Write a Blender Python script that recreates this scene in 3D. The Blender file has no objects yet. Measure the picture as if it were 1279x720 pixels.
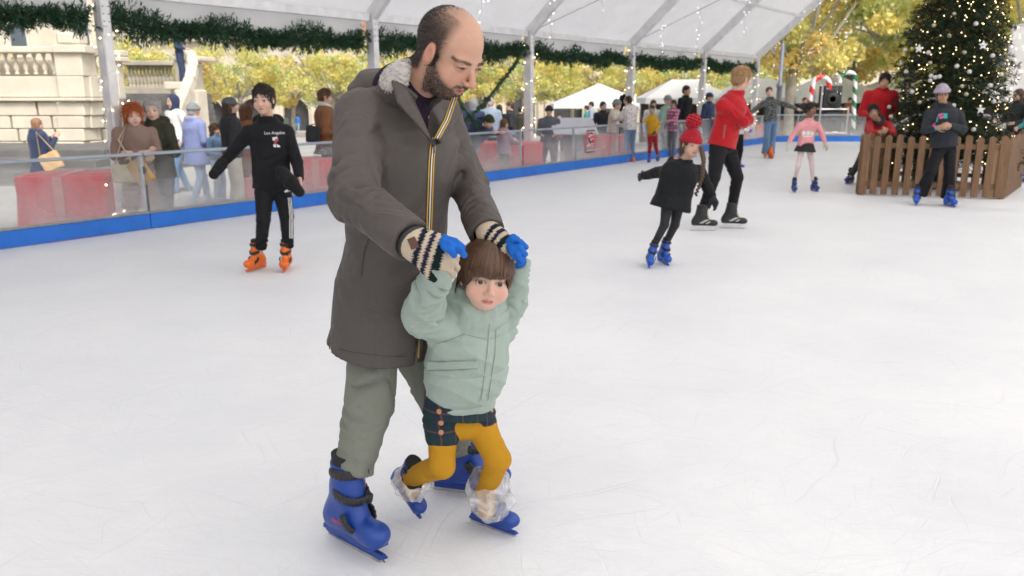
import bpy, math, random
import numpy as np
random.seed(7); RS = np.random.RandomState(11)
# ------------------------------------------------------------ camera model
FPX, PIT, CH = 1008.0, math.radians(13.5), 1.46
CP, SP = math.cos(PIT), math.sin(PIT)
def A3(*a): return np.array(a, dtype=np.float64)
def ray(u, v):
    x = (u - 639.5) / FPX; y = (360 - v) / FPX
    return A3(x, CP + y * SP, -SP + y * CP)
def G(u, v, z=0.0):
    d = ray(u, v); t = (z - CH) / d[2]; return A3(d[0] * t, d[1] * t, z)
def V(u, v, Y):
    d = ray(u, v); t = Y / d[1]; return A3(d[0] * t, Y, CH + d[2] * t)
def gz(Y): return -0.22 - 0.0305 * max(0.0, Y - 17.0)
def nrm(a):
    a = np.asarray(a, dtype=np.float64); return a / (np.linalg.norm(a) + 1e-12)
sc = bpy.context.scene
COL = sc.collection
# ------------------------------------------------------------ objects
def tag(o, label=None, cat=None, group=None, kind=None):
    if label: o['label'] = label
    if cat: o['category'] = cat
    if group: o['group'] = group
    if kind: o['kind'] = kind
    return o
def empty(name, loc=(0, 0, 0), label=None, cat=None, group=None, rz=0):
    o = bpy.data.objects.new(name, None); COL.objects.link(o)
    o.empty_display_size = 0.1
    o.location = tuple(float(x) for x in loc); o.rotation_euler = (0, 0, rz)
    return tag(o, label, cat, group)
def mesh_obj(name, verts, faces, mat, parent=None, smooth=False, col=None, mats=None, midx=None):
    me = bpy.data.meshes.new(name)
    verts = np.asarray(verts, dtype=np.float32)
    if parent is not None:
        top, off = parent, A3(0, 0, 0)
        while top is not None: off = off + np.array(top.location); last_ = top; top = top.parent
        verts = (verts - off).astype(np.float32)
        if abs(last_.rotation_euler[2]) > 1e-9:
            a = -last_.rotation_euler[2]; c, s = math.cos(a), math.sin(a)
            verts = np.stack([verts[:, 0] * c - verts[:, 1] * s, verts[:, 0] * s + verts[:, 1] * c, verts[:, 2]], 1)
    if isinstance(faces, np.ndarray):
        nf, k = faces.shape
        me.vertices.add(len(verts)); me.vertices.foreach_set('co', verts.ravel())
        me.loops.add(nf * k); me.loops.foreach_set('vertex_index', faces.ravel().astype(np.int32))
        me.polygons.add(nf); me.polygons.foreach_set('loop_start', np.arange(0, nf * k, k, dtype=np.int32))
        me.update(calc_edges=True)
    else:
        me.from_pydata([tuple(map(float, v)) for v in verts], [], faces)
    if mats:
        for m in mats: me.materials.append(m)
        if midx is not None: me.polygons.foreach_set('material_index', np.asarray(midx, dtype=np.int32))
    elif mat: me.materials.append(mat)
    if smooth: me.polygons.foreach_set('use_smooth', np.ones(len(me.polygons), dtype=bool))
    if col is not None:
        at = me.color_attributes.new('Col', 'FLOAT_COLOR', 'POINT')
        c4 = np.ones((len(verts), 4), dtype=np.float32); c4[:, :3] = col
        at.data.foreach_set('color', c4.ravel())
    me.update()
    o = bpy.data.objects.new(name, me); COL.objects.link(o)
    if parent is not None: o.parent = parent
    return o
def copy_tree(o, parent=None):
    c = o.copy(); COL.objects.link(c); c.parent = parent
    for ch in list(o.children): copy_tree(ch, c)
    return c
class MB:
    """collects simple solids into one mesh"""
    def __init__(s): s.v = []; s.f = []
    def add(s, vs, fs):
        n = len(s.v); s.v += [tuple(map(float, p)) for p in vs]; s.f += [tuple(i + n for i in f) for f in fs]; return s
    def box(s, c, half, ax=None, taper=1.0, bev=0.0):
        c = np.asarray(c, float); ax = np.eye(3) if ax is None else np.asarray(ax)
        hx, hy, hz = half
        if bev > 0:
            b = min(bev, hx * .9, hy * .9, hz * .9); pts = []
            # chamfered box: each corner 3 verts
            for sx in (-1, 1):
                for sy in (-1, 1):
                    for sz in (-1, 1):
                        for k in range(3):
                            p = [sx * (hx - b), sy * (hy - b), sz * (hz - b)]; p[k] = (sx * hx, sy * hy, sz * hz)[k]
                            pts.append(p)
            ix = lambda sx, sy, sz, k: ((((sx > 0) * 2 + (sy > 0)) * 2 + (sz > 0)) * 3 + k)
            fs = []
            for k in range(3):
                for sg in (-1, 1):
                    a, b2 = (k + 1) % 3, (k + 2) % 3; q = []
                    for (p, r) in ((-1, -1), (1, -1), (1, 1), (-1, 1)):
                        sgn = [0, 0, 0]; sgn[k] = sg; sgn[a] = p; sgn[b2] = r; q.append(ix(*sgn, k))
                    fs.append(tuple(q if sg > 0 else q[::-1]))
            for k in range(3):
                a, b2 = (k + 1) % 3, (k + 2) % 3
                for p in (-1, 1):
                    for r in (-1, 1):
                        s0 = [0] * 3; s1 = [0] * 3
                        s0[k] = -1; s1[k] = 1; s0[a] = s1[a] = p; s0[b2] = s1[b2] = r
                        q = (ix(*s0, a), ix(*s1, a), ix(*s1, b2), ix(*s0, b2))
                        fs.append(q if p * r > 0 else q[::-1])
            for sx in (-1, 1):
                for sy in (-1, 1):
                    for sz in (-1, 1):
                        q = (ix(sx, sy, sz, 0), ix(sx, sy, sz, 1), ix(sx, sy, sz, 2))
                        fs.append(q if sx * sy * sz > 0 else q[::-1])
            P = np.array(pts)
        else:
            P = np.array([[sx * hx * (taper if sz > 0 else 1), sy * hy * (taper if sz > 0 else 1), sz * hz] for sz in (-1, 1) for sy in (-1, 1) for sx in (-1, 1)])
            fs = [(0, 2, 3, 1), (4, 5, 7, 6), (0, 1, 5, 4), (2, 6, 7, 3), (0, 4, 6, 2), (1, 3, 7, 5)]
        s.add(c + P @ ax, fs); return s
    def bar(s, a, b, w, h=None, up=(0, 0, 1), bev=0.0):
        a = np.asarray(a, float); b = np.asarray(b, float); h = w if h is None else h
        d = b - a; L = np.linalg.norm(d); d = d / L
        sd = np.cross(d, up)
        if np.linalg.norm(sd) < 1e-6: sd = np.cross(d, (0, 1, 0))
        sd = nrm(sd); u = np.cross(sd, d)
        s.box((a + b) / 2, (L / 2, w / 2, h / 2), np.array([d, sd, u]), bev=bev); return s
    def tube(s, pts, r, n=8, cap=True):
        pts = [np.asarray(p, float) for p in pts]; N = len(pts)
        rr = r if hasattr(r, '__len__') else [r] * N
        base = len(s.v); ref = None
        for i, p in enumerate(pts):
            d = nrm(pts[min(i + 1, N - 1)] - pts[max(i - 1, 0)])
            if ref is None:
                ref = nrm(np.cross(d, (0, 0, 1) if abs(d[2]) < .9 else (1, 0, 0)))
            ref = nrm(ref - d * np.dot(ref, d)); b = np.cross(d, ref)
            for k in range(n):
                a = 2 * math.pi * k / n
                s.v.append(tuple(p + rr[i] * (math.cos(a) * ref + math.sin(a) * b)))
        for i in range(N - 1):
            for k in range(n):
                k2 = (k + 1) % n
                s.f.append((base + i * n + k, base + i * n + k2, base + (i + 1) * n + k2, base + (i + 1) * n + k))
        if cap:
            s.f.append(tuple(base + k for k in range(n))[::-1]); s.f.append(tuple(base + (N - 1) * n + k for k in range(n)))
        return s
    def lathe(s, c, prof, n=12, ax=None):
        c = np.asarray(c, float); base = len(s.v)
        for (r, z) in prof:
            for k in range(n):
                a = 2 * math.pi * k / n
                p = np.array([r * math.cos(a), r * math.sin(a), z])
                if ax is not None: p = p @ ax
                s.v.append(tuple(c + p))
        for i in range(len(prof) - 1):
            for k in range(n):
                k2 = (k + 1) % n
                s.f.append((base + i * n + k, base + i * n + k2, base + (i + 1) * n + k2, base + (i + 1) * n + k))
        s.f.append(tuple(base + k for k in range(n))[::-1]); s.f.append(tuple(base + (len(prof) - 1) * n + k for k in range(n)))
        return s
    def prism(s, poly, d):
        """poly: list of 3-D points, extruded by vector d"""
        n = len(poly); a = [np.asarray(p, float) for p in poly]; d = np.asarray(d, float)
        s.add(a + [p + d for p in a], [tuple(range(n))[::-1], tuple(range(n, 2 * n))] + [(i, (i + 1) % n, n + (i + 1) % n, n + i) for i in range(n)])
        return s
    def build(s, name, mat, parent=None, smooth=False, **k):
        return mesh_obj(name, np.array(s.v), s.f, mat, parent, smooth, **k)
# ------------------------------------------------------------ materials
def newmat(name):
    m = bpy.data.materials.new(name); m.use_nodes = True
    nt = m.node_tree; b = nt.nodes['Principled BSDF']; return m, nt, b
def node(nt, t, **k):
    n = nt.nodes.new(t)
    for a, v in k.items():
        if a.startswith('i_'):
            key = a[2:]
            key = int(key) if key.isdigit() else key.replace('_', ' ')
            n.inputs[key].default_value = v
        else: setattr(n, a, v)
    return n
def ramp(nt, stops, interp='LINEAR'):
    r = nt.nodes.new('ShaderNodeValToRGB'); r.color_ramp.interpolation = interp
    e = r.color_ramp.elements
    while len(e) < len(stops): e.new(.5)
    for x, (p, c) in zip(e, stops):
        x.position = p; x.color = (*c, 1) if len(c) == 3 else c
    return r
_mc = {}
def mat(name, col, rough=.7, var=.12, vscale=6, bump=.0, bscale=60, metal=0, spec=.5, sheen=0, sss=0, stretch=None, emit=None, estr=1, wrinkle=0, wscale=7, coat=0):
    if name in _mc: return _mc[name]
    m, nt, b = newmat(name); L = nt.links
    b.inputs['Roughness'].default_value = rough; b.inputs['Metallic'].default_value = metal
    b.inputs['Specular IOR Level'].default_value = spec
    if coat: b.inputs['Coat Weight'].default_value = coat
    if sheen:
        b.inputs['Sheen Weight'].default_value = sheen; b.inputs['Sheen Roughness'].default_value = .5
    if sss:
        b.inputs['Subsurface Weight'].default_value = sss; b.inputs['Subsurface Radius'].default_value = (.012, .004, .002); b.inputs['Subsurface Scale'].default_value = 1.0
    tc = node(nt, 'ShaderNodeTexCoord')
    src = tc.outputs['Object']
    if stretch:
        mp = node(nt, 'ShaderNodeMapping'); mp.inputs['Scale'].default_value = stretch; L.new(src, mp.inputs[0]); src = mp.outputs[0]
    c = np.array(col)
    if var > 0:
        n = node(nt, 'ShaderNodeTexNoise', i_Scale=vscale, i_Detail=4.0); L.new(src, n.inputs['Vector'])
        r = ramp(nt, [(.3, tuple(c * (1 - var))), (.7, tuple(np.minimum(c * (1 + var), 1)))]); L.new(n.outputs['Fac'], r.inputs[0]); L.new(r.outputs[0], b.inputs['Base Color'])
    else: b.inputs['Base Color'].default_value = (*col, 1)
    last = None
    if wrinkle:
        n = node(nt, 'ShaderNodeTexNoise', i_Scale=wscale, i_Detail=3.0, i_Distortion=1.2); L.new(src, n.inputs['Vector'])
        bp = node(nt, 'ShaderNodeBump', i_Strength=min(1, wrinkle), i_Distance=.03); L.new(n.outputs['Fac'], bp.inputs['Height']); last = bp
    if bump:
        n = node(nt, 'ShaderNodeTexNoise', i_Scale=bscale, i_Detail=3.0); L.new(src, n.inputs['Vector'])
        bp = node(nt, 'ShaderNodeBump', i_Strength=bump, i_Distance=.004); L.new(n.outputs['Fac'], bp.inputs['Height'])
        if last: L.new(last.outputs[0], bp.inputs['Normal'])
        last = bp
    if last: L.new(last.outputs[0], b.inputs['Normal'])
    if emit: b.inputs['Emission Color'].default_value = (*emit, 1); b.inputs['Emission Strength'].default_value = estr
    _mc[name] = m; return m
def vcmat(name, rough=.6, sss=0, bump=0, bscale=300, sheen=0, spec=.4, wrinkle=0):
    if name in _mc: return _mc[name]
    m, nt, b = newmat(name); L = nt.links
    a = node(nt, 'ShaderNodeAttribute', attribute_name='Col'); L.new(a.outputs['Color'], b.inputs['Base Color'])
    b.inputs['Roughness'].default_value = rough; b.inputs['Specular IOR Level'].default_value = spec
    if sheen: b.inputs['Sheen Weight'].default_value = sheen
    if sss:
        b.inputs['Subsurface Weight'].default_value = sss; b.inputs['Subsurface Radius'].default_value = (.012, .004, .002); b.inputs['Subsurface Scale'].default_value = 1.0
    last = None
    if wrinkle:
        tc = node(nt, 'ShaderNodeTexCoord'); n = node(nt, 'ShaderNodeTexNoise', i_Scale=8.0, i_Detail=3.0, i_Distortion=1.0); L.new(tc.outputs['Object'], n.inputs['Vector'])
        last = node(nt, 'ShaderNodeBump', i_Strength=wrinkle, i_Distance=.03); L.new(n.outputs['Fac'], last.inputs['Height'])
    if bump:
        tc = node(nt, 'ShaderNodeTexCoord'); n = node(nt, 'ShaderNodeTexNoise', i_Scale=bscale, i_Detail=3.0); L.new(tc.outputs['Object'], n.inputs['Vector'])
        bp = node(nt, 'ShaderNodeBump', i_Strength=bump, i_Distance=.002); L.new(n.outputs['Fac'], bp.inputs['Height'])
        if last: L.new(last.outputs[0], bp.inputs['Normal'])
        last = bp
    if last: L.new(last.outputs[0], b.inputs['Normal'])
    _mc[name] = m; return m
def cloth(name, col, rough=.85, bump=.35, bscale=220, sheen=.15, var=.1, wrinkle=.35, **k):
    if max(col) < .06: sheen = .03
    return mat(name, col, rough, var, 9, bump, bscale, sheen=sheen, spec=.2, wrinkle=wrinkle, **k)
def plaid(name, c0, c1, c2, s=14.0):
    if name in _mc: return _mc[name]
    m, nt, b = newmat(name); L = nt.links
    tc = node(nt, 'ShaderNodeTexCoord'); sep = node(nt, 'ShaderNodeSeparateXYZ'); L.new(tc.outputs['Object'], sep.inputs[0])
    ad = node(nt, 'ShaderNodeMath', operation='ADD'); L.new(sep.outputs[0], ad.inputs[0]); L.new(sep.outputs[1], ad.inputs[1])
    last = None; mixes = []
    for src, w, cc, ph in ((ad.outputs[0], .3, c1, 0), (sep.outputs[2], .3, c1, .2), (ad.outputs[0], .08, c2, .5), (sep.outputs[2], .08, c2, .7)):
        mu = node(nt, 'ShaderNodeMath', operation='MULTIPLY_ADD'); L.new(src, mu.inputs[0]); mu.inputs[1].default_value = s; mu.inputs[2].default_value = 40 + ph
        fr = node(nt, 'ShaderNodeMath', operation='FRACT'); L.new(mu.outputs[0], fr.inputs[0])
        lt = node(nt, 'ShaderNodeMath', operation='LESS_THAN'); L.new(fr.outputs[0], lt.inputs[0]); lt.inputs[1].default_value = w
        mx = node(nt, 'ShaderNodeMix', data_type='RGBA')
        k = node(nt, 'ShaderNodeMath', operation='MULTIPLY'); L.new(lt.outputs[0], k.inputs[0]); k.inputs[1].default_value = .6
        L.new(k.outputs[0], mx.inputs['Factor'])
        if last is None: mx.inputs['A'].default_value = (*c0, 1)
        else: L.new(last, mx.inputs['A'])
        mx.inputs['B'].default_value = (*cc, 1); last = mx.outputs['Result']
    L.new(last, b.inputs['Base Color']); b.inputs['Roughness'].default_value = .85
    _mc[name] = m; return m
def speckle(name, c0, c1, scale=60, th=.55, rough=.9):
    if name in _mc: return _mc[name]
    m, nt, b = newmat(name); L = nt.links
    tc = node(nt, 'ShaderNodeTexCoord'); n = node(nt, 'ShaderNodeTexNoise', i_Scale=scale, i_Detail=2.0); L.new(tc.outputs['Object'], n.inputs['Vector'])
    r = ramp(nt, [(th - .04, c0), (th + .04, c1)]); L.new(n.outputs['Fac'], r.inputs[0]); L.new(r.outputs[0], b.inputs['Base Color']); b.inputs['Roughness'].default_value = rough
    _mc[name] = m; return m
# ------------------------------------------------------------ signed-distance modelling
class Sdf:
    def __init__(s, res, k=.02): s.res = res; s.k = k; s.ops = []; s.posts = []
    def _op(s, fn, lo, hi, k, mode): s.ops.append((fn, np.asarray(lo, float), np.asarray(hi, float), s.k if k is None else k, mode))
    def cone(s, a, b, ra, rb, k=None, side=None, w=1.0, fold=None, cap=False, mode='u', amp0=None):
        a = np.asarray(a, float); b = np.asarray(b, float); ab = b - a; L = float(np.linalg.norm(ab)) + 1e-9; d = ab / L
        sd = None
        if side is not None and w != 1.0:
            sd = np.asarray(side, float); sd = sd - d * np.dot(sd, d); sd = nrm(sd)
        e1 = nrm(np.cross(d, (.3, .5, .81))); e2 = np.cross(d, e1)
        def fn(X, Y, Z):
            x, y, z = X - a[0], Y - a[1], Z - a[2]
            t = (x * d[0] + y * d[1] + z * d[2]) / L
            tc = np.maximum(t, 0) if cap else np.clip(t, 0, 1)
            tr = np.clip(t, 0, 1)
            r = ra + (rb - ra) * tr
            qx, qy, qz = x - tc * L * d[0], y - tc * L * d[1], z - tc * L * d[2]
            l2 = qx * qx + qy * qy + qz * qz
            if sd is not None:
                qs = qx * sd[0] + qy * sd[1] + qz * sd[2]
                l2 = l2 - qs * qs * (1 - 1 / (w * w))
            ln = np.sqrt(np.maximum(l2, 1e-12))
            if fold is not None:
                amp, wl, seed = fold[:3]
                rm = max(ra, rb)
                g1 = (qx * e1[0] + qy * e1[1] + qz * e1[2]) / rm; g2 = (qx * e2[0] + qy * e2[1] + qz * e2[2]) / rm
                lt = t * L / wl
                ph = lt * 1.7 + 1.9 * np.sin(1.6 * g1 + seed + .55 * lt) + 1.5 * np.sin(2.3 * g2 + seed * 2.3 - .8 * lt) + .9 * np.sin(.73 * lt + seed * 3.1 + g1)
                env = .12 + 1.1 * np.clip(np.sin(1.7 * g1 + 1.3 * g2 + seed * 1.9 + .62 * lt), 0, 1) ** .8
                if len(fold) > 3: env = env * (fold[3] + (fold[4] - fold[3]) * tr)
                r = r + 1.6 * amp * (np.abs(np.sin(ph)) ** .55 - .75) * env
            o = ln - r
            if cap: o = np.maximum(o, (t - 1) * L)
            return o
        m = max(ra, rb) * max(1, w) + (fold[0] if fold is not None else 0)
        s._op(fn, np.minimum(a, b) - m, np.maximum(a, b) + m, k, mode); return s
    def chain(s, pts, rs, k=None, **kw):
        for i in range(len(pts) - 1): s.cone(pts[i], pts[i + 1], rs[i], rs[i + 1], k, **kw)
        return s
    def ell(s, c, r, ax=None, k=None, mode='u'):
        c = np.asarray(c, float); r = np.asarray(r, float) * np.ones(3); M = np.eye(3) if ax is None else np.asarray(ax)
        def fn(X, Y, Z):
            x, y, z = X - c[0], Y - c[1], Z - c[2]
            p = [(x * M[i][0] + y * M[i][1] + z * M[i][2]) for i in range(3)]
            k0 = np.sqrt(sum((p[i] / r[i]) ** 2 for i in range(3))); k1 = np.sqrt(sum((p[i] / r[i] ** 2) ** 2 for i in range(3)))
            return k0 * (k0 - 1) / np.maximum(k1, 1e-9)
        ext = np.sqrt(sum((M[i] * r[i]) ** 2 for i in range(3)))
        s._op(fn, c - ext, c + ext, k, mode); return s
    def box(s, c, h, ax=None, rnd=.01, k=None, mode='u'):
        c = np.asarray(c, float); h = np.asarray(h, float); M = np.eye(3) if ax is None else np.asarray(ax)
        def fn(X, Y, Z):
            x, y, z = X - c[0], Y - c[1], Z - c[2]
            q = [np.abs(x * M[i][0] + y * M[i][1] + z * M[i][2]) - (h[i] - rnd) for i in range(3)]
            o = np.sqrt(sum(np.maximum(a, 0) ** 2 for a in q)) + np.minimum(np.maximum(np.maximum(q[0], q[1]), q[2]), 0)
            return o - rnd
        ext = sum(np.abs(M[i]) * h[i] for i in range(3))
        s._op(fn, c - ext, c + ext, k, mode); return s
    def half(s, p, n, k=.003):
        """cut away everything on the +n side of p"""
        p = np.asarray(p, float); n = nrm(n)
        s._op(lambda X, Y, Z: -((X - p[0]) * n[0] + (Y - p[1]) * n[1] + (Z - p[2]) * n[2]), A3(-1e3, -1e3, -1e3), A3(1e3, 1e3, 1e3), k, 's'); return s
    def post(s, fn, amp): s.posts.append((fn, amp)); return s
    def mesh(s):
        res = s.res
        u = [o for o in s.ops if o[4] == 'u']
        lo = np.min([o[1] for o in u], 0) - 4 * res - .01; hi = np.max([o[2] for o in u], 0) + 4 * res + .01
        n = np.ceil((hi - lo) / res).astype(int) + 1
        Fd = np.full(n, 10.0, dtype=np.float32)
        ax = [(lo[i] + res * np.arange(n[i])).astype(np.float32) for i in range(3)]
        for fn, l, h, k, mode in s.ops:
            m = k + 3 * res
            i0 = np.maximum(np.floor((l - m - lo) / res).astype(int), 0); i1 = np.minimum(np.ceil((h + m - lo) / res).astype(int) + 1, n)
            if np.any(i1 <= i0): continue
            sl = tuple(slice(i0[i], i1[i]) for i in range(3))
            X = ax[0][sl[0]][:, None, None]; Y = ax[1][sl[1]][None, :, None]; Z = ax[2][sl[2]][None, None, :]
            d = fn(X, Y, Z).astype(np.float32); f = Fd[sl]
            if mode == 'u':
                kk = max(k, 1e-5); hh = np.clip(.5 + .5 * (f - d) / kk, 0, 1)
                Fd[sl] = f + (d - f) * hh - kk * hh * (1 - hh)
            else:
                kk = max(k, 1e-5); d = -d
                hh = np.clip(.5 - .5 * (f - d) / kk, 0, 1)
                Fd[sl] = f + (d - f) * hh + kk * hh * (1 - hh)
        for fn, amp in s.posts:
            I = np.nonzero(np.abs(Fd) < amp + 2 * res)
            Fd[I] += fn(ax[0][I[0]], ax[1][I[1]], ax[2][I[2]]).astype(np.float32)
        return nets(Fd, lo, res)
    def build(s, name, mat, parent=None, col=None):
        v, f = s.mesh()
        return mesh_obj(name, v, f, mat, parent, True, col=None if col is None else col(v))
def nets(Fd, lo, res):
    S = Fd < 0
    c = np.zeros(np.array(S.shape) - 1, dtype=np.int8)
    off = [(i, j, k) for i in (0, 1) for j in (0, 1) for k in (0, 1)]
    sh = c.shape
    for (i, j, k) in off: c += S[i:i + sh[0], j:j + sh[1], k:k + sh[2]]
    act = (c > 0) & (c < 8)
    ijk = np.argwhere(act); N = len(ijk)
    idx = np.full(sh, -1, dtype=np.int32); idx[act] = np.arange(N)
    vals = [Fd[ijk[:, 0] + i, ijk[:, 1] + j, ijk[:, 2] + k] for (i, j, k) in off]
    acc = np.zeros((N, 3)); cnt = np.zeros(N)
    for a in range(8):
        for b in range(a + 1, 8):
            oa, ob = np.array(off[a]), np.array(off[b])
            if np.abs(oa - ob).sum() != 1: continue
            va, vb = vals[a], vals[b]; cr = (va < 0) != (vb < 0)
            t = np.where(cr, va / np.where(cr, va - vb, 1), 0)
            acc += cr[:, None] * (oa + t[:, None] * (ob - oa)); cnt += cr
    pos = lo + res * (ijk + acc / cnt[:, None])
    faces = []
    for a in range(3):
        b, d = (a + 1) % 3, (a + 2) % 3
        s0 = [slice(0, S.shape[i]) for i in range(3)]; s1 = list(s0)
        s0[a] = slice(0, S.shape[a] - 1); s1[a] = slice(1, S.shape[a])
        A = S[tuple(s0)]; B = S[tuple(s1)]; E = np.argwhere(A != B)
        E = E[(E[:, b] > 0) & (E[:, d] > 0) & (E[:, b] < S.shape[b] - 1) & (E[:, d] < S.shape[d] - 1)]
        if not len(E): continue
        ins = A[tuple(E.T)]
        q = []
        for (p, r) in ((-1, -1), (0, -1), (0, 0), (-1, 0)):
            e = E.copy(); e[:, b] += p; e[:, d] += r; q.append(idx[tuple(e.T)])
        q = np.stack(q, 1); q[~ins] = q[~ins][:, ::-1]; faces.append(q)
    return pos, np.concatenate(faces, 0)
def sm(x, a, b):
    t = np.clip((x - a) / (b - a), 0, 1); return t * t * (3 - 2 * t)
def vnoise(v, sc_=10., seed=0.):
    x, y, z = v[:, 0] * sc_ + seed, v[:, 1] * sc_ + seed * 2, v[:, 2] * sc_ - seed
    return (np.sin(x * 1.3 + 1.7 * np.sin(y * 1.1 + z)) + np.sin(y * 1.7 + 1.3 * np.sin(z * 1.5 + x * .7)) + np.sin(z * 1.9 + 1.1 * np.sin(x * 1.3 - y))) / 3
# ============================================================ SETTING
AZ = math.radians(36.1)
WD = A3(math.sin(AZ), math.cos(AZ), 0); WO = A3(-math.cos(AZ), math.sin(AZ), 0); WA = G(240, 279)
def W(s, off=0.0, z=0.0): return WA + WD * s + WO * off + A3(0, 0, z)
def wallhit(u, v, off=0.0):
    r = ray(u, v); B = WA + WO * off
    t = np.dot(B - A3(0, 0, CH), WO) / np.dot(r, WO)
    return A3(0, 0, CH) + r * t
# ---- camera
cd = bpy.data.cameras.new('camera'); cam = bpy.data.objects.new('camera', cd); COL.objects.link(cam)
cam.location = (0, 0, CH); cam.rotation_euler = (math.pi / 2 - PIT, 0, 0)
cd.sensor_width = 36; cd.lens = FPX / 1279 * 36; cd.clip_end = 2000; cd.clip_start = .05
cd.dof.use_dof = True; cd.dof.focus_distance = 2.55; cd.dof.aperture_fstop = 5.0
sc.camera = cam
# ---- world and sun
wd = bpy.data.worlds.new('World'); sc.world = wd; wd.use_nodes = True
wn = wd.node_tree; bg = wn.nodes['Background']
sky = wn.nodes.new('ShaderNodeTexSky'); sky.sky_type = 'NISHITA'; sky.sun_disc = False
SUN_E, SUN_A = math.radians(48), math.radians(150)   # azimuth measured clockwise from +Y
sky.sun_elevation = SUN_E; sky.sun_rotation = SUN_A; sky.dust_density = 6; sky.air_density = 1.0; sky.ozone_density = .6
hs = wn.nodes.new('ShaderNodeHueSaturation'); hs.inputs['Saturation'].default_value = .35
wn.links.new(sky.outputs[0], hs.inputs['Color']); wn.links.new(hs.outputs[0], bg.inputs[0]); bg.inputs[1].default_value = .15
sd_ = bpy.data.lights.new('sun', 'SUN'); sd_.energy = 1.5; sd_.angle = math.radians(14); sd_.color = (1, .96, .9)
so = bpy.data.objects.new('sun', sd_); COL.objects.link(so)
so.rotation_euler = (math.pi / 2 - SUN_E, 0, math.pi - SUN_A)
so.location = (0, 0, 20)
sc.view_settings.view_transform = 'Standard'; sc.view_settings.look = 'None'; sc.view_settings.gamma = 1
sc.view_settings.exposure = EXPOSURE if 'EXPOSURE' in globals() else 0.4
sc.render.engine = 'CYCLES'; sc.cycles.use_denoising = True
try: sc.cycles.denoiser = 'OPENIMAGEDENOISE'
except Exception: pass
sc.cycles.max_bounces = 8; sc.cycles.diffuse_bounces = 4; sc.cycles.transparent_max_bounces = 16
sc.cycles.sample_clamp_indirect = 6
# ---- ground
def ground_mat():
    m, nt, b = newmat('plaza_paving'); L = nt.links
    tc = node(nt, 'ShaderNodeTexCoord')
    br = node(nt, 'ShaderNodeTexBrick', i_Scale=1.6, i_Mortar_Size=.012, i_Color1=(.50, .48, .45, 1), i_Color2=(.45, .435, .41, 1), i_Mortar=(.34, .33, .31, 1)); L.new(tc.outputs['Object'], br.inputs['Vector'])
    n = node(nt, 'ShaderNodeTexNoise', i_Scale=.8, i_Detail=5.0); L.new(tc.outputs['Object'], n.inputs['Vector'])
    mx = node(nt, 'ShaderNodeMix', data_type='RGBA', blend_type='MULTIPLY'); mx.inputs['Factor'].default_value = .5
    r = ramp(nt, [(.3, (.7, .7, .7)), (.7, (1, 1, 1))]); L.new(n.outputs['Fac'], r.inputs[0])
    L.new(br.outputs['Color'], mx.inputs['A']); L.new(r.outputs[0], mx.inputs['B']); L.new(mx.outputs['Result'], b.inputs['Base Color'])
    b.inputs['Roughness'].default_value = .8
    return m
ys = [-60, 0, 17, 30, 45, 80, 120, 500]; gv = []; gf = []
for y in ys:
    z = gz(min(y, 120)); gv += [(-400, y, z), (-20, y, z), (20, y, z), (400, y, z)]
for i in range(len(ys) - 1):
    for k in range(3): gf.append((i * 4 + k, i * 4 + k + 1, i * 4 + k + 5, i * 4 + k + 4))
tag(mesh_obj('plaza_ground', gv, gf, ground_mat()), kind='structure')
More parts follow.
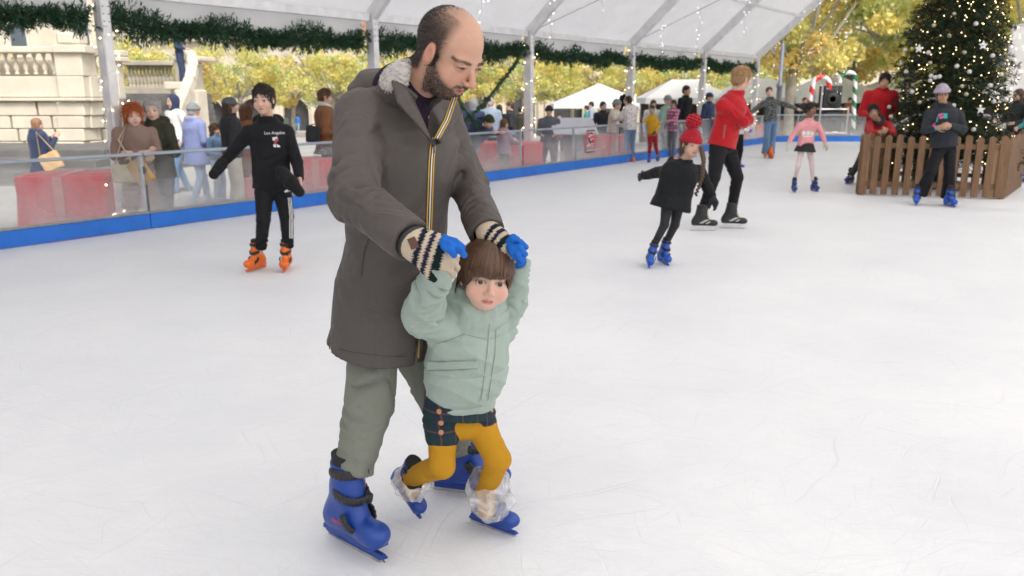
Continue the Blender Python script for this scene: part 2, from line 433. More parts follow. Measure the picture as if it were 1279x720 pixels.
def ice_mat():
    m, nt, b = newmat('ice'); L = nt.links
    tc = node(nt, 'ShaderNodeTexCoord'); src = tc.outputs['Object']
    wn_ = node(nt, 'ShaderNodeTexNoise', i_Scale=.7, i_Detail=2.0); L.new(src, wn_.inputs['Vector'])
    wm = node(nt, 'ShaderNodeVectorMath', operation='MULTIPLY_ADD'); L.new(wn_.outputs['Color'], wm.inputs[0]); wm.inputs[1].default_value = (.9, .9, 0); L.new(src, wm.inputs[2])
    acc = None
    for k, (ang, sx, sy, lo_, hi_, wt) in enumerate([(20, 1.6, 75, .63, .74, 1), (-35, 1.2, 60, .64, .74, .9), (75, 1.8, 85, .64, .76, .8), (-8, 2.5, 130, .62, .75, .7), (120, 1.0, 50, .66, .74, .9), (48, 3, 150, .60, .74, .6), (5, 4, 260, .58, .72, .7), (-60, 5, 240, .60, .74, .6), (33, 6, 320, .58, .72, .6), (160, 2.2, 180, .60, .72, .7)]):
        mr = node(nt, 'ShaderNodeMapping'); mr.inputs['Rotation'].default_value = (0, 0, math.radians(ang)); mr.inputs['Location'].default_value = (k * 3.1, k * 1.7, 0); L.new(wm.outputs[0], mr.inputs[0])
        mp = node(nt, 'ShaderNodeVectorMath', operation='MULTIPLY'); L.new(mr.outputs[0], mp.inputs[0]); mp.inputs[1].default_value = (sx, sy, 1)
        n = node(nt, 'ShaderNodeTexNoise', i_Scale=1.0, i_Detail=1.5, i_Roughness=.6); L.new(mp.outputs[0], n.inputs['Vector'])
        r = node(nt, 'ShaderNodeMapRange'); r.inputs[1].default_value = lo_; r.inputs[2].default_value = hi_; r.inputs[4].default_value = wt; L.new(n.outputs['Fac'], r.inputs[0])
        if acc is None: acc = r.outputs[0]
        else:
            a = node(nt, 'ShaderNodeMath', operation='MAXIMUM'); L.new(acc, a.inputs[0]); L.new(r.outputs[0], a.inputs[1]); acc = a.outputs[0]
    # thin arcs left by blades
    for k, (scl, th) in enumerate([(.55, .006), (.9, .006), (1.5, .007)]):
        mp = node(nt, 'ShaderNodeMapping'); mp.inputs['Location'].default_value = (k * 7.3, k * 2.9, k * 1.1); L.new(wm.outputs[0], mp.inputs[0])
        vo = node(nt, 'ShaderNodeTexVoronoi', feature='DISTANCE_TO_EDGE', i_Scale=scl); L.new(mp.outputs[0], vo.inputs['Vector'])
        r = node(nt, 'ShaderNodeMapRange'); r.inputs[1].default_value = 0; r.inputs[2].default_value = th * scl; r.inputs[3].default_value = .25; r.inputs[4].default_value = 0; L.new(vo.outputs['Distance'], r.inputs[0])
        gn = node(nt, 'ShaderNodeTexNoise', i_Scale=1.7 + k, i_Detail=2.0); L.new(src, gn.inputs['Vector'])
        gr = node(nt, 'ShaderNodeMapRange'); gr.inputs[1].default_value = .45; gr.inputs[2].default_value = .6; L.new(gn.outputs['Fac'], gr.inputs[0])
        mu = node(nt, 'ShaderNodeMath', operation='MULTIPLY'); L.new(r.outputs[0], mu.inputs[0]); L.new(gr.outputs[0], mu.inputs[1])
        a = node(nt, 'ShaderNodeMath', operation='MAXIMUM'); L.new(acc, a.inputs[0]); L.new(mu.outputs[0], a.inputs[1]); acc = a.outputs[0]
    pn = node(nt, 'ShaderNodeTexNoise', i_Scale=1.1, i_Detail=6.0, i_Roughness=.65); L.new(wm.outputs[0], pn.inputs['Vector'])
    base = ramp(nt, [(.3, (.73, .745, .765)), (.7, (.81, .815, .82))]); L.new(pn.outputs['Fac'], base.inputs[0])
    mx = node(nt, 'ShaderNodeMix', data_type='RGBA'); L.new(base.outputs[0], mx.inputs['A']); mx.inputs['B'].default_value = (.60, .63, .67, 1)
    k = node(nt, 'ShaderNodeMath', operation='MULTIPLY'); L.new(acc, k.inputs[0]); k.inputs[1].default_value = .50; L.new(k.outputs[0], mx.inputs['Factor'])
    L.new(mx.outputs['Result'], b.inputs['Base Color'])
    rr = ramp(nt, [(.35, (.42,) * 3), (.7, (.56,) * 3)]); L.new(pn.outputs['Fac'], rr.inputs[0]); L.new(rr.outputs[0], b.inputs['Roughness'])
    fn_ = node(nt, 'ShaderNodeTexNoise', i_Scale=45.0, i_Detail=4.0); L.new(src, fn_.inputs['Vector'])
    s1 = node(nt, 'ShaderNodeMath', operation='MULTIPLY_ADD'); L.new(fn_.outputs['Fac'], s1.inputs[0]); s1.inputs[1].default_value = .35; L.new(acc, s1.inputs[2])
    bp = node(nt, 'ShaderNodeBump', i_Strength=.42, i_Distance=-.004); L.new(s1.outputs[0], bp.inputs['Height']); L.new(bp.outputs[0], b.inputs['Normal'])
    b.inputs['Specular IOR Level'].default_value = .35
    b.inputs['Subsurface Weight'].default_value = 0
    return m
CORN = W(20.45, 0)          # where the long side ends
K2 = CORN + A3(1.2, .15, 0); K3 = K2
ice_poly = [W(-16)[:2], CORN[:2], K2[:2], (19, K3[1]), (24, 20), (24, -12)]
n = len(ice_poly)
tag(mesh_obj('ice_rink', [(x, y, 0) for x, y in ice_poly] + [(x, y, -.9) for x, y in ice_poly], [tuple(range(n))[::-1]] + [(i, (i + 1) % n, n + (i + 1) % n, n + i) for i in range(n)], ice_mat()), kind='structure')
# ---- rink barrier
M_blue = mat('kickboard_blue', (.015, .16, .62), .45, .1, 4, .1, 40)
M_rail = mat('rail_metal', (.40, .44, .50), .35, .1, 5, .1, 50, metal=.6)
M_ledge = mat('ledge_grey', (.30, .29, .28), .6, .2, 20)
def glass_mat():
    m = bpy.data.materials.new('scuffed_plastic_pane'); m.use_nodes = True; nt = m.node_tree; L = nt.links
    nt.nodes.clear(); out = node(nt, 'ShaderNodeOutputMaterial')
    tr = node(nt, 'ShaderNodeBsdfTransparent'); tr.inputs[0].default_value = (.96, .97, .97, 1)
    df = node(nt, 'ShaderNodeBsdfDiffuse'); df.inputs[0].default_value = (.95, .95, .96, 1)
    tl = node(nt, 'ShaderNodeBsdfTranslucent'); tl.inputs[0].default_value = (.95, .95, .96, 1)
    gl = node(nt, 'ShaderNodeBsdfGlossy'); gl.inputs['Roughness'].default_value = .04
    a = node(nt, 'ShaderNodeMixShader'); a.inputs[0].default_value = .5; L.new(df.outputs[0], a.inputs[1]); L.new(tl.outputs[0], a.inputs[2])
    tc = node(nt, 'ShaderNodeTexCoord')
    n = node(nt, 'ShaderNodeTexNoise', i_Scale=2.2, i_Detail=5.0); L.new(tc.outputs['Object'], n.inputs['Vector'])
    sp = node(nt, 'ShaderNodeSeparateXYZ'); L.new(tc.outputs['Object'], sp.inputs[0])
    hz = node(nt, 'ShaderNodeMapRange'); hz.inputs[1].default_value = .8; hz.inputs[2].default_value = .15; hz.inputs[3].default_value = .03; hz.inputs[4].default_value = .30; L.new(sp.outputs[2], hz.inputs[0])
    ad = node(nt, 'ShaderNodeMath', operation='MULTIPLY_ADD'); L.new(n.outputs['Fac'], ad.inputs[0]); ad.inputs[1].default_value = .35
    ad2 = node(nt, 'ShaderNodeMath', operation='SUBTRACT', use_clamp=True); L.new(hz.outputs[0], ad.inputs[2]); L.new(ad.outputs[0], ad2.inputs[0]); ad2.inputs[1].default_value = .16
    m1 = node(nt, 'ShaderNodeMixShader'); L.new(ad2.outputs[0], m1.inputs[0]); L.new(tr.outputs[0], m1.inputs[1]); L.new(a.outputs[0], m1.inputs[2])
    fr = node(nt, 'ShaderNodeFresnel', i_IOR=1.4); ge = node(nt, 'ShaderNodeNewGeometry')
    iv = node(nt, 'ShaderNodeMath', operation='SUBTRACT'); iv.inputs[0].default_value = 1.0; L.new(ge.outputs['Backfacing'], iv.inputs[1])
    fm = node(nt, 'ShaderNodeMath', operation='MULTIPLY'); L.new(iv.outputs[0], fm.inputs[0]); L.new(fr.outputs[0], fm.inputs[1])
    m2 = node(nt, 'ShaderNodeMixShader'); L.new(fm.outputs[0], m2.inputs[0]); L.new(m1.outputs[0], m2.inputs[1]); L.new(gl.outputs[0], m2.inputs[2])
    L.new(m2.outputs[0], out.inputs[0]); return m
M_pane = glass_mat()
def barrier(pts, label, step=1.8, first=0.0):
    root = empty('rink_barrier', pts[0], label, 'rink barrier')
    for (a, b) in zip(pts[:-1], pts[1:]):
        L_ = np.linalg.norm(b - a); d = (b - a) / L_; nrm_ = A3(-d[1], d[0], 0)
        ts = [0.0]; t = first if first > .3 else step
        while t < L_ - .5: ts.append(t); t += step
        ts.append(L_)
        for t0, t1 in zip(ts[:-1], ts[1:]):
            p, q = a + d * (t0 + .004), a + d * (t1 - .004)
            MB().bar(p + nrm_ * .03 + A3(0, 0, .0885), q + nrm_ * .03 + A3(0, 0, .0885), .05, .169, bev=.004).build('kickboard', M_blue, root)
            MB().bar(p + nrm_ * .035 + A3(0, 0, .184), q + nrm_ * .035 + A3(0, 0, .184), .075, .018).build('ledge', M_ledge, root)
            MB().bar(p + d * .02 + nrm_ * .035 + A3(0, 0, .50), q - d * .02 + nrm_ * .035 + A3(0, 0, .50), .008, .61).build('pane', M_pane, root)
            MB().bar(p + nrm_ * .035 + A3(0, 0, .825), q + nrm_ * .035 + A3(0, 0, .825), .045, .035, bev=.008).build('top_rail', M_rail, root)
        for t0 in ts[:-1]:
            p = a + d * t0 + nrm_ * .085
            MB().box(p + A3(0, 0, .33), (.018, .022, .47), np.array([d, nrm_, A3(0, 0, 1)]), bev=.004).box(p + A3(0, 0, -.14), (.05, .06, .006), np.array([d, nrm_, A3(0, 0, 1)])).build('post', M_rail, root)
    return root
barrier([W(-14.9), CORN], 'long clear-panelled rink barrier with blue kickboard running along the left of the ice', 1.8)
barrier([CORN, K2, A3(19, K3[1], 0)], 'far barrier of the rink with blue kickboard behind the pink-sweater girl', 1.8)
# ---- marquee
M_alu = mat('painted_aluminium', (.72, .72, .73), .45, .10, 6, .15, 30, metal=.25)
def fabric_roof():
    m = bpy.data.materials.new('marquee_fabric'); m.use_nodes = True; nt = m.node_tree; L = nt.links
    nt.nodes.clear(); out = node(nt, 'ShaderNodeOutputMaterial')
    df = node(nt, 'ShaderNodeBsdfDiffuse'); tl = node(nt, 'ShaderNodeBsdfTranslucent')
    tc = node(nt, 'ShaderNodeTexCoord'); n = node(nt, 'ShaderNodeTexNoise', i_Scale=1.2, i_Detail=5.0); L.new(tc.outputs['Object'], n.inputs['Vector'])
    r = ramp(nt, [(.3, (.90, .885, .885)), (.7, (.95, .94, .94))]); L.new(n.outputs['Fac'], r.inputs[0]); L.new(r.outputs[0], df.inputs[0]); L.new(r.outputs[0], tl.inputs[0])
    n2 = node(nt, 'ShaderNodeTexNoise', i_Scale=2.5, i_Detail=2.0, i_Distortion=.6); L.new(tc.outputs['Object'], n2.inputs['Vector'])
    bp = node(nt, 'ShaderNodeBump', i_Strength=.5, i_Distance=.05); L.new(n2.outputs['Fac'], bp.inputs['Height'])
    L.new(bp.outputs[0], df.inputs['Normal']); L.new(bp.outputs[0], tl.inputs['Normal'])
    a = node(nt, 'ShaderNodeMixShader'); a.inputs[0].default_value = .7; L.new(df.outputs[0], a.inputs[1]); L.new(tl.outputs[0], a.inputs[2]); L.new(a.outputs[0], out.inputs[0]); return m
M_roof = fabric_roof()
M_val = mat('valance_fabric', (.82, .81, .81), .8, .05, 3, wrinkle=.4, wscale=3)
marq = empty('marquee', W(8, .7, -.22), 'white marquee roof on pale metal columns and slanted rafters over the rink', 'marquee')
PROF = [(0, 2.60), (2.3, 4.66), (8.2, 6.8), (14.1, 4.66), (16.4, 2.60)]
OFF = .7; S0 = -.42; DS = 4.13
def TP(s, e, z): return W(s, OFF - e, z)
SI = [S0 + DS * i for i in range(-4, 6)]
for i, s in enumerate(SI):
    for e, z in (PROF[0], PROF[-1]):
        ax = np.array([WD, WO, A3(0, 0, 1)])
        mb = MB().box(TP(s, e, (z - .22) / 2 - .02), (.055, .085, (z + .22) / 2 + .02), ax, bev=.012)
        for sg in (-1, 1): mb.box(TP(s, e, (z - .22) / 2) + WD * sg * .0565, (.0025, .03, (z + .22) / 2 - .1), ax)
        mb.box(TP(s, e, -.205), (.16, .2, .012), ax); mb.build('column', M_alu, marq)
        for dz in (-.12, -.2, -.28, -.36):
            for dd in (-.03, .03):
              if e == 0 and i > 3: MB().tube([TP(s, e, z + dz) + WD * dd - WO * .085, TP(s, e, z + dz) + WD * dd - WO * .097], .008, 8).build('bolt', M_ledge, marq)
    for (a, b) in zip(PROF[:-1], PROF[1:]):
        MB().bar(TP(s, *a), TP(s, *b), .10, .20, up=(0, 0, 1), bev=.012).build('rafter', M_alu, marq)
for s0, s1 in zip(SI[:-1], SI[1:]):
    for e, z in (PROF[0], PROF[-1]):
        MB().bar(TP(s0 + .068, e, z - .02), TP(s1 - .068, e, z - .02), .07, .12, bev=.01).build('eave_beam', M_alu, marq)
    for e, z in (((1.25), 2.60 + 1.25 * .896 + .06), (PROF[1][0], PROF[1][1] + .06), (5.2, 5.75), (PROF[2][0], PROF[2][1] + .06)):
        MB().bar(TP(s0 + .055, e, z - .05), TP(s1 - .055, e, z - .05), .05, .06).build('purlin', M_alu, marq)
    # roof sheet with a little sag between the rafters
    prof = []
    for (a, b) in zip(PROF[:-1], PROF[1:]):
        for t in np.linspace(0, 1, 6)[:-1]: prof.append((a[0] + (b[0] - a[0]) * t, a[1] + (b[1] - a[1]) * t + .13))
    prof.append((PROF[-1][0], PROF[-1][1] + .13)); prof[0] = (-.12, 2.62); prof[-1] = (16.52, 2.62)
    vs = []; NS = 8
    for j in range(NS + 1):
        t = j / NS; sag = -.06 * 4 * t * (1 - t)
        for e, z in prof: vs.append(TP(s0 + (s1 - s0) * t, e, z + sag))
    P_ = len(prof); fs = [(j * P_ + k, j * P_ + k + 1, (j + 1) * P_ + k + 1, (j + 1) * P_ + k) for j in range(NS) for k in range(P_ - 1)]
    mesh_obj('roof_sheet', vs, fs, M_roof, marq, True)
    for e in (-.12, 16.52):
        vs = []; NS = 40
        for j in range(NS + 1):
            t = j / NS; wv = .012 * math.sin(j * 1.9 + s0) + .008 * math.sin(j * .7)
            so_ = .09 + (s1 - s0 - .18) * t
            dz = .30 + .02 * math.sin(t * math.pi) + .006 * math.sin(j * 1.3)
            sg = 1 if e > 0 else -1
            vs += [TP(s0 + so_, e, 2.60), TP(s0 + so_, e + sg * wv * .6, 2.45), TP(s0 + so_, e + sg * wv, 2.58 - dz)]
        fs = [(j * 3 + k, j * 3 + k + 1, j * 3 + k + 4, j * 3 + k + 3) for j in range(NS) for k in (0, 1)]
        mesh_obj('valance', vs, fs, M_roof, marq, True)
# bracing cable in the roof bay
MB().tube([TP(SI[7], 0, 2.6), TP(SI[8], 2.3, 4.66)], .008, 6).tube([TP(SI[6], 0, 2.6), TP(SI[7], 2.3, 4.66)], .008, 6).build('brace_cable', M_ledge, marq)
# ---- fir garlands
def blades(pts, dirs, lens, wid, rs=RS):
    """thin double-tapered blades, one quad each"""
    N = len(pts); dirs = dirs / (np.linalg.norm(dirs, axis=1, keepdims=True) + 1e-9)
    r = rs.normal(size=(N, 3)); sd = np.cross(dirs, r); sd /= np.linalg.norm(sd, axis=1, keepdims=True) + 1e-9
    w = wid if np.ndim(wid) else np.full(N, wid); l = lens
    a = pts; m = pts + dirs * (l * .55)[:, None]; e = pts + dirs * l[:, None]
    v = np.stack([a, m + sd * w[:, None] / 2, e, m - sd * w[:, None] / 2], 1).reshape(-1, 3)
    f = np.arange(N * 4, dtype=np.int32).reshape(N, 4); return v, f
M_fir = vcmat('fir_needles', .6, spec=.3)
def fircol(n4, g=(.020, .062, .030), g2=(.05, .11, .055)):
    n = n4 // 4; t = RS.rand(n) ** 2; c = np.array(g)[None] * (1 - t)[:, None] + np.array(g2)[None] * t[:, None]
    return np.repeat(c, 4, 0)
def garland(curve, rad, dens, label, blade=.13, wid=.02, cable=.02, group='fir garlands hung under the marquee edge'):
    root = empty('fir_garland', curve[0], label, 'garland', group)
    curve = np.array(curve); seg = np.linalg.norm(np.diff(curve, axis=0), axis=1); cl = np.concatenate([[0], np.cumsum(seg)]); Lt = cl[-1]
    N = int(dens * Lt); t = RS.rand(N) * Lt
    P = np.stack([np.interp(t, cl, curve[:, i]) for i in range(3)], 1)
    tan = nrm(curve[-1] - curve[0])
    # twigs: clusters of blades
    NT = int(N / 9); tt = RS.rand(NT) * Lt; tb = np.stack([np.interp(tt, cl, curve[:, i]) for i in range(3)], 1)
    td = RS.normal(size=(NT, 3)); td -= tan * (td @ tan)[:, None] * .5; td /= np.linalg.norm(td, axis=1, keepdims=True)
    tl = rad * (.55 + .75 * RS.rand(NT)) * (1 + .35 * np.sin(tt * 5.0))
    k = RS.randint(0, NT, N); fr = RS.rand(N) ** .7
    pts = tb[k] + td[k] * (tl[k] * fr)[:, None]; dr = td[k] * .9 + RS.normal(size=(N, 3)) * .55
    v, f = blades(pts, dr, blade * (.4 + .6 * RS.rand(N)), wid)
    mesh_obj('needles', v, f, M_fir, root, col=fircol(len(v)))
    MB().tube([curve[i] for i in range(0, len(curve))], cable, 6).build('cable', mat('green_wire', (.02, .05, .025), .7), root)
    return root
def gcurve(a, b, sag, n=24, wob=.03):
    out = []
    for i in range(n + 1):
        t = i / n; p = a + (b - a) * t; p = p - A3(0, 0, sag * 4 * t * (1 - t)) + A3(0, 0, wob * math.sin(t * 17 + a[0])); out.append(p)
    return out
gl_names = ['thick dark fir garland hung left of the first column above the stone balustrade', 'thick dark fir garland sagging between the first column and the bald man', 'fir garland hung behind the bald man beside his forehead', 'fir garland between the lit column and the next one above the yellow trees', 'fir garland on the bay above the group of skaters in coats', 'fir garland in the last bay above the red-fleece skater']
for i, s0 in enumerate(SI[3:9]):
    a = TP(s0 + .12, -.08, 2.26); b = TP(s0 + DS - .12, -.08, 2.26)
    garland(gcurve(a, b, .05 if i > 1 else .06), .15, 5200 if i < 3 else 2200, gl_names[i], .085, .014 if i < 3 else .026)
garland(gcurve(TP(SI[6] - .1, .02, 2.36), wallhit(566, 166, .25), .12, wob=.01), .05, 700, 'thin fir garland slanting down from the column head to the barrier', .05, .014, .025, group='thin fir garlands')
garland(gcurve(wallhit(570, 122, .3), wallhit(606, 168, .3), .02, wob=.01), .045, 600, 'short thin fir garland crossing the slanting one behind the man', .05, .014, .02, group='thin fir garlands')
# ---- fairy lights
M_bulb = mat('warm_bulb', (1, .8, .5), .5, 0, emit=(1, .78, .45), estr=9)
M_bulbw = mat('white_bulb', (1, .95, .85), .5, 0, emit=(1, .93, .8), estr=8)
def ico(r=.5, sub=1):
    t = (1 + 5 ** .5) / 2
    v = [nrm(p) * r for p in [(-1, t, 0), (1, t, 0), (-1, -t, 0), (1, -t, 0), (0, -1, t), (0, 1, t), (0, -1, -t), (0, 1, -t), (t, 0, -1), (t, 0, 1), (-t, 0, -1), (-t, 0, 1)]]
    f = [(0, 11, 5), (0, 5, 1), (0, 1, 7), (0, 7, 10), (0, 10, 11), (1, 5, 9), (5, 11, 4), (11, 10, 2), (10, 7, 6), (7, 1, 8), (3, 9, 4), (3, 4, 2), (3, 2, 6), (3, 6, 8), (3, 8, 9), (4, 9, 5), (2, 4, 11), (6, 2, 10), (8, 6, 7), (9, 8, 1)]
    for _ in range(sub):
        nf = []; cache = {}
        def mid(a, b):
            k = (min(a, b), max(a, b))
            if k not in cache: cache[k] = len(v); v.append(nrm(v[a] + v[b]) * r)
            return cache[k]
        for a, b, c in f:
            x, y, z = mid(a, b), mid(b, c), mid(c, a); nf += [(a, x, z), (b, y, x), (c, z, y), (x, y, z)]
        f = nf
    return v, f
def sphere_mesh(name, r, m, sub=1):
    v, f = ico(r, sub); me = bpy.data.meshes.new(name); me.from_pydata([tuple(p) for p in v], [], f); me.materials.append(m)
    me.polygons.foreach_set('use_smooth', [True] * len(me.polygons)); return me
ME_bulb = sphere_mesh('bulb', .0085, M_bulb); ME_bulbw = sphere_mesh('bulb', .006, M_bulbw)
def place(me, name, p, parent):
    o = bpy.data.objects.new(name, me); COL.objects.link(o); o.parent = parent; o.location = tuple(np.asarray(p) - np.array(parent.location)); return o
M_wire = mat('clear_wire', (.5, .5, .48), .5, 0)
def light_string(path, n, label, me, group, jit=.02):
    root = empty('light_string', path[0], label, 'fairy lights', group)
    path = np.array(path); seg = np.linalg.norm(np.diff(path, axis=0), axis=1); cl = np.concatenate([[0], np.cumsum(seg)])
    MB().tube(list(path), .0025, 4).build('wire', M_wire, root)
    for t in np.linspace(0, cl[-1], n):
        t = min(max(t + RS.normal() * .03, 0), cl[-1]); p = np.array([np.interp(t, cl, path[:, i]) for i in range(3)]) + RS.normal(size=3) * jit
        place(me, 'bulb', p, root)
cname = ['first column on the left', 'column hidden by the bald man', 'column right of the bald man', 'fourth column', 'fifth column by the red-fleece skater', 'last column by the far corner']
for i, s in enumerate(SI[4:10]):
    if i == 1: continue
    path = []
    for k in range(60):
        t = k / 59; a = t * 2 * math.pi * 6.5
        path.append(TP(s, 0, -.1 + 2.5 * t) + WD * math.cos(a) * .11 + WO * math.sin(a) * .15)
    light_string(path, 44, 'warm fairy lights wound around the %s' % cname[i], ME_bulb, 'fairy lights on the columns', .03)
hang = [(600, 3), (640, 5), (690, 14), (720, 12), (752, 25), (790, 9), (826, 18), (850, 30), (872, 12), (905, 20), (930, 35), (952, 20)]
for j, (u, v) in enumerate(hang[::2]):
    e = .5 + .45 * (j % 3); 
    # top on the roof plane: inside the eave by e
    r = ray(u, 50); B = TP(0, e, 0); t = np.dot(B - A3(0, 0, CH), WO) / np.dot(r, WO); p = A3(0, 0, CH) + r * t
    zt = 2.66 + e * .896; L_ = .7 + .5 * ((j * 37) % 10) / 10
    path = [A3(p[0], p[1], zt - L_ * q / 6) + A3(.03 * math.sin(q), .02 * math.cos(q * 2), 0) for q in range(7)]
    light_string(path, 9, 'hanging white fairy lights dropping from the marquee roof', ME_bulbw, 'hanging fairy light drops', .04)
for j, u in enumerate([1005, 1022, 1040, 1058]):
    p = V(u, 8, 24.0 + j * .3); path = [p - A3(-.05 * q * math.sin(j), 0, .3 * q) for q in range(9)]
    light_string([V(u, -30, 24.0 + j * .3)] + path, 15, 'hanging fairy lights in front of the plane tree by the marquee end', ME_bulbw, 'fairy lights by the tree', .05)
# ---- plane trees in autumn
def leaf_mat():
    m = bpy.data.materials.new('autumn_leaves'); m.use_nodes = True; nt = m.node_tree; L = nt.links
    nt.nodes.clear(); out = node(nt, 'ShaderNodeOutputMaterial'); a = node(nt, 'ShaderNodeAttribute', attribute_name='Col')
    df = node(nt, 'ShaderNodeBsdfDiffuse'); tl = node(nt, 'ShaderNodeBsdfTranslucent'); L.new(a.outputs['Color'], df.inputs[0]); L.new(a.outputs['Color'], tl.inputs[0])
    mx = node(nt, 'ShaderNodeMixShader'); mx.inputs[0].default_value = .5; L.new(df.outputs[0], mx.inputs[1]); L.new(tl.outputs[0], mx.inputs[2]); L.new(mx.outputs[0], out.inputs[0]); return m
M_leaf = leaf_mat()
M_bark = mat('plane_bark', (.33, .31, .26), .9, .3, 3, .4, 12)
def make_tree(loc, R, z0, z1, seed, nleaf, leaf, warm, label, group):
    rs = np.random.RandomState(seed); loc = np.asarray(loc, float)
    root = empty('plane_tree', loc, label, 'tree', group)
    H = z0 + .4; mb = MB(); top = loc + A3(rs.normal() * .1, rs.normal() * .1, H)
    mb.tube([loc - A3(0, 0, .1), loc + A3(0, 0, .3), loc + (top - loc) * .6, top], [.26, .20, .17, .19], 10)
    cl = []; nb = 9
    for b in range(nb):
        a = 2 * math.pi * b / nb + rs.rand() * .5; rr = R * (.35 + .55 * rs.rand()); zz = z0 + (z1 - z0) * (.25 + .6 * rs.rand())
        e = loc + A3(math.cos(a) * rr, math.sin(a) * rr, zz); mid = top * .5 + e * .5 + A3(0, 0, -.1 * (zz - H)) + rs.normal(size=3) * .15
        mb.tube([top - A3(0, 0, .15), mid, e], [.10, .065, .03], 7)
        for q in range(3):
            e2 = e + rs.normal(size=3) * A3(.7, .7, .45); mb.tube([mid * .4 + e * .6, e2], [.035, .012], 5)
    mb.build('trunk', M_bark, root, True)
    NC = 70; k = 0
    while k < NC:
        p = rs.uniform(-1, 1, 3)
        if (p ** 2).sum() > 1 or (p ** 2).sum() < .12: continue
        cl.append(A3(p[0] * R, p[1] * R, (z0 + z1) / 2 + p[2] * (z1 - z0) / 2)); k += 1
    cl = np.array(cl); cs = rs.uniform(.35, .75, NC) * min(1.2, R / 2.8)
    kk = rs.randint(0, NC, nleaf); d = rs.normal(size=(nleaf, 3)); d /= np.linalg.norm(d, axis=1, keepdims=True)
    pts = loc + cl[kk] + d * (cs[kk] * rs.rand(nleaf) ** .45)[:, None] * A3(1, 1, .65)
    dr = rs.normal(size=(nleaf, 3)) + A3(0, 0, -.5)
    v, f = blades(pts, dr, leaf * (.6 + .6 * rs.rand(nleaf)), leaf * .85 * (.7 + .5 * rs.rand(nleaf)), rs)
    pal = np.array([(.66, .56, .14), (.56, .54, .16), (.42, .48, .15), (.66, .46, .10), (.48, .31, .11), (.27, .35, .11)])
    pw = np.array(warm); ci = rs.choice(6, NC, p=pw / pw.sum()); li = np.where(rs.rand(nleaf) < .72, ci[kk], rs.choice(6, nleaf, p=pw / pw.sum()))
    c = np.minimum(pal[li] * 1.12 + .13, .85) * rs.uniform(.8, 1.15, (nleaf, 1)); mesh_obj('crown', v, f, M_leaf, root, col=np.repeat(np.clip(c, 0, 1), 4, 0))  # pale leaf tones, palette lifted further in place of distance haze
    return root
def tree_at(u, Y, **k):
    x = (u - 639.5) / FPX * (Y * CP + .3); return A3(x, Y, gz(Y))
tl_names = 'pollarded plane tree with yellow autumn crown beyond the barrier'
protos = []
for q in range(3):
    protos.append(make_tree(tree_at(300 + q * 118, 58), 3.9, 2.4, 6.4, 20 + q, 8000, .2, (3, 3, 1.8, 1, .5, .5), ['yellow plane tree behind the boy in the black hoodie', 'yellow plane tree just left of the bald man', 'yellow-green plane tree hidden behind the bald man\'s back'][q], 'far row of yellow plane trees'))
spots = [(190, 56, 1, 'pale yellow plane tree behind the stone stairs', 0), (655, 59, 1, 'yellow plane tree behind the lit column right of the bald man', 1), (765, 61, 0, 'yellow plane tree behind the fourth marquee column', 2), (858, 64, 2, 'orange-tinged plane tree above the white stall canopies', .6), (940, 66, 1, 'plane tree seen past the red-fleece skater\'s head', 2.2), (240, 70, 0, 'pale plane tree in the back row left of the boy', 1.3), (365, 71, 2, 'back-row plane tree between the boy and the bald man', 2.7), (600, 72, 0, 'back-row plane tree beside the bald man\'s nose', 4), (715, 74, 1, 'back-row plane tree above the arched doorway', 5), (810, 76, 2, 'back-row plane tree right of the arches', .3), (480, 72, 2, 'back-row plane tree behind the bald man', 3.3), (60, 62, 1, 'pale yellow plane tree behind the stone balustrade', 1)]
for (u, Y, pi, lb, rz) in spots:
    t = copy_tree(protos[pi]); t.location = tuple(tree_at(u, Y)); t.rotation_euler[2] = rz; tag(t, lb)
W2 = (3, 3, 2.4, 1, .5, .5)
near = [(985, 31.5, 3.4, 'large plane tree whose pale trunk stands behind the grey pole'), (1130, 33, 3.6, 'large plane tree rising behind the Christmas tree'), (1275, 31, 3.7, 'large plane tree at the right edge behind the Christmas tree')]
pr2 = []
for q, (u, Y, R, lb) in enumerate(near):
    pr2.append(make_tree(tree_at(u, Y), R + .4, 2.6, 10.4, 60 + q, 17000, .2, W2, lb, 'near plane trees right of the marquee'))
for (u, Y, pi, lb, rz) in [(1050, 40, 0, 'plane tree in the second row above the black loudspeakers', 2), (1185, 41, 1, 'plane tree in the second row directly behind the Christmas tree', 1), (1330, 39, 2, 'plane tree in the second row at the far right', 4)]:
    t = copy_tree(pr2[pi]); t.location = tuple(tree_at(u, Y)); t.rotation_euler[2] = rz; tag(t, lb)
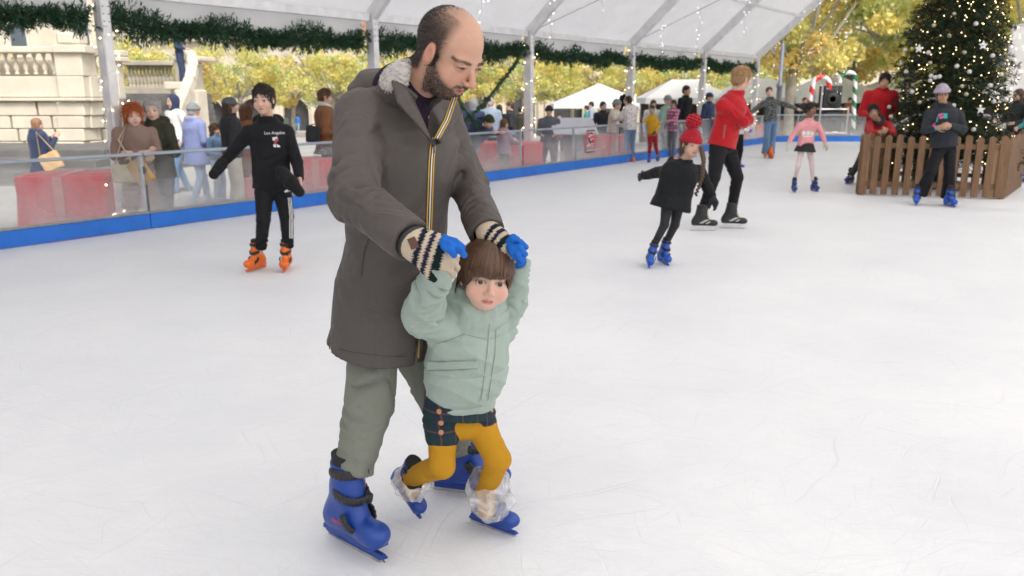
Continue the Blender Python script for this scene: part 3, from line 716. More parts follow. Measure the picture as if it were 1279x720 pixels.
# ---- arcade building far behind
M_stone = mat('pale_stone', (.58, .52, .42), .9, .12, .8, .4, 8)
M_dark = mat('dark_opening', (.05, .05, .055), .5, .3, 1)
M_win = mat('window_glass', (.10, .12, .14), .12, .1, 1, spec=.8)
def facade(x0, x1, Y, H, label, bay=4.6, arch_h=4.2):
    z0 = gz(Y) - .1; root = empty('arcade_building', (x0, Y, z0), label, 'building')
    n = int(round((x1 - x0) / bay)); bay = (x1 - x0) / n; mb = MB()
    for i in range(n):
        xa = x0 + i * bay; w = bay * .30; xc = xa + bay / 2; hs_ = arch_h - w
        # arch surround as a strip of quads, 0.5 m deep
        pts = [(xc - w, z0)] + [(xc - w * math.cos(a), z0 + hs_ + w * math.sin(a)) for a in np.linspace(0, math.pi, 13)] + [(xc + w, z0)]
        top = [(xa, z0)] + [(xa, z0 + hs_)] + [(xa + bay * k / 10, z0 + arch_h + 1) for k in range(0, 11)] + [(xa + bay, z0 + hs_)][:0] + [(xa + bay, z0)]
        m_ = min(len(pts), len(top)); 
        top = [(xa, z0)] + [(xa + bay * k / (len(pts) - 3), z0 + arch_h + 1) for k in range(len(pts) - 2)] + [(xa + bay, z0)]
        vs = []; 
        for (p, q) in zip(pts, top): vs += [(p[0], Y, p[1]), (q[0], Y, q[1]), (p[0], Y + .7, p[1])]
        fs = []
        for k in range(len(pts) - 1): fs += [(k * 3, k * 3 + 1, k * 3 + 4, k * 3 + 3), (k * 3, k * 3 + 3, k * 3 + 5, k * 3 + 2)]
        mb.add(vs, fs)
        for sx in (-1, 1): mb.box((xc + sx * (bay / 2 - .35), Y - .12, z0 + 1.9), (.28, .118, 1.9))
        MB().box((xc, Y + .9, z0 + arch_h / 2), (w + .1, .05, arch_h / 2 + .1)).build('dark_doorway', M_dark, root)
        if H > arch_h + 4:
            f = MB().box((xc, Y - .04, z0 + arch_h + 2.9), (.75, .08, 1.25)).build('window_frame', mat('window_trim', (.62, .58, .5), .8, .1), root)
            MB().box((xc, Y - .13, z0 + arch_h + 2.9), (.55, .01, 1.05)).build('pane', M_win, root)
    mb.box(((x0 + x1) / 2, Y + 3.0, z0 + (arch_h + 1 + H) / 2), ((x1 - x0) / 2, 3.0, (H - arch_h - 1) / 2))
    for z, h, d in ((arch_h + 1.05, .18, .25), (H, .3, .45)): mb.box(((x0 + x1) / 2, Y - d / 2 + .01, z0 + z), ((x1 - x0) / 2, d, h))
    mb.box(((x0 + x1) / 2, Y + 6.4, z0 + H / 2 - .5), ((x1 - x0) / 2, .3, H / 2 - .6))
    mb.build('wall', M_stone, root)
    rf = MB().prism([(x0, Y - .3, z0 + H + .3), (x0, Y + 6.6, z0 + H + .3), (x0, Y + 3, z0 + H + 2)], (x1 - x0, 0, 0)).build('roof', mat('clay_roof', (.3, .16, .1), .85, .2, 3), root)
    return root
def XU(u, Y): return (u - 639.5) / FPX * (Y * CP)
facade(XU(560, 84), XU(860, 84), 84, 11, 'pale stone building with arched doorways behind the market parasol', 4.8, 4.6)
facade(XU(180, 92), XU(556, 92), 92, 10, 'long pale arcaded building behind the yellow trees on the left', 4.6, 3.6)
facade(XU(870, 88), XU(1500, 88), 88, 12, 'pale arcaded building behind the white stalls on the right', 5, 4)
facade(XU(-160, 60), XU(150, 60), 60, 14, 'pale building seen above the stone balustrade at far left', 4.6, 4)
# ---- stone terrace with balustrade and stairs
M_lime = mat('cream_limestone', (.66, .60, .49), .9, .12, 1.5, .5, 14)
M_step = mat('grey_step_stone', (.15, .145, .14), .9, .2, 2, .4, 14)
terr = empty('stone_terrace', V(60, 200, 20.5), 'tall cream stone terrace wall with baluster rail and steps at far left', 'stone terrace')
def panel(name, u0, v0, u1, v1, Y, depth, m, parent, bev=.03):
    """block whose front face spans two pixels at depth Y"""
    a = V(u0, v0, Y); b = V(u1, v1, Y)
    x0, x1 = min(a[0], b[0]), max(a[0], b[0]); z0, z1 = min(a[2], b[2]), max(a[2], b[2])
    return (( (x0 + x1) / 2, Y + depth / 2, (z0 + z1) / 2), ((x1 - x0) / 2, depth / 2, (z1 - z0) / 2))
def blk(mb, u0, v0, u1, v1, Y, depth, bev=.02):
    c, h = panel('', u0, v0, u1, v1, Y, depth, None, None); mb.box(c, h, bev=bev)
mb = MB()
rs = np.random.RandomState(3)
vs_ = [95, 122, 127, 145, 161, 177, 192, 215]
for a, b in zip(vs_[:-1], vs_[1:]):
    dz = .12 if a == 122 else 0
    u = -120 + rs.rand() * 20
    while u < 112:
        w = 38 + rs.rand() * 20 if a not in (95, 122) else 240
        u2 = min(u + w, 116); blk(mb, u + .25, a + .5, u2 - .25, b - .3, 20.5 - dz, .6 + dz, .015); u = u2
    blk(mb, 70, a + .5, 106, b - .3, 20.2 - dz, .6, .02)
for a, b in zip(vs_[:-1], vs_[1:]): blk(mb, 112, a + .5, 148, b - .3, 21.4, .3, .02)
mb.box((-15.4, 21.6, .8), (3.7, .5, 1.5)); mb.build('wall', M_lime, terr)
mb = MB(); blk(mb, -120, 58, 70, 66, 20.35, .5); blk(mb, 64, 56, 106, 66, 20.1, .75); blk(mb, 100, 63, 150, 70, 21.3, .5); blk(mb, 140, 71, 151, 77, 21.1, .5); mb.build('handrail', M_lime, terr)
for aa in ((66, 66, 104, 95.4, 20.2, .7), (68, 40, 98, 55.7, 20.25, .5, .05), (143, 77, 150, 124, 21.2, .35)): mb = MB(); blk(mb, *aa); mb.build('pedestal', M_lime, terr)
def balusters(u0, u1, n, v0, v1, Y, parent, m):
    for i in range(n):
        u = u0 + (u1 - u0) * i / (n - 1); t = V(u, v0, Y); b = V(u, v1, Y); h = t[2] - b[2]
        pr = [(.085, 0), (.085, .06), (.05, .09), (.055, .14), (.10, .33), (.095, .42), (.045, .62), (.04, .78), (.07, .84), (.05, .88), (.085, .93), (.085, 1)]
        MB().lathe((t[0], Y + .2, b[2]), [(r * h / .75, z * h) for r, z in pr], 10).build('baluster', m, parent, True)
balusters(-36, 60, 9, 66, 93, 20.45, terr, M_lime); balusters(104, 140, 5, 70, 94, 21.45, terr, M_lime)
mb = MB()
for i, v in enumerate((262, 246, 232, 216)):
    Y = 15.2 + i * .9; z = -.24 - .02 + i * .16; mb.box((-13.4 - i * .25, Y + 3, z - .1), (5.2, 3, .16), bev=.015)
mb.build('low_steps', M_step, terr)
stair = empty('stone_staircase', V(185, 150, 23), 'grey stone stairs with weathered balustrade behind the hooded walker', 'staircase')
mb = MB()
for i in range(11):
    z = -.3 + i * .17; Y = 21.6 + i * .32; c = V(186, 150, Y); mb.box((c[0], Y + 1.6, z), (.78 + i * .0, 1.6, .085), bev=.012)
mb.build('step', M_step, stair)
mb = MB(); blk(mb, 150, 109, 214, 124, 25.4, .5); blk(mb, 150, 76, 216, 82, 25.3, .6); mb.build('handrail', mat('weathered_stone', (.42, .385, .31), .9, .2, 2, .5, 12), stair)
balusters(157, 209, 12, 82, 109, 25.45, stair, _mc['weathered_stone'])
for aa in ((142, 78, 150, 200, 23, .3, .03), (216, 76.2, 246, 215, 24.4, 1.2, .04), (214, 70, 249, 76, 24.3, 1.4, .03), (216, 112, 255, 220, 23.2, .8, .05)): mb = MB(); blk(mb, *aa); mb.build('pedestal', M_lime, stair)
mb = MB(); blk(mb, 204, 102.3, 234, 112, 23.55, .7, .02); mb.build('ledge', M_lime, stair)
# curved white coping of the stair
cur = [V(236, 68, 22.6), V(240, 74, 22.4), V(241, 85, 22.2), V(238, 100, 21.9), V(232, 115, 21.6), V(225, 130, 21.2), V(219, 148, 20.8), V(214, 175, 20.4), V(211, 215, 20.2)]
mb = MB()
for a, b in zip(cur[:-1], cur[1:]): mb.bar(a, b + (b - a) * .02, .27, .26, bev=.03)
mb.build('curved_coping', mat('white_limestone', (.60, .55, .45), .85, .08, 2, .3, 12), stair)
# ============================================================ THINGS IN THE PLACE
M_canvas = mat('white_canvas', (.68, .68, .67), .8, .04, 3, wrinkle=.3, wscale=2)
M_wcnt = mat('stall_wood', (.30, .18, .10), .7, .2, 4, .2, 20, stretch=(1, 1, 6))
M_steel = mat('pale_steel', (.5, .5, .52), .4, .1, 8, metal=.5)
def stall(u, Y, w, d, label, counter):
    x = (u - 639.5) / FPX * Y * CP; g = gz(Y); root = empty('market_stall', (x, Y, g), label, 'market stall', 'white-roofed market stalls')
    ev = 2.15; pk = 3.0
    mb = MB()
    for sx in (-1, 1):
        for dy in (0, d): mb.box((x + sx * (w / 2 - .06), Y + dy, g + ev / 2), (.03, .03, ev / 2))
    mb.build('frame', M_steel, root)
    o = .15; a, b, c, e = (x - w / 2 - o, Y - o, g + ev), (x + w / 2 + o, Y - o, g + ev), (x + w / 2 + o, Y + d + o, g + ev), (x - w / 2 - o, Y + d + o, g + ev)
    p, q = (x - w * .16, Y + d / 2, g + pk), (x + w * .16, Y + d / 2, g + pk)
    dn = lambda t: (t[0], t[1], t[2] - .26)
    MB().add([a, b, c, e, p, q, dn(a), dn(b), dn(c), dn(e)], [(0, 1, 5, 4), (1, 2, 5), (2, 3, 4, 5), (3, 0, 4), (0, 6, 7, 1), (1, 7, 8, 2), (2, 8, 9, 3), (3, 9, 6, 0)]).build('canopy', M_canvas, root)
    MB().box((x, Y + .1, g + .48), (w / 2 - .1, .3, .48), bev=.02).box((x, Y + .05, g + .985), (w / 2 - .05, .38, .025)).build('counter', counter, root)
    MB().box((x, Y + d - .05, g + 1.05), (w / 2 - .08, .03, 1.05)).build('back_panel', mat('stall_back', (.14, .10, .08), .8, .4, 2), root)
    mb = MB()
    for k in range(9):
        xx = x - w / 2 + .4 + k * (w - .8) / 8; h = .08 + .10 * ((k * 7) % 4) / 3
        mb.lathe((xx, Y + .05, g + 1.01), [(.07, 0), (.09, h * .6), (.05, h)], 8)
    mb.build('wares', mat('stall_wares', (.45, .22, .10), .6, .5, 3), root)
for k, (u, Y, w, lb) in enumerate([(862, 38, 3.8, 'leftmost white-roofed stall behind the man in the navy cap'), (958, 37, 3.8, 'white-roofed stall behind the skater with outstretched arms'), (1050, 36, 3.6, 'white-roofed stall behind the black loudspeakers'), (1140, 36, 3.6, 'white-roofed stall hidden behind the Christmas tree left side'), (1236, 36, 3.8, 'rightmost white-roofed stall behind the Christmas tree')]):
    stall(u, Y, w, 2.6, lb, M_wcnt if k % 2 else mat('stall_grey', (.22, .22, .23), .7, .2))
# parasol
x = (748 - 639.5) / FPX * 46 * CP; g = gz(46)
rt = empty('market_parasol', (x, 46, g), 'large white square parasol in front of the arched doorways', 'parasol')
MB().tube([(x, 46, g), (x, 46, g + 3.1)], .05, 8).build('pole', M_steel, rt)
cs = [(x - 2.6, 43.8, g + 2.05), (x + 2.6, 43.8, g + 2.05), (x + 2.6, 48.2, g + 2.05), (x - 2.6, 48.2, g + 2.05)]
MB().add(cs + [(x, 46, g + 3.15)] + [(p[0], p[1], p[2] - .22) for p in cs], [(0, 1, 4), (1, 2, 4), (2, 3, 4), (3, 0, 4), (0, 5, 6, 1), (1, 6, 7, 2), (2, 7, 8, 3), (3, 8, 5, 0)]).build('canopy', M_canvas, rt)
# grey pole by the corner
p = wallhit(973, 160, .7); p = V(973, 120, 27.2); rt = empty('metal_pole', (p[0], p[1], gz(p[1])), 'slim grey metal pole rising beside the last marquee column', 'pole')
MB().lathe((p[0], p[1], gz(p[1])), [(.13, 0), (.13, .12), (.085, .16), (.085, 2.2), (.11, 2.22), (.11, 2.32), (.06, 2.36), (.06, 3.55), (.03, 3.6)], 14).build('shaft', mat('grey_paint', (.20, .22, .26), .5, .1), rt, True)
MB().box((p[0], p[1], 2.30), (.14, .03, .03)).build('bracket', _mc['grey_paint'], rt)
# loudspeakers
M_spk = mat('speaker_black', (.02, .022, .025), .6, .2, 8, .3, 80)
M_cone = mat('speaker_grille', (.035, .037, .04), .45, .2, 60)
def speaker(u, vt, vb, Y, lb):
    a = V(u, vt, Y); b = V(u, vb, Y); h = (a[2] - b[2]) / 2; c = (a + b) / 2
    rt = empty('loudspeaker', (c[0], Y, b[2]), lb, 'loudspeaker', 'stacked black loudspeakers')
    MB().box((c[0], Y + .25, c[2]), (.30, .25, h - .01), bev=.02).build('cabinet', M_spk, rt)
    MB().lathe((c[0], Y - .001, c[2] - h * .25), [(.21, 0), (.20, .02), (.1, .0)], 20, np.array([(1, 0, 0), (0, 0, 1), (0, -1, 0)])).build('woofer', M_cone, rt, True)
    MB().box((c[0], Y - .008, c[2] + h * .62), (.2, .008, h * .2), bev=.004).build('horn', M_cone, rt)
speaker(1040.5, 107, 134.5, 27.6, 'upper black loudspeaker of the stack on the scaffold frame'); speaker(1040.5, 138, 165, 27.6, 'lower black loudspeaker of the stack on the scaffold frame')
c = V(1040, 136, 27.6); rt = empty('scaffold_frame', (c[0], 27.6, gz(27.6)), 'pale metal scaffold frame carrying two black loudspeakers', 'scaffold'); g = gz(27.6)
mb = MB()
for dx in (-.42, .5):
    for dy in (-.05, .6): mb.tube([(c[0] + dx, 27.6 + dy, g), (c[0] + dx, 27.6 + dy, c[2] + (.75 if dx < 0 else .05))], .03, 8)
for dy in (-.05, .6):
    for zz in (c[2] - .02, c[2] - .80, g + .15): mb.tube([(c[0] - .42, 27.6 + dy, zz), (c[0] + .5, 27.6 + dy, zz)], .025, 8)
mb.box((c[0], 27.87, c[2] - .825), (.44, .3, .02)); mb.box((c[0], 27.87, c[2] - .005), (.44, .3, .015)); mb.build('tube', M_steel, rt)
# candy canes
def cane(pts, r, base_col, lb, stripe):
    rt = empty('candy_cane', pts[0], lb, 'candy cane', None)
    P = [pts[0]]
    for a, b in zip(pts[:-1], pts[1:]):
        k = max(1, int(np.linalg.norm(b - a) / .02)); P += [a + (b - a) * q / k for q in range(1, k + 1)]
    n = 16; mb = MB(); mb.tube(P, r, n, cap=True)
    idx = []
    for i in range(len(P) - 1):
        for k in range(n): idx.append(1 if ((i * .02 / .42 + k / n) % 1.0) < .5 else 0)
    idx += [0, 0]
    o = mesh_obj('striped_cane', np.array(mb.v), mb.f, None, rt, True, mats=[mat('cane_white', (.8, .8, .78), .4, .05), stripe], midx=idx)
    MB().lathe((pts[0][0], pts[0][1], pts[0][2] - .04), [(.3, 0), (.3, .04), (.1, .06)], 16).build('base_plate', M_steel, rt)
def arc(c, r, a0, a1, Y, n=14):
    return [A3(c[0] + r * math.cos(math.radians(a0 + (a1 - a0) * i / n)), Y, c[2] + r * math.sin(math.radians(a0 + (a1 - a0) * i / n))) for i in range(n + 1)]
Y = 27.0; b0 = V(1012, 150, Y); b0[2] = gz(Y) + .05; q1 = V(1015, 108, Y); c = V(1026, 102, Y)
c = A3(q1[0] + .27, Y, q1[2] + .02)
cane([b0, A3(q1[0] - .06, Y, q1[2] - .5)] + arc(c, .27, 170, 5, Y) + [A3(c[0] + .27, Y, c[2] - .12)], .08, None, 'red and white striped candy cane above the pink-sweater girl', mat('cane_red', (.65, .03, .03), .4, .05))
b0 = V(1068, 150, Y); b0[2] = gz(Y) + .05; q1 = V(1068, 104, Y); c = A3(q1[0] - .24, Y, q1[2] + .1)
cane([b0, q1] + arc(c, .24, 0, 165, Y) + [A3(c[0] - .27, Y, c[2] - .1)], .07, None, 'green and white striped candy cane right of the loudspeakers', mat('cane_green', (.02, .16, .07), .4, .05))
# gift-box benches draped in red cloth
M_red = cloth('red_drape', (.82, .085, .10), .8, wrinkle=.6)
M_rib = cloth('ribbon_pale_red', (.75, .25, .22), .6)
def giftbox(c, hx, hy, h, rz, lb):
    c = np.asarray(c, float); rt = empty('gift_box_bench', c, lb, 'gift box', 'red-draped gift boxes outside the barrier', rz)
    cz, sz = math.cos(rz), math.sin(rz); ax = np.array([(cz, sz, 0), (-sz, cz, 0), (0, 0, 1)])
    per = []; N = 96
    for k in range(N):
        a = 2 * math.pi * k / N; q = (abs(math.cos(a)) ** 8 + abs(math.sin(a)) ** 8) ** (-1 / 8); per.append((math.cos(a) * q, math.sin(a) * q, a))
    vs = []; levels = [(1.0, .0, .97), (.97, .0, 1.0), (.7, .15, 1.0), (.4, .5, 1.01), (0.0, 1.0, 1.02)]
    for (t, am, sc_) in levels:
        for (px, py, a) in per:
            w = am * .035 * (math.sin(a * 13 + rz) + .5 * math.sin(a * 29)); vs.append(c + (ax[0] * px * (hx * sc_ + w) + ax[1] * py * (hy * sc_ + w)) + A3(0, 0, h * t))
    fs = [(i * N + k, (i + 1) * N + k, (i + 1) * N + (k + 1) % N, i * N + (k + 1) % N) for i in range(4) for k in range(N)]
    fs.append(tuple(range(N))); mesh_obj('drape', vs, fs, M_red, rt, False)
    mb = MB(); mb.box(c + A3(0, 0, h + .004), (hx * 1.0, .05, .003), ax); mb.box(c + A3(0, 0, h + .006), (.05, hy * 1.0, .003), ax)
    mb.box(c - ax[1] * (hy * 1.02 + .02) + A3(0, 0, h / 2), (.05, .004, h / 2), ax); mb.box(c + ax[0] * (hx * 1.02 + .02) + A3(0, 0, h / 2), (.004, .05, h / 2), ax)
    mb.build('ribbon', M_rib, rt)
p = V(88, 222, 9.7); giftbox((p[0], p[1], -.22), .50, .42, .76, math.radians(10), 'large red-draped gift box in front of the navy-coat woman')
p = wallhit(396, 230, 1.0); giftbox((p[0], p[1], -.22), .28, .32, .76, .2, 'red-draped gift box beside the boy in the black hoodie')
p = wallhit(634, 190, .95); giftbox((p[0] - .1, p[1], -.22), .75, .42, .78, .1, 'wide red-draped gift box behind the child in the lilac jacket')
p = wallhit(757, 180, 1.0); giftbox((p[0], p[1], -.22), .45, .4, .76, .3, 'red-draped gift box behind the rules poster')
p = wallhit(938, 160, 1.3); giftbox((p[0], p[1], -.5), .5, .4, .95, .3, 'farthest red gift box near the last marquee column')
p = wallhit(304, 235, 1.0); giftbox((p[0] + .1, p[1], -.22), .17, .2, .55, .3, 'small dull red gift box behind the boy\'s arm')
# poster on the pane
a = wallhit(732.5, 163, -.004); b = wallhit(743, 162, -.004); z1, z0 = a[2], wallhit(732.5, 191, -.004)[2]
rt = empty('rules_poster', (a + b) / 2, 'narrow black, white and red poster stuck on the barrier pane', 'poster')
dx = b - a; dx[2] = 0; Lp = np.linalg.norm(dx); dx /= Lp; ctr = A3((a[0] + b[0]) / 2, (a[1] + b[1]) / 2, (z0 + z1) / 2); H2 = (z1 - z0) / 2; AXP = np.array([dx, WO, A3(0, 0, 1)])
def pq(mb, x0, x1, za, zb, dep): mb.box(ctr + dx * ((x0 + x1) / 2) * Lp + A3(0, 0, (za + zb) / 2 * H2) - WO * dep, (abs(x1 - x0) / 2 * Lp, .001, abs(zb - za) / 2 * H2), AXP)
mb = MB(); pq(mb, -.5, .5, -1, 1, 0); mb.build('sheet', mat('poster_sheet', (.72, .55, .56), .5, .05), rt)
mb = MB(); pq(mb, -.5, .5, .88, 1, .003); pq(mb, -.5, .5, -1, -.9, .003); pq(mb, -.5, -.46, -.9, .88, .003); pq(mb, .46, .5, -.9, .88, .003)
for (x0, x1, za, zb) in [(-.1, .25, .62, .8), (-.25, -.05, .0, .35), (-.18, .1, -.2, .02), (-.4, -.3, .1, .5)]: pq(mb, x0, x1, za, zb, .0035)
for k in range(3):
    cx = -.28 + .28 * k
    for q in range(12):
        a_ = q / 12 * 2 * math.pi; pq(mb, cx + .11 * math.cos(a_) - .03, cx + .11 * math.cos(a_) + .03, -.62 + .13 * math.sin(a_) - .03, -.62 + .13 * math.sin(a_) + .03, .0035)
mb.build('black_print', mat('print_black', (.02, .02, .02), .5, 0), rt)
mb = MB()
for (x0, x1, za, zb) in [(-.4, -.15, .5, .8), (.0, .42, .25, .45), (-.4, -.28, -.3, .05), (.12, .42, -.2, .15), (.2, .4, .5, .6), (-.05, .42, -.4, -.3)]: pq(mb, x0, x1, za, zb, .0035)
mb.build('red_print', mat('print_red', (.6, .02, .04), .5, 0), rt)
# slanted information desk
p = wallhit(716, 178, 1.0); p[2] = -.22; rt = empty('information_lectern', p, 'grey slanted information board on a post behind the barrier', 'lectern')
MB().box(p + A3(0, 0, .42), (.20, .14, .42), np.array([WD, WO, A3(0, 0, 1)]), bev=.02).build('pedestal', mat('lectern_grey', (.30, .31, .33), .5, .1), rt)
axl = np.array([nrm(A3(.9, .2, 0)), nrm(A3(-.2, .9, .6)), nrm(np.cross(A3(.9, .2, 0), A3(-.2, .9, .6)))])
MB().box(p + A3(0, 0, 1.0), (.50, .30, .02), axl, bev=.01).build('board', mat('lectern_board', (.62, .62, .66), .3, .05), rt)
# white banner with lights at the right edge
p = V(1283, 100, 17); g = -.2
rt = empty('fabric_banner', (p[0] - .42, 17, g), 'tall white fabric banner on a pole at the right edge behind the tree', 'banner')
t, b_ = V(1280, 32, 17), V(1280, 118, 17)
MB().tube([(p[0] - .44, 17, g), (p[0] - .44, 17, t[2])], .025, 8).tube([(p[0] - .44, 17, t[2]), (p[0] + .5, 17, t[2] + .05)], .02, 8).build('pole', M_steel, rt)
vs = []
for j in range(13):
    for i in range(7):
        x = p[0] - .40 + .9 * i / 6; z = t[2] + .02 + (b_[2] - t[2]) * j / 12; vs.append((x, 17 + .03 * math.sin(i * 1.3 + j * .5), z - .02))
mesh_obj('banner_cloth', vs, [(j * 7 + i, j * 7 + i + 1, (j + 1) * 7 + i + 1, (j + 1) * 7 + i) for j in range(12) for i in range(6)], M_canvas, rt, True)
for q in range(2):
    x = p[0] - .36 + .22 * q; light_string([A3(x + .05 * math.sin(k * 1.2), 16.93, t[2] + .1 - k * .13) for k in range(16)], 18, ['string of warm lights on the left side of the white banner', 'string of warm lights down the middle of the white banner'][q], ME_bulb, 'lights on the banner', .04)
# ---- Christmas tree
TX, TY = 6.95, 13.15
xt = empty('christmas_tree', (TX, TY, 0), 'tall dark green Christmas tree with warm lights and white baubles inside the picket fence', 'Christmas tree')
TH = 5.4; rs = np.random.RandomState(9)
MB().tube([(TX, TY, 0), (TX, TY, TH * .6), (TX, TY, TH - .1)], [.11, .06, .01], 10).build('trunk', mat('fir_bark', (.10, .065, .04), .9, .3, 6, .4, 20), xt, True)
def TR(z): return 1.06 * max(0.02, 1 - (z - .3) / (TH - .3)) ** .82
pts = []; drs = []; stems = MB(); lights = []; tips = []
z = .35
while z < TH - .1:
    R = TR(z) ; nb = int(9 + 12 * R)
    for b in range(nb):
        a = rs.rand() * 2 * math.pi; Lb = R * (.78 + .30 * rs.rand()); d = A3(math.cos(a), math.sin(a), 0); droop = .12 + .22 * rs.rand()
        N = 7; P = [A3(TX, TY, z + .1) + d * (Lb * q / N) + A3(0, 0, .10 * math.sin(q / N * 3.1) - droop * Lb * (q / N) ** 1.5) for q in range(N + 1)]
        stems.tube([P[0], P[3], P[7]], [.014, .009, .004], 4, cap=False); tips.append((P[7], d))
        sd = np.cross(d, (0, 0, 1))
        for q in range(2, N + 1):
            for sg in (-1, 1):
                tw = d * .6 + sd * sg * (.8 + .3 * rs.rand()) + A3(0, 0, -.15 + .25 * rs.rand()); tw = nrm(tw); tlw = (.20 - .015 * q) * (.7 + .5 * rs.rand())
                if q < 4: tlw *= 1.2
                for m in range(9):
                    pts.append(P[q] + tw * tlw * (m / 9.0)); drs.append(tw * .7 + rs.normal(size=3) * .5)
                if rs.rand() < .25: lights.append(P[q] + tw * tlw + A3(0, 0, .012))
        for m in range(7): pts.append(P[7] - d * .1 + d * .12 * m / 7); drs.append(d * .8 + rs.normal(size=3) * .5)
    z += .105
pts = np.array(pts); drs = np.array(drs)
v, f = blades(pts, drs, .085 * (.6 + .7 * rs.rand(len(pts))), .013, rs)
mesh_obj('needle_boughs', v, f, M_fir, xt, col=fircol(len(v), (.009, .024, .009), (.03, .055, .018)))
stems.build('branches', _mc['fir_bark'], xt)
MB().lathe((TX, TY, .02), [(.5, .0), (.5, .05), (.25, .07)], 20).build('stand', M_steel, xt)
M_tbulb = mat('tree_bulb', (1, .8, .5), .5, 0, emit=(1, .74, .38), estr=5)
ME_tl = sphere_mesh('light_bulb', .0078, M_tbulb)
# lights near the outside, facing the rink side, visible height
lt = [p for p in lights if p[2] < 4.0 and np.hypot(p[0] - TX, p[1] - TY) > TR(p[2]) * .72]
rs.shuffle(lt)
vis = sorted([p for p in lt if p[1] < TY + .1], key=lambda p: p[1] - .0 * p[2])[:420]
rs.shuffle(vis); 
for p in vis[:100]: place(ME_tl, 'light_bulb', p, xt)
bv, bf = ico(.0075, 1); V_ = []; F_ = []
for p in vis[100:300] + [p for p in lt if p[1] > TY + .1][:90]:
    n0 = len(V_); V_ += [tuple(q + p) for q in bv]; F_ += [tuple(k + n0 for k in q) for q in bf]
tag(mesh_obj('distant_light_bulbs', V_, F_, M_tbulb, xt, True), kind='stuff')
M_bw = mat('bauble_white', (.6, .6, .58), .25, .03); M_bs = mat('bauble_champagne', (.45, .40, .28), .25, .05, metal=.5)
MEb = sphere_mesh('bauble', .033, M_bw, 2); MEs = sphere_mesh('bauble', .032, M_bs, 2)
M_star = mat('star_white', (.8, .8, .8), .4, 0)
def bauble_at(u, v, kind):
    # on the cone's surface along the ray
    r = ray(u, v)
    for k in range(900):
        t = 11.5 + k * .003; p = A3(0, 0, CH) + r * (t / r[1])
        if np.hypot(p[0] - TX, p[1] - TY) < TR(p[2]) * 1.0: break
    else: return
    p = p - nrm(A3(TX - p[0], TY - p[1], 0)) * .03
    if kind == 2:
        pl = []
        for q in range(10):
            a = math.pi / 2 + q * math.pi / 5; rr = .07 if q % 2 == 0 else .03; pl.append(p + A3(math.cos(a) * rr, 0, math.sin(a) * rr))
        o = MB().prism(pl[::-1], (0, .02, 0)).build('star_ornament', M_star, xt)
    else: place(MEb if kind == 0 else MEs, 'bauble', p, xt)
for (u, v, k) in [(1133, 63, 0), (1161, 66, 0), (1168, 32, 1), (1192, 18, 1), (1195, 83, 0), (1238, 70, 0), (1134, 90, 0), (1164, 95, 0), (1169, 97, 0), (1174, 96, 0), (1163, 101, 0), (1141, 115, 0), (1113, 134, 0), (1115, 146, 0), (1235, 107, 0), (1239, 127, 0), (1201, 108, 1), (1206, 118, 1), (1191, 132, 0), (1128, 80, 0), (1150, 61, 2), (1227, 57, 2), (1224, 137, 2), (1117, 163, 0), (1215, 162, 0), (1204, 66, 1), (1163, 79, 1), (1132, 27, 0), (1178, 128, 0), (1150, 128, 1), (1210, 90, 0), (1112, 121, 0), (1248, 93, 0), (1186, 45, 1), (1218, 30, 0)]: bauble_at(u, v, k)
# ---- picket fence box round the tree
M_wood = mat('picket_wood', (.20, .112, .058), .7, .25, 5, .4, 40, stretch=(9, 9, 1)); M_wood2 = mat('pale_batten_wood', (.42, .27, .15), .7, .15, 5, .3, 40, stretch=(9, 9, 1))
P1 = G(1069, 243.5); P2 = G(1252, 249.5); P3 = G(1274, 234); back = P1 + (P3 - P2); back[2] = 0
pf = empty('picket_fence', (P1 + P3) / 2, 'brown wooden picket fence boxed around the Christmas tree', 'picket fence')
HT = .90
def pick(p, q, n, w, front):
    d = q - p; L_ = np.linalg.norm(d); d /= L_; o = A3(d[1], -d[0], 0)
    ax = np.array([d, o, A3(0, 0, 1)])
    for i in range(n):
        c = p + d * (L_ * (i + .5) / n); h = HT - .015 * ((i * 5) % 3); pl = [c - d * w / 2, c + d * w / 2]
        poly = [c - d * w / 2 + A3(0, 0, .02), c + d * w / 2 + A3(0, 0, .02), c + d * w / 2 + A3(0, 0, h - w * .35), c + d * w * .3 + A3(0, 0, h - .012), c + A3(0, 0, h), c - d * w * .3 + A3(0, 0, h - .012), c - d * w / 2 + A3(0, 0, h - w * .35)]
        MB().prism([x - o * .0 for x in poly], o * .02).build('picket', M_wood, pf)
    for z in (.17, .73): MB().bar(p + d * .012 - o * .022 + A3(0, 0, z), q - d * .012 - o * .022 + A3(0, 0, z), .035, .075, bev=.004).build('rail', M_wood, pf)
pick(P1, P2, 13, .088, True); pick(P2, P3, 9, .15, True); pick(P3, back, 13, .088, False); pick(back, P1, 9, .15, False)
d = nrm(P2 - P1); o = A3(d[1], -d[0], 0)
for c in (P1 + d * .10, P2 - d * .13): MB().box(c + A3(0, 0, .40) - o * .045, (.042, .02, .38), np.array([d, o, A3(0, 0, 1)]), bev=.004).build('batten', M_wood2, pf)
for c in (P1, P2, P3, back): MB().box(c + A3(0, 0, .42) + (np.array([(TX + .1), TY, 0]) - c) * .03, (.03, .03, .42), bev=.004).build('corner_post', M_wood, pf)
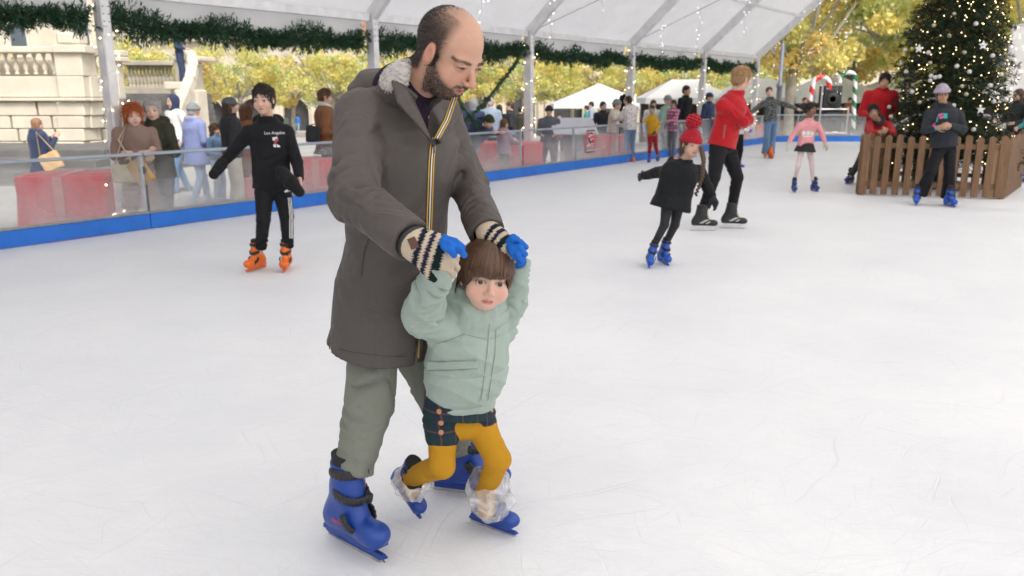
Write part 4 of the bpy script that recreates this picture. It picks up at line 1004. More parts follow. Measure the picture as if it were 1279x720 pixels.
# ============================================================ PEOPLE
SKIN = {'light': (.62, .40, .30), 'pale': (.70, .47, .37), 'tan': (.50, .30, .20), 'brown': (.26, .14, .09), 'mid': (.42, .25, .165)}
HAIR = {'dark': (.022, .016, .012), 'brown': (.07, .038, .02), 'chestnut': (.12, .055, .025), 'red': (.36, .09, .02), 'blond': (.36, .22, .11), 'grey': (.42, .40, .39), 'auburn': (.13, .045, .025), 'tawny': (.28, .15, .08)}
M_skin = vcmat('skin', .5, sss=.12, bump=.3, bscale=420, spec=.35)
def rotm(axis, a):
    axis = nrm(axis); c, s = math.cos(a), math.sin(a); x, y, z = axis
    return np.array([[c + x * x * (1 - c), x * y * (1 - c) - z * s, x * z * (1 - c) + y * s], [y * x * (1 - c) + z * s, c + y * y * (1 - c), y * z * (1 - c) - x * s], [z * x * (1 - c) - y * s, z * y * (1 - c) + x * s, c + z * z * (1 - c)]])
class Head:
    def __init__(s, c, f, up, hs):
        s.c = np.asarray(c, float); s.f = nrm(f); up = np.asarray(up, float); s.s = nrm(np.cross(s.f, up)); s.u = np.cross(s.s, s.f); s.h = hs
        s.ax = np.array([s.s, s.f, s.u])
    def p(s, a, b, c): return s.c + (s.s * a + s.f * b + s.u * c) * s.h
    def loc(s, v): return ((v - s.c) @ s.ax.T) / s.h
def head_sdf(S, H, child=0.0, beard=0, lod=1):
    h = H.h
    S.ell(H.p(0, -.07, .13), A3(.335, .42, .375) * h, H.ax, .01 * h)
    S.ell(H.p(0, .09, -.14), A3(.262 + .03 * child, .29, .35) * h, H.ax, .07 * h)
    S.ell(H.p(0, .20, -.37 + .03 * child), A3(.13, .13, .10) * h, H.ax, .09 * h)
    S.ell(H.p(0, .29, .07), A3(.23, .08, .07) * h, H.ax, .06 * h)
    for g in (-1, 1):
        S.ell(H.p(g * .17, .22, -.17), A3(.11 + .02 * child, .13, .13) * h, H.ax, .07 * h)
        S.ell(H.p(g * .155, .42, -.005), A3(.075, .07, .05) * h, H.ax, .05 * h, mode='s')
        S.ell(H.p(g * .15, .325, -.01), A3(.062, .06, .055) * h, H.ax, .015 * h)
        S.ell(H.p(g * .335, -.03, -.04), A3(.035, .075, .12) * h, H.ax, .03 * h)
    nl = 1 - .35 * child
    S.cone(H.p(0, .34, .02), H.p(0, .38 + .085 * nl, -.15), .028 * h, .045 * h, .05 * h)
    for g in (-1, 1): S.ell(H.p(g * .045, .39, -.165), A3(.035, .045, .03) * h, H.ax, .03 * h)
    S.ell(H.p(0, .355, -.265), A3(.09, .045, .022) * h, H.ax, .03 * h); S.ell(H.p(0, .35, -.305), A3(.075, .045, .022) * h, H.ax, .03 * h)
    S.ell(H.p(0, .43, -.284), A3(.09, .05, .006) * h, H.ax, .01 * h, mode='s')
def face_col(H, skin, hair=(.03, .02, .015), eyes=True, child=0, lipc=None):
    sk = np.array(skin); lip = np.array(lipc) if lipc is not None else sk * A3(.85, .52, .50)
    def fn(v):
        c = np.tile(sk, (len(v), 1)); q = H.loc(v); a, b, z = q[:, 0], q[:, 1], q[:, 2]
        near = (np.abs(a) < .5) & (z > -.55) & (z < .6) & (b > .05)
        def blend(m, col):
            m = (m * near)[:, None]; c[:] = c * (1 - m) + np.array(col) * m
        blend(.35 * np.exp(-(((np.abs(a) - .19) / .09) ** 2 + ((z + .15) / .09) ** 2)), sk * A3(1.05, .68, .66))
        blend(.3 * np.exp(-((a / .06) ** 2 + ((z + .14) / .05) ** 2)) * (b > .38), sk * A3(1.0, .65, .6))
        e = np.abs(a) - .15
        blend(sm(-(((e) / .10) ** 2 + ((z - .01) / .06) ** 2), -1.4, -.6) * .35, sk * .6)
        if eyes:
            blend(sm(-((e / .062) ** 2 + ((z + .008) / .026) ** 2), -1.25, -.8), (.55, .52, .50))
            blend(sm(-((e / .034) ** 2 + ((z + .008) / .034) ** 2), -1.2, -.8), (.02, .013, .01))
        br = np.abs(z - .095 - .02 * (1 - (e / .1) ** 2)); blend(sm(-br, -.032, -.012) * (np.abs(e) < .095) * .85, hair)
        blend(sm(-((a / .095) ** 2 + ((z + .284) / .042) ** 2), -1.2, -.75) * .9, lip)
        blend(sm(-((a / .085) ** 2 + ((z + .284) / .009) ** 2), -1.3, -.7) * .8, sk * A3(.3, .12, .12))
        c = c * (1 + .035 * vnoise(v, 140)[:, None] * A3(.5, 1, 1) + .03 * vnoise(v, 45, 2.)[:, None] * A3(.3, 1.2, 1.2))
        return np.clip(c, 0, 1)
    return fn
def hand_sdf(S, Wp, d, n, thumb, L=.185, curl=(.5, .5, .5, .5), thick=1.0, tcurl=.5, spread=.06):
    d = nrm(d); n = nrm(np.asarray(n, float) - d * np.dot(n, d)); s = np.cross(d, n) * thumb
    k = .012 * L / .18; tips = []
    lens = (.40, .44, .41, .33)
    for i in range(4):
        off = (1.5 - i) * .115 * L
        base = Wp + s * off * .55 + d * .03 * L; kn = Wp + d * (.50 - .02 * abs(i - 1)) * L + s * off
        S.cone(base, kn, .07 * L * thick, .058 * L * thick, k * 1.6)
        p = kn; a = 0; dd = nrm(d + s * spread * (1.5 - i))
        r0 = .050 * L * thick
        for q, fr in enumerate((.46, .30, .24)):
            a += curl[i] * (1.0, 1.15, .8)[q]
            v = dd * math.cos(a) + n * math.sin(a); e = p + v * fr * lens[i] * L
            S.cone(p, e, r0 * (1 - .08 * q), r0 * (.92 - .08 * q), .004 if q else .008); p = e
        tips.append(p)
    b = Wp + d * .12 * L + s * .15 * L; m = b + nrm(d * .75 + s * .75 + n * .35) * .24 * L
    t1 = m + nrm(d * (1 - .3 * tcurl) + s * .25 + n * tcurl) * .17 * L; t2 = t1 + nrm(d * (.9 - .4 * tcurl) - s * .1 + n * tcurl * 1.2) * .13 * L
    S.cone(b, m, .075 * L * thick, .060 * L * thick, k * 1.5); S.cone(m, t1, .056 * L * thick, .052 * L * thick, .006); S.cone(t1, t2, .052 * L * thick, .042 * L * thick, .003)
    return tips, s
def strands(roots, dirs, lens, wid, cols, parent, name, bend=None, m=None):
    v, f = blades(np.asarray(roots), np.asarray(dirs), np.asarray(lens), wid); return mesh_obj(name, v, f, m or M_hairv, parent, col=np.repeat(cols, 4, 0))
M_hairv = vcmat('hair_strands', .42, spec=.5)
def sample_mesh(vs, fs, n, mask, rs):
    """points + normals scattered over the faces whose centres pass the mask"""
    c = vs[fs].mean(1); w = mask(c); keep = np.nonzero(w > 0)[0]
    if not len(keep): return np.zeros((0, 3)), np.zeros((0, 3)), np.zeros(0)
    p = w[keep] / w[keep].sum(); k = keep[rs.choice(len(keep), n, p=p)]; q = vs[fs[k]]
    a, b = rs.rand(n, 1), rs.rand(n, 1); pt = (q[:, 0] * (1 - a) + q[:, 1] * a) * (1 - b) + (q[:, 3] * (1 - a) + q[:, 2] * a) * b
    nn = np.cross(q[:, 2] - q[:, 0], q[:, 3] - q[:, 1]); nn /= np.linalg.norm(nn, axis=1, keepdims=True) + 1e-9
    return pt, nn, w[k]
def scatter_hair(o, Hd, hr, n, length, wid, parent):
    vs = np.empty(len(o.data.vertices) * 3); o.data.vertices.foreach_get('co', vs); vs = vs.reshape(-1, 3) + np.array(parent.location)
    fs = np.empty(len(o.data.polygons) * 4, dtype=np.int32); o.data.polygons.foreach_get('vertices', fs); fs = fs.reshape(-1, 4)
    rs_ = np.random.RandomState(n); pt, nn, _ = sample_mesh(vs, fs, n, lambda c: np.ones(len(c)), rs_)
    out_ = pt - Hd.p(0, -.05, 0); nn = nn * np.sign(np.sum(nn * out_, 1, keepdims=True))
    down = -Hd.u - nn * (-(nn @ Hd.u))[:, None]; fr = np.clip(Hd.loc(pt)[:, 2:3] - .35, 0, 1) * 3
    d = down + Hd.f * fr + nn * .12 + rs_.normal(size=(n, 3)) * .22
    c = np.array(hr) * rs_.uniform(.6, 1.9, (n, 1)); strands(pt, d, length * (.6 + .6 * rs_.rand(n)), wid, c, parent, 'hair_tufts')
# ---------------- skates / shoes
def skate(parent, P, td, L=.27, color=(.02, .12, .55), tilt=0.0, style='rental', up=(0, 0, 1), res=.006, name='ice_skate', liner=None, roll=0, lod=0):
    """P = blade contact point under the ankle; td = toe direction"""
    P = np.asarray(P, float); up = nrm(up); f = nrm(np.asarray(td, float) - up * np.dot(td, up)); sd = np.cross(f, up)
    q = L / .29
    def p(a, b, c): return P + (f * a + sd * b + up * c) * q
    M_b = mat('boot_%d_%d_%d' % tuple(int(c * 99) for c in color), color, .38, .06, 8, .05, 60, spec=.5)
    S = Sdf(res, .03 * q)
    ax = np.array([f, sd, up])
    S.cone(p(-.058, 0, .092), p(.140, 0, .083), .037 * q, .032 * q, side=sd, w=1.12)
    S.ell(p(.135, 0, .088), A3(.055, .041, .032) * q, ax); S.ell(p(-.052, 0, .115), A3(.036, .033, .05) * q, ax)
    S.cone(p(.0, 0, .12), p(.012, 0, .285), .041 * q, .045 * q, .03 * q, side=f, w=1.28, cap=True)
    S.cone(p(-.035, 0, .12), p(-.012, 0, .20), .030 * q, .034 * q, .03 * q)
    S.cone(p(.058, 0, .125), p(.028, 0, .20), .031 * q, .036 * q, .035 * q)
    S.box(p(.036, 0, .068), A3(.122, .031, .014) * q, ax, .010 * q, .012 * q)
    S.half(p(0, 0, .058), -up, .004)
    bt = S.build(name, M_b, parent)
    # sole/holder
    M_h = M_b if style == 'rental' else mat('holder_white', (.75, .75, .76), .35, .03)
    mb = MB()
    mb.box(p(.036, 0, .055), (.126 * q, .033 * q, .008 * q), ax, bev=.003)
    for (a0, a1) in ((-.075, -.02), (.075, .14)):
        mb.prism([p(a0, -.014, .055), p(a1, -.014, .055), p(a1 - .012, -.014, .026), p(a0 + .01, -.014, .026)], sd * .028 * q)
    mb.prism([p(-.11, -.007, .034), p(.175, -.007, .034), p(.19, -.007, .026), p(.165, -.007, .014), p(-.09, -.007, .014), p(-.115, -.007, .022)], sd * .014 * q)
    mb.build('blade_holder', M_h, bt)
    MB().prism([p(-.105, -.0022, .016), p(.172, -.0022, .016), p(.182, -.0022, .010), p(.15, -.0022, .0), p(-.085, -.0022, .0), p(-.112, -.0022, .006)], sd * .0044 * q).build('blade', mat('blade_steel', (.55, .55, .56), .25, .2, 30, metal=.9), bt)
    if lod: return bt
    M_s = mat('strap_black', (.018, .018, .02), .5, .2, 30, .2, 60)
    if style == 'rental':
        for (za, xa, r, tl) in ((.262, .012, .049, .0), (.195, .024, .050, .3), (.122, .056, .055, .9)):
            S2 = Sdf(min(res, .004), .004); c = p(xa, 0, za); axs = nrm(up * math.cos(tl) + f * math.sin(tl)); fx = nrm(f - axs * np.dot(f, axs)); wf = 1.25 if za > .15 else 1.0
            pts = [c + (fx * math.cos(a) * wf + sd * math.sin(a)) * r * q for a in np.linspace(-1.9, 1.9, 15)]
            S2.chain(pts, [.0052 * q] * 15, .004, side=axs, w=2.8)
            S2.box(c + (fx * .82 * wf - sd * .55) * r * q * 1.03, A3(.016, .010, .016) * q, np.array([fx, sd, axs]), .003)
            S2.build('strap', M_s, bt)
    else:
        mb = MB()
        for k in range(7):
            z = .13 + .022 * k; xx = .085 - .011 * k
            mb.tube([p(xx, -.035, z), p(xx + .012, 0, z + .01), p(xx, .035, z)], .004 * q, 5)
        mb.build('laces', mat('yellow_laces', (.55, .45, .08), .7, .1), bt)
        for g in (-1, 1):
            MB().prism([p(-.02, g * .048, .09), p(.02, g * .048, .09), p(.09, g * .046, .13), p(.05, g * .046, .13)], sd * g * .003).prism([p(.05, g * .046, .085), p(.075, g * .046, .085), p(.11, g * .044, .11), p(.09, g * .044, .11)], sd * g * .003).build('side_stripe', mat('stripe_silver', (.5, .5, .5), .4, .1), bt)
    if liner or style == 'rental':
        S3 = Sdf(min(res, .006), .01); S3.cone(p(.010, 0, .24), p(.014, 0, .315), .041 * q, .042 * q, side=f, w=1.25, cap=True); S3.build('liner', mat('liner_black', (.02, .02, .022), .9, .1), bt)
    return bt
def shoe(parent, P, td, L=.27, color=(.1, .1, .1), res=.01):
    P = np.asarray(P, float); up = A3(0, 0, 1); f = nrm(A3(td[0], td[1], 0)); sd = np.cross(f, up); q = L / .29; p = lambda a, b, c: P + (f * a + sd * b + up * c) * q
    S = Sdf(res, .02); S.cone(p(-.06, 0, .045), p(.15, 0, .035), .042 * q, .036 * q, side=sd, w=1.1); S.cone(p(0, 0, .05), p(0, 0, .11), .045 * q, .04 * q, cap=True); S.half(p(0, 0, .0), -up)
    return S.build('shoe', mat('shoe_%d_%d_%d' % tuple(int(c * 99) for c in color), color, .6, .1), parent)
# ---------------- a dressed person
def stand(base, head, H, sp=.0, lean=(0, 0), arms=('down', 'down'), legs=((0, 0), (0, 0)), stride=0):
    """default joints in world space. head = heading vector (facing). A = the person's left"""
    f = nrm(A3(head[0], head[1], 0)); l = A3(-f[1], f[0], 0); z = A3(0, 0, 1); b = np.asarray(base, float)
    ln = A3(*lean, 0)
    J = {}
    J['pel'] = b + z * .53 * H + ln * .3; J['neck'] = b + z * .845 * H + ln * .9; J['head'] = b + z * .93 * H + ln * 1.0 + f * .015 * H
    for k, sg in (('A', 1), ('B', -1)):
        J['sh' + k] = J['neck'] - z * .035 * H + l * sg * .112 * H
        J['hip' + k] = J['pel'] - z * .01 * H + l * sg * .052 * H
        st = stride * sg
        J['an' + k] = b + z * .05 * H + l * sg * (.05 + sp) * H + f * st * H
        J['kn' + k] = (J['hip' + k] + J['an' + k]) / 2 + f * (.02 + abs(st) * .15) * H + l * sg * .01 * H
        a = arms[0 if k == 'A' else 1]; s = J['sh' + k]
        if a == 'down': e, w = s - z * .175 * H + l * sg * .03 * H - f * .01 * H, s - z * .32 * H + l * sg * .035 * H + f * .04 * H
        elif a == 'bent': e, w = s - z * .165 * H + l * sg * .04 * H - f * .01 * H, s - z * .185 * H - l * sg * .02 * H + f * .125 * H
        elif a == 'rail': e, w = s - z * .14 * H + f * .09 * H + l * sg * .03 * H, s - z * .17 * H + f * .21 * H - l * sg * .01 * H
        elif a == 'up': e, w = s - z * .10 * H + f * .11 * H + l * sg * .03 * H, s + z * .04 * H + f * .15 * H - l * sg * .07 * H
        elif a == 'phone': e, w = s - z * .15 * H + f * .06 * H + l * sg * .02 * H, s - z * .03 * H + f * .17 * H - l * sg * .06 * H
        elif a == 'cross': e, w = s - z * .16 * H + l * sg * .03 * H + f * .03 * H, s - z * .14 * H - l * sg * .13 * H + f * .10 * H
        elif a == 'out': e, w = s - z * .05 * H + l * sg * .155 * H, s - z * .09 * H + l * sg * .29 * H
        elif a == 'pocket': e, w = s - z * .17 * H + l * sg * .06 * H - f * .03 * H, s - z * .28 * H + l * sg * .02 * H + f * .04 * H
        else: e, w = a
        J['el' + k] = np.asarray(e, float); J['wr' + k] = np.asarray(w, float)
    J['up'] = z; J['f'] = f
    return J
def person(label, J, H, face, group=None, skin='light', hair='dark', hairstyle='short', hat=None, top=None, topkind='jacket', hem=.0, topthick=1.0, pants=None, flare=0, skirt=None, tights=None,
           gloves=None, feet='shoe', footcol=(.08, .08, .09), hood=None, collar=True, hs=None, res=None, bulk=1.0, child=0.0, toe=None, headup=None, foldamp=1.0, scarf=None, fingers=True, handdir=None, lining=None):
    Yd = J['pel'][1]; res = res or max(.0055, Yd * .0009)
    m = H / 1.72; z = A3(0, 0, 1); hs = hs or (.225 - .02 * child) * (m if m > .8 else m ** .45 * .95)
    base = (J['anA'] + J['anB']) / 2; base[2] = min(J['anA'][2], J['anB'][2]) - .05 * H
    root = empty('person', base, label, 'person', group)
    sk = SKIN[skin]; hr = HAIR[hair]
    hu = headup if headup is not None else nrm(J['head'] - J['neck']) * .5 + z * .5
    Hd = Head(J['head'], face, hu, hs)
    side = nrm(J['shA'] - J['shB']); sp = nrm(J['neck'] - J['pel']); fwd = nrm(np.cross(sp, side)) ; 
    if np.dot(fwd, J['f']) < 0: fwd = -fwd
    mid = J['pel'] * .45 + J['neck'] * .55
    # body: one continuous surface
    S = Sdf(res, .02 * m)
    head_sdf(S, Hd, child)
    S.cone(Hd.p(0, -.10, -.22), J['neck'] - sp * .02 * m, .052 * m if m > .8 else .22 * hs, .06 * m, .03 * m)
    S.cone(J['neck'] - sp * .10 * m, mid, .095 * m * bulk, .085 * m * bulk, .04, side=side, w=1.35)
    S.cone(mid, J['pel'], .085 * m * bulk, .095 * m * bulk, .04, side=side, w=1.3)
    S.cone(J['shA'], J['shB'], .045 * m, .045 * m, .03)
    for k in 'AB':
        S.cone(J['sh' + k], J['el' + k], .042 * m, .034 * m); S.cone(J['el' + k], J['wr' + k], .034 * m, .023 * m, .012)
        S.cone(J['hip' + k], J['kn' + k], .068 * m, .047 * m); S.cone(J['kn' + k], J['an' + k], .047 * m, .032 * m, .015)
        tf = (J['an' + k] + J.get('toe' + k, J['f']) * .10 * m - z * .03 * m) if feet == 'shoe' else (J['an' + k] * .4 + (J['ct' + k] + z * .11 * m) * .6 if 'ct' + k in J else J['an' + k] - z * .03 * m)
        S.cone(J['an' + k], tf, .03 * m, .022 * m)
        hd = nrm(J['wr' + k] - J['el' + k]) if handdir is None or k not in handdir else nrm(handdir[k])
        HL = .105 * H
        if fingers and res < .0125 and not gloves:
            hand_sdf(S, J['wr' + k], hd, nrm(-side * (1 if k == 'A' else -1) + fwd * .3), 1 if k == 'A' else -1, HL, curl=(.35, .4, .45, .5))
        elif gloves: S.cone(J['wr' + k], J['wr' + k] + hd * HL * .4, .021 * m, .02 * m)
        else:
            S.cone(J['wr' + k], J['wr' + k] + hd * HL * .5, .026 * m, .032 * m, .01, side=fwd, w=1.2)
            for q in range(3): S.cone(J['wr' + k] + hd * HL * .5 + fwd * (q - 1) * .02 * m, J['wr' + k] + hd * HL * .9 + fwd * (q - 1) * .024 * m, .013 * m, .010 * m, .004)
            S.cone(J['wr' + k] + hd * HL * .2, J['wr' + k] + hd * HL * .5 + fwd * .05 * m, .015 * m, .012 * m, .01)
    body = S.build('body', M_skin, root, col=face_col(Hd, sk, tuple(np.array(hr) * .8), child=child))
    # gloves
    if gloves:
        for k in 'AB':
            hd = nrm(J['wr' + k] - J['el' + k]) if handdir is None or k not in handdir else nrm(handdir[k])
            S = Sdf(min(res, .008), .01); HL = .112 * H
            S.cone(J['wr' + k] - hd * .03 * m, J['wr' + k] + hd * .04 * m, .034 * m, .034 * m)
            hand_sdf(S, J['wr' + k], hd, nrm(-side * (1 if k == 'A' else -1) + fwd * .3), 1 if k == 'A' else -1, HL, curl=(.3, .3, .35, .4), thick=1.25)
            S.build('glove', gloves, root)
    # legs
    F = lambda a, w, sd_, *e: (a * m * foldamp, w * m, sd_, *e) if res < .011 else None
    if tights:
        S = Sdf(res, .02 * m)
        S.ell(J['pel'], A3(.13, .10, .10) * m, np.array([side, fwd, sp]))
        for k in 'AB': S.cone(J['hip' + k], J['kn' + k], .072 * m, .050 * m); S.cone(J['kn' + k], J['an' + k], .050 * m, .036 * m, .012)
        S.build('tights', tights, root)
    if pants:
        S = Sdf(res, .02 * m)
        S.ell(J['pel'] + sp * .02 * m, A3(.155, .118, .12) * m * bulk, np.array([side, fwd, sp]))
        for i, k in enumerate('AB'):
            ra, rk, rn = .088 * m * bulk, .066 * m * (1 + .15 * flare), .052 * m * (1 + .9 * flare)
            S.cone(J['hip' + k], J['kn' + k], ra, rk, fold=F(.008, .05, 3 + i))
            dn = nrm(J['an' + k] - J['kn' + k]); S.cone(J['kn' + k], J['an' + k] + dn * (.04 * m if feet == 'shoe' or flare > .5 else .02 * m), rk, rn, .012, fold=F(.012, .035, 7 + i, .5, 1.3), cap=True)
        S.build('trousers', pants, root)
    if skirt:
        S = Sdf(res, .01); hh = J['pel'] - sp * .13 * m
        S.cone(J['pel'] + sp * .08 * m, hh, .125 * m, .20 * m, side=side, w=1.2, cap=True, fold=(.012 * m, 9, 1.0)); S.build('skirt', skirt, root)
    for k in 'AB':
        td = J.get('toe' + k, J['f'])
        if feet == 'shoe': shoe(root, J['an' + k] - z * .055 * m - z * 0, td, .155 * H, footcol, max(.008, res))
        elif feet == 'hockey': skate(root, J['ct' + k] if 'ct' + k in J else J['an' + k] - z * .13, td, .165 * H, (.014, .014, .016), style='hockey', up=J.get('bup' + k, z), res=max(.005, res))
        else: skate(root, J['ct' + k] if 'ct' + k in J else J['an' + k] - z * .13 * m, td, .165 * H, footcol, up=J.get('bup' + k, z), res=max(.005, res), lod=1 if Yd > 15 else 0)
    # top
    if top:
        S = Sdf(res, .03 * m); T = topthick
        hemP = J['pel'] - sp * hem * m; waist = mid * .35 + J['pel'] * .65
        rc, rw, rh = .115 * m * bulk * T, .108 * m * bulk * T, (.118 + .10 * max(hem, 0)) * m * bulk * T
        S.cone(J['neck'] - sp * .11 * m, waist, rc, rw, .04 * m, side=side, w=1.36, fold=F(.007, .07, 2.0))
        S.cone(J['neck'] - sp * .01 * m, J['neck'] - sp * .13 * m, .06 * m * T, rc * .95, .05 * m, side=side, w=1.3)
        S.cone(waist, hemP, rw, rh, .03 * m, side=side, w=1.32, cap=True, fold=F(.008, .055, 5.0))
        S.half(hemP, -sp)
        for i, k in enumerate('AB'):
            s0 = J['sh' + k]; S.cone(J['neck'] - sp * .05 * m, s0 - sp * .015 * m, .062 * m * T, .058 * m * T, .04 * m)
            S.cone(s0, J['el' + k], .060 * m * T, .050 * m * T, .03 * m, fold=F(.009, .032, 11 + i, .6, 1.3))
            S.cone(J['el' + k], J['wr' + k], .050 * m * T, .038 * m * T, .012 * m, fold=F(.009, .028, 17 + i, 1.2, .9), cap=True)
        if collar:
            cn = nrm(Hd.p(0, -.1, -.3) - J['neck']); c0 = J['neck'] - sp * .015 * m
            N = 14; ring = [c0 + cn * (.035 * m + .012 * m * math.cos(a + .0)) + (side * math.sin(a) + fwd * math.cos(a)) * .068 * m * T for a in np.linspace(0, 2 * math.pi, N + 1)]
            S.chain(ring, [.017 * m] * (N + 1), .012 * m, side=cn, w=1.6)
        if topkind in ('hoodie', 'parka'):
            for a, b, r in ((-.07, -.075, .042), (.07, -.075, .042), (0, -.095, .05)): S.ell(J['neck'] + side * a * m + fwd * b * m + sp * .015 * m, A3(.075, .05, .06) * m, np.array([side, fwd, sp]), .03 * m)
        if topkind == 'hoodup':
            S2 = Sdf(res, .02); S2.ell(Hd.p(0, -.09, .08), A3(.43, .50, .50) * hs, Hd.ax); S2.cone(Hd.p(0, -.12, -.2), J['neck'], .40 * hs, .09 * m, .04 * m)
            S2.ell(Hd.p(0, .46, -.08), A3(.27, .42, .42) * hs, Hd.ax, .02, mode='s'); S2.build('hood', hood or top, root)
        tp = S.build('jacket' if topkind != 'sweater' else 'sweater', top, root)
        if topkind == 'parka' and lining:
            S2 = Sdf(max(res, .01), .02); pts = [J['neck'] + sp * .03 * m + (side * math.sin(a) * .10 + fwd * (math.cos(a) * .085 - .02)) * m for a in np.linspace(.6, 2 * math.pi - .6, 12)]
            S2.chain(pts, [.034 * m] * 12, .02); S2.post(lambda X, Y, Z: .006 * (np.sin(X * 140) * np.sin(Y * 150 + X * 40) + np.sin(Z * 160 + Y * 60)), .012); S2.build('fur_trim', lining, root)
    if scarf:
        S = Sdf(min(res, .01), .02); N = 14
        S.chain([J['neck'] + sp * .035 * m + (side * math.sin(a) * .075 + fwd * math.cos(a) * .07) * m - z * .02 * math.cos(a) for a in np.linspace(0, 2 * math.pi, N + 1)], [.036 * m] * (N + 1), .01, fold=(.006, .03, 2.0)); S.build('scarf', scarf, root)
    # hair
    hm = mat('hair_' + hair, hr, .45, .3, 40, .5, 120, stretch=(6, 6, 1), spec=.4)
    if hairstyle and hat != 'hoodonly' and topkind != 'hoodup':
        S = Sdf(min(res, .009), .02 * hs); sh_ = hairstyle == 'short'
        S.ell(Hd.p(0, -.09, .16), (A3(.352, .445, .405) if sh_ else A3(.37, .45, .41)) * hs, Hd.ax)
        if hairstyle in ('long', 'bob', 'braid', 'wavy'):
            ln = {'long': -1.0, 'wavy': -1.05, 'bob': -.42, 'braid': -.3}[hairstyle]
            for g in (-1, 1): S.cone(Hd.p(g * .22, -.12, .05), Hd.p(g * .26, -.10 if hairstyle == 'bob' else -.16, ln), .17 * hs, .13 * hs, .06 * hs)
            S.cone(Hd.p(0, -.3, .05), Hd.p(0, -.32, ln), .22 * hs, .17 * hs, .06 * hs)
        else:
            S.ell(Hd.p(0, -.22, -.06), A3(.31, .30, .30) * hs, Hd.ax, .04 * hs)
            for g in (-1, 1): S.ell(Hd.p(g * .30, .10, .04), A3(.04, .05, .10) * hs, Hd.ax, .03 * hs); sh_ and S.ell(Hd.p(g * .37, .0, -.07), A3(.09, .10, .15) * hs, Hd.ax, .01 * hs, mode='s')
        if hairstyle == 'bun': S.ell(Hd.p(0, -.55, .22), A3(.16, .15, .16) * hs, None, .03 * hs)
        S.ell(Hd.p(0, .50, -.26), A3(.28, .46, .52) * hs, Hd.ax, .03 * hs, mode='s')
        if hairstyle == 'short':
            S.half(Hd.p(0, -.3, -.34), -Hd.u + Hd.f * .0, .02)
        S.post(lambda X, Y, Z: .0018 * np.sin(260 * X + 120 * Y + 3 * np.sin(25 * Z)) + .0015 * np.sin(190 * Y - 90 * X + 40 * Z), .004)
        ho = S.build('hair', hm, root)
        if Yd < 13.5 and not hat: scatter_hair(ho, Hd, hr, 3500, .030 * hs / .2 * (2.0 if hairstyle in ('long', 'bob', 'wavy') else 1), .003, root)
        elif Yd < 13.5: scatter_hair(ho, Hd, hr, 1200, .045, .003, root)
        if hairstyle == 'braid':
            S = Sdf(.005, .004); pth = J.get('braid')
            if pth is not None:
                n = 30
                for i in range(n):
                    t = i / (n - 1); pp = np.array([np.interp(t, np.linspace(0, 1, len(pth)), [q[j] for q in pth]) for j in range(3)])
                    S.ell(pp + side * .007 * (1 if i % 2 else -1), A3(.015, .015, .017) * (1.15 - .4 * t), None, .003)
                S.build('braid', hm, root)
    if hat:
        hk, hmat = hat
        if hk in ('beanie', 'pompom'):
            S = Sdf(min(res, .009), .01)
            S.ell(Hd.p(0, -.09, .20), A3(.40, .48, .46 if hk == 'beanie' else .50) * hs, Hd.ax)
            S.half(Hd.p(0, .1, .12), nrm(-Hd.u - Hd.f * .18), .01)
            N = 20; S.chain([Hd.p(.405 * math.sin(a), -.08 + .485 * math.cos(a), .18 + .03 * math.cos(a)) for a in np.linspace(0, 2 * math.pi, N + 1)], [.055 * hs] * (N + 1), .01, side=Hd.u, w=1.7)
            S.post(lambda X, Y, Z: .0022 * np.sin((X - Hd.c[0]) * 300 + (Y - Hd.c[1]) * 300), .004)
            S.build('knitted_hat', hmat, root)
            if hk == 'pompom':
                S = Sdf(min(res, .006), .01); S.ell(Hd.p(-.0, -.14, .92), A3(.33, .33, .32) * hs); rs_ = np.random.RandomState(5)
                S.post(lambda X, Y, Z: .007 * np.sin(X * 210 + 2 * np.sin(Y * 170)) * np.sin(Y * 190 + Z * 60) + .006 * np.sin(Z * 230 + X * 90), .015); S.build('pompom', hmat, root)
        elif hk == 'cap':
            S = Sdf(min(res, .009), .01); S.ell(Hd.p(0, -.08, .18), A3(.385, .46, .40) * hs, Hd.ax); S.half(Hd.p(0, 0, .13), -Hd.u, .01)
            S.ell(Hd.p(0, .48, .15), A3(.27, .30, .03) * hs, Hd.ax, .02); S.build('cap', hmat, root)
        elif hk == 'headband':
            S = Sdf(.008, .01); S.chain([Hd.p(.40 * math.sin(a), -.06, .12 + .42 * math.cos(a)) for a in np.linspace(-1.7, 1.7, 14)], [.035 * hs] * 14); S.build('headband', hmat, root)
    return root, Hd
# ---------------- colours of clothes
C_black = cloth('black_cotton', (.012, .012, .014)); C_blackp = cloth('black_trouser', (.013, .013, .015), bump=.2)
C_jean = cloth('blue_denim', (.13, .22, .36), bump=.4); C_jeanl = cloth('light_denim', (.28, .40, .56)); C_jeand = cloth('dark_denim', (.05, .08, .14))
C_navy = cloth('navy_padding', (.035, .05, .10)); C_olive = cloth('dark_olive', (.045, .045, .03)); C_taupe = cloth('taupe_padding', (.25, .17, .14))
C_cream = cloth('cream_wool', (.62, .57, .48)); C_white = cloth('white_cotton', (.75, .75, .74)); C_lav = cloth('lavender_blue', (.26, .31, .55)); C_fur = cloth('pale_fur', (.50, .42, .36), bump=1, bscale=90)
C_grey = cloth('mid_grey', (.12, .13, .15)); C_dk = cloth('charcoal', (.035, .037, .042)); C_brown = cloth('brown_coat', (.20, .085, .035)); C_lilac = cloth('lilac_padding', (.42, .26, .34)); C_sky = cloth('pale_blue_grey', (.27, .34, .43))
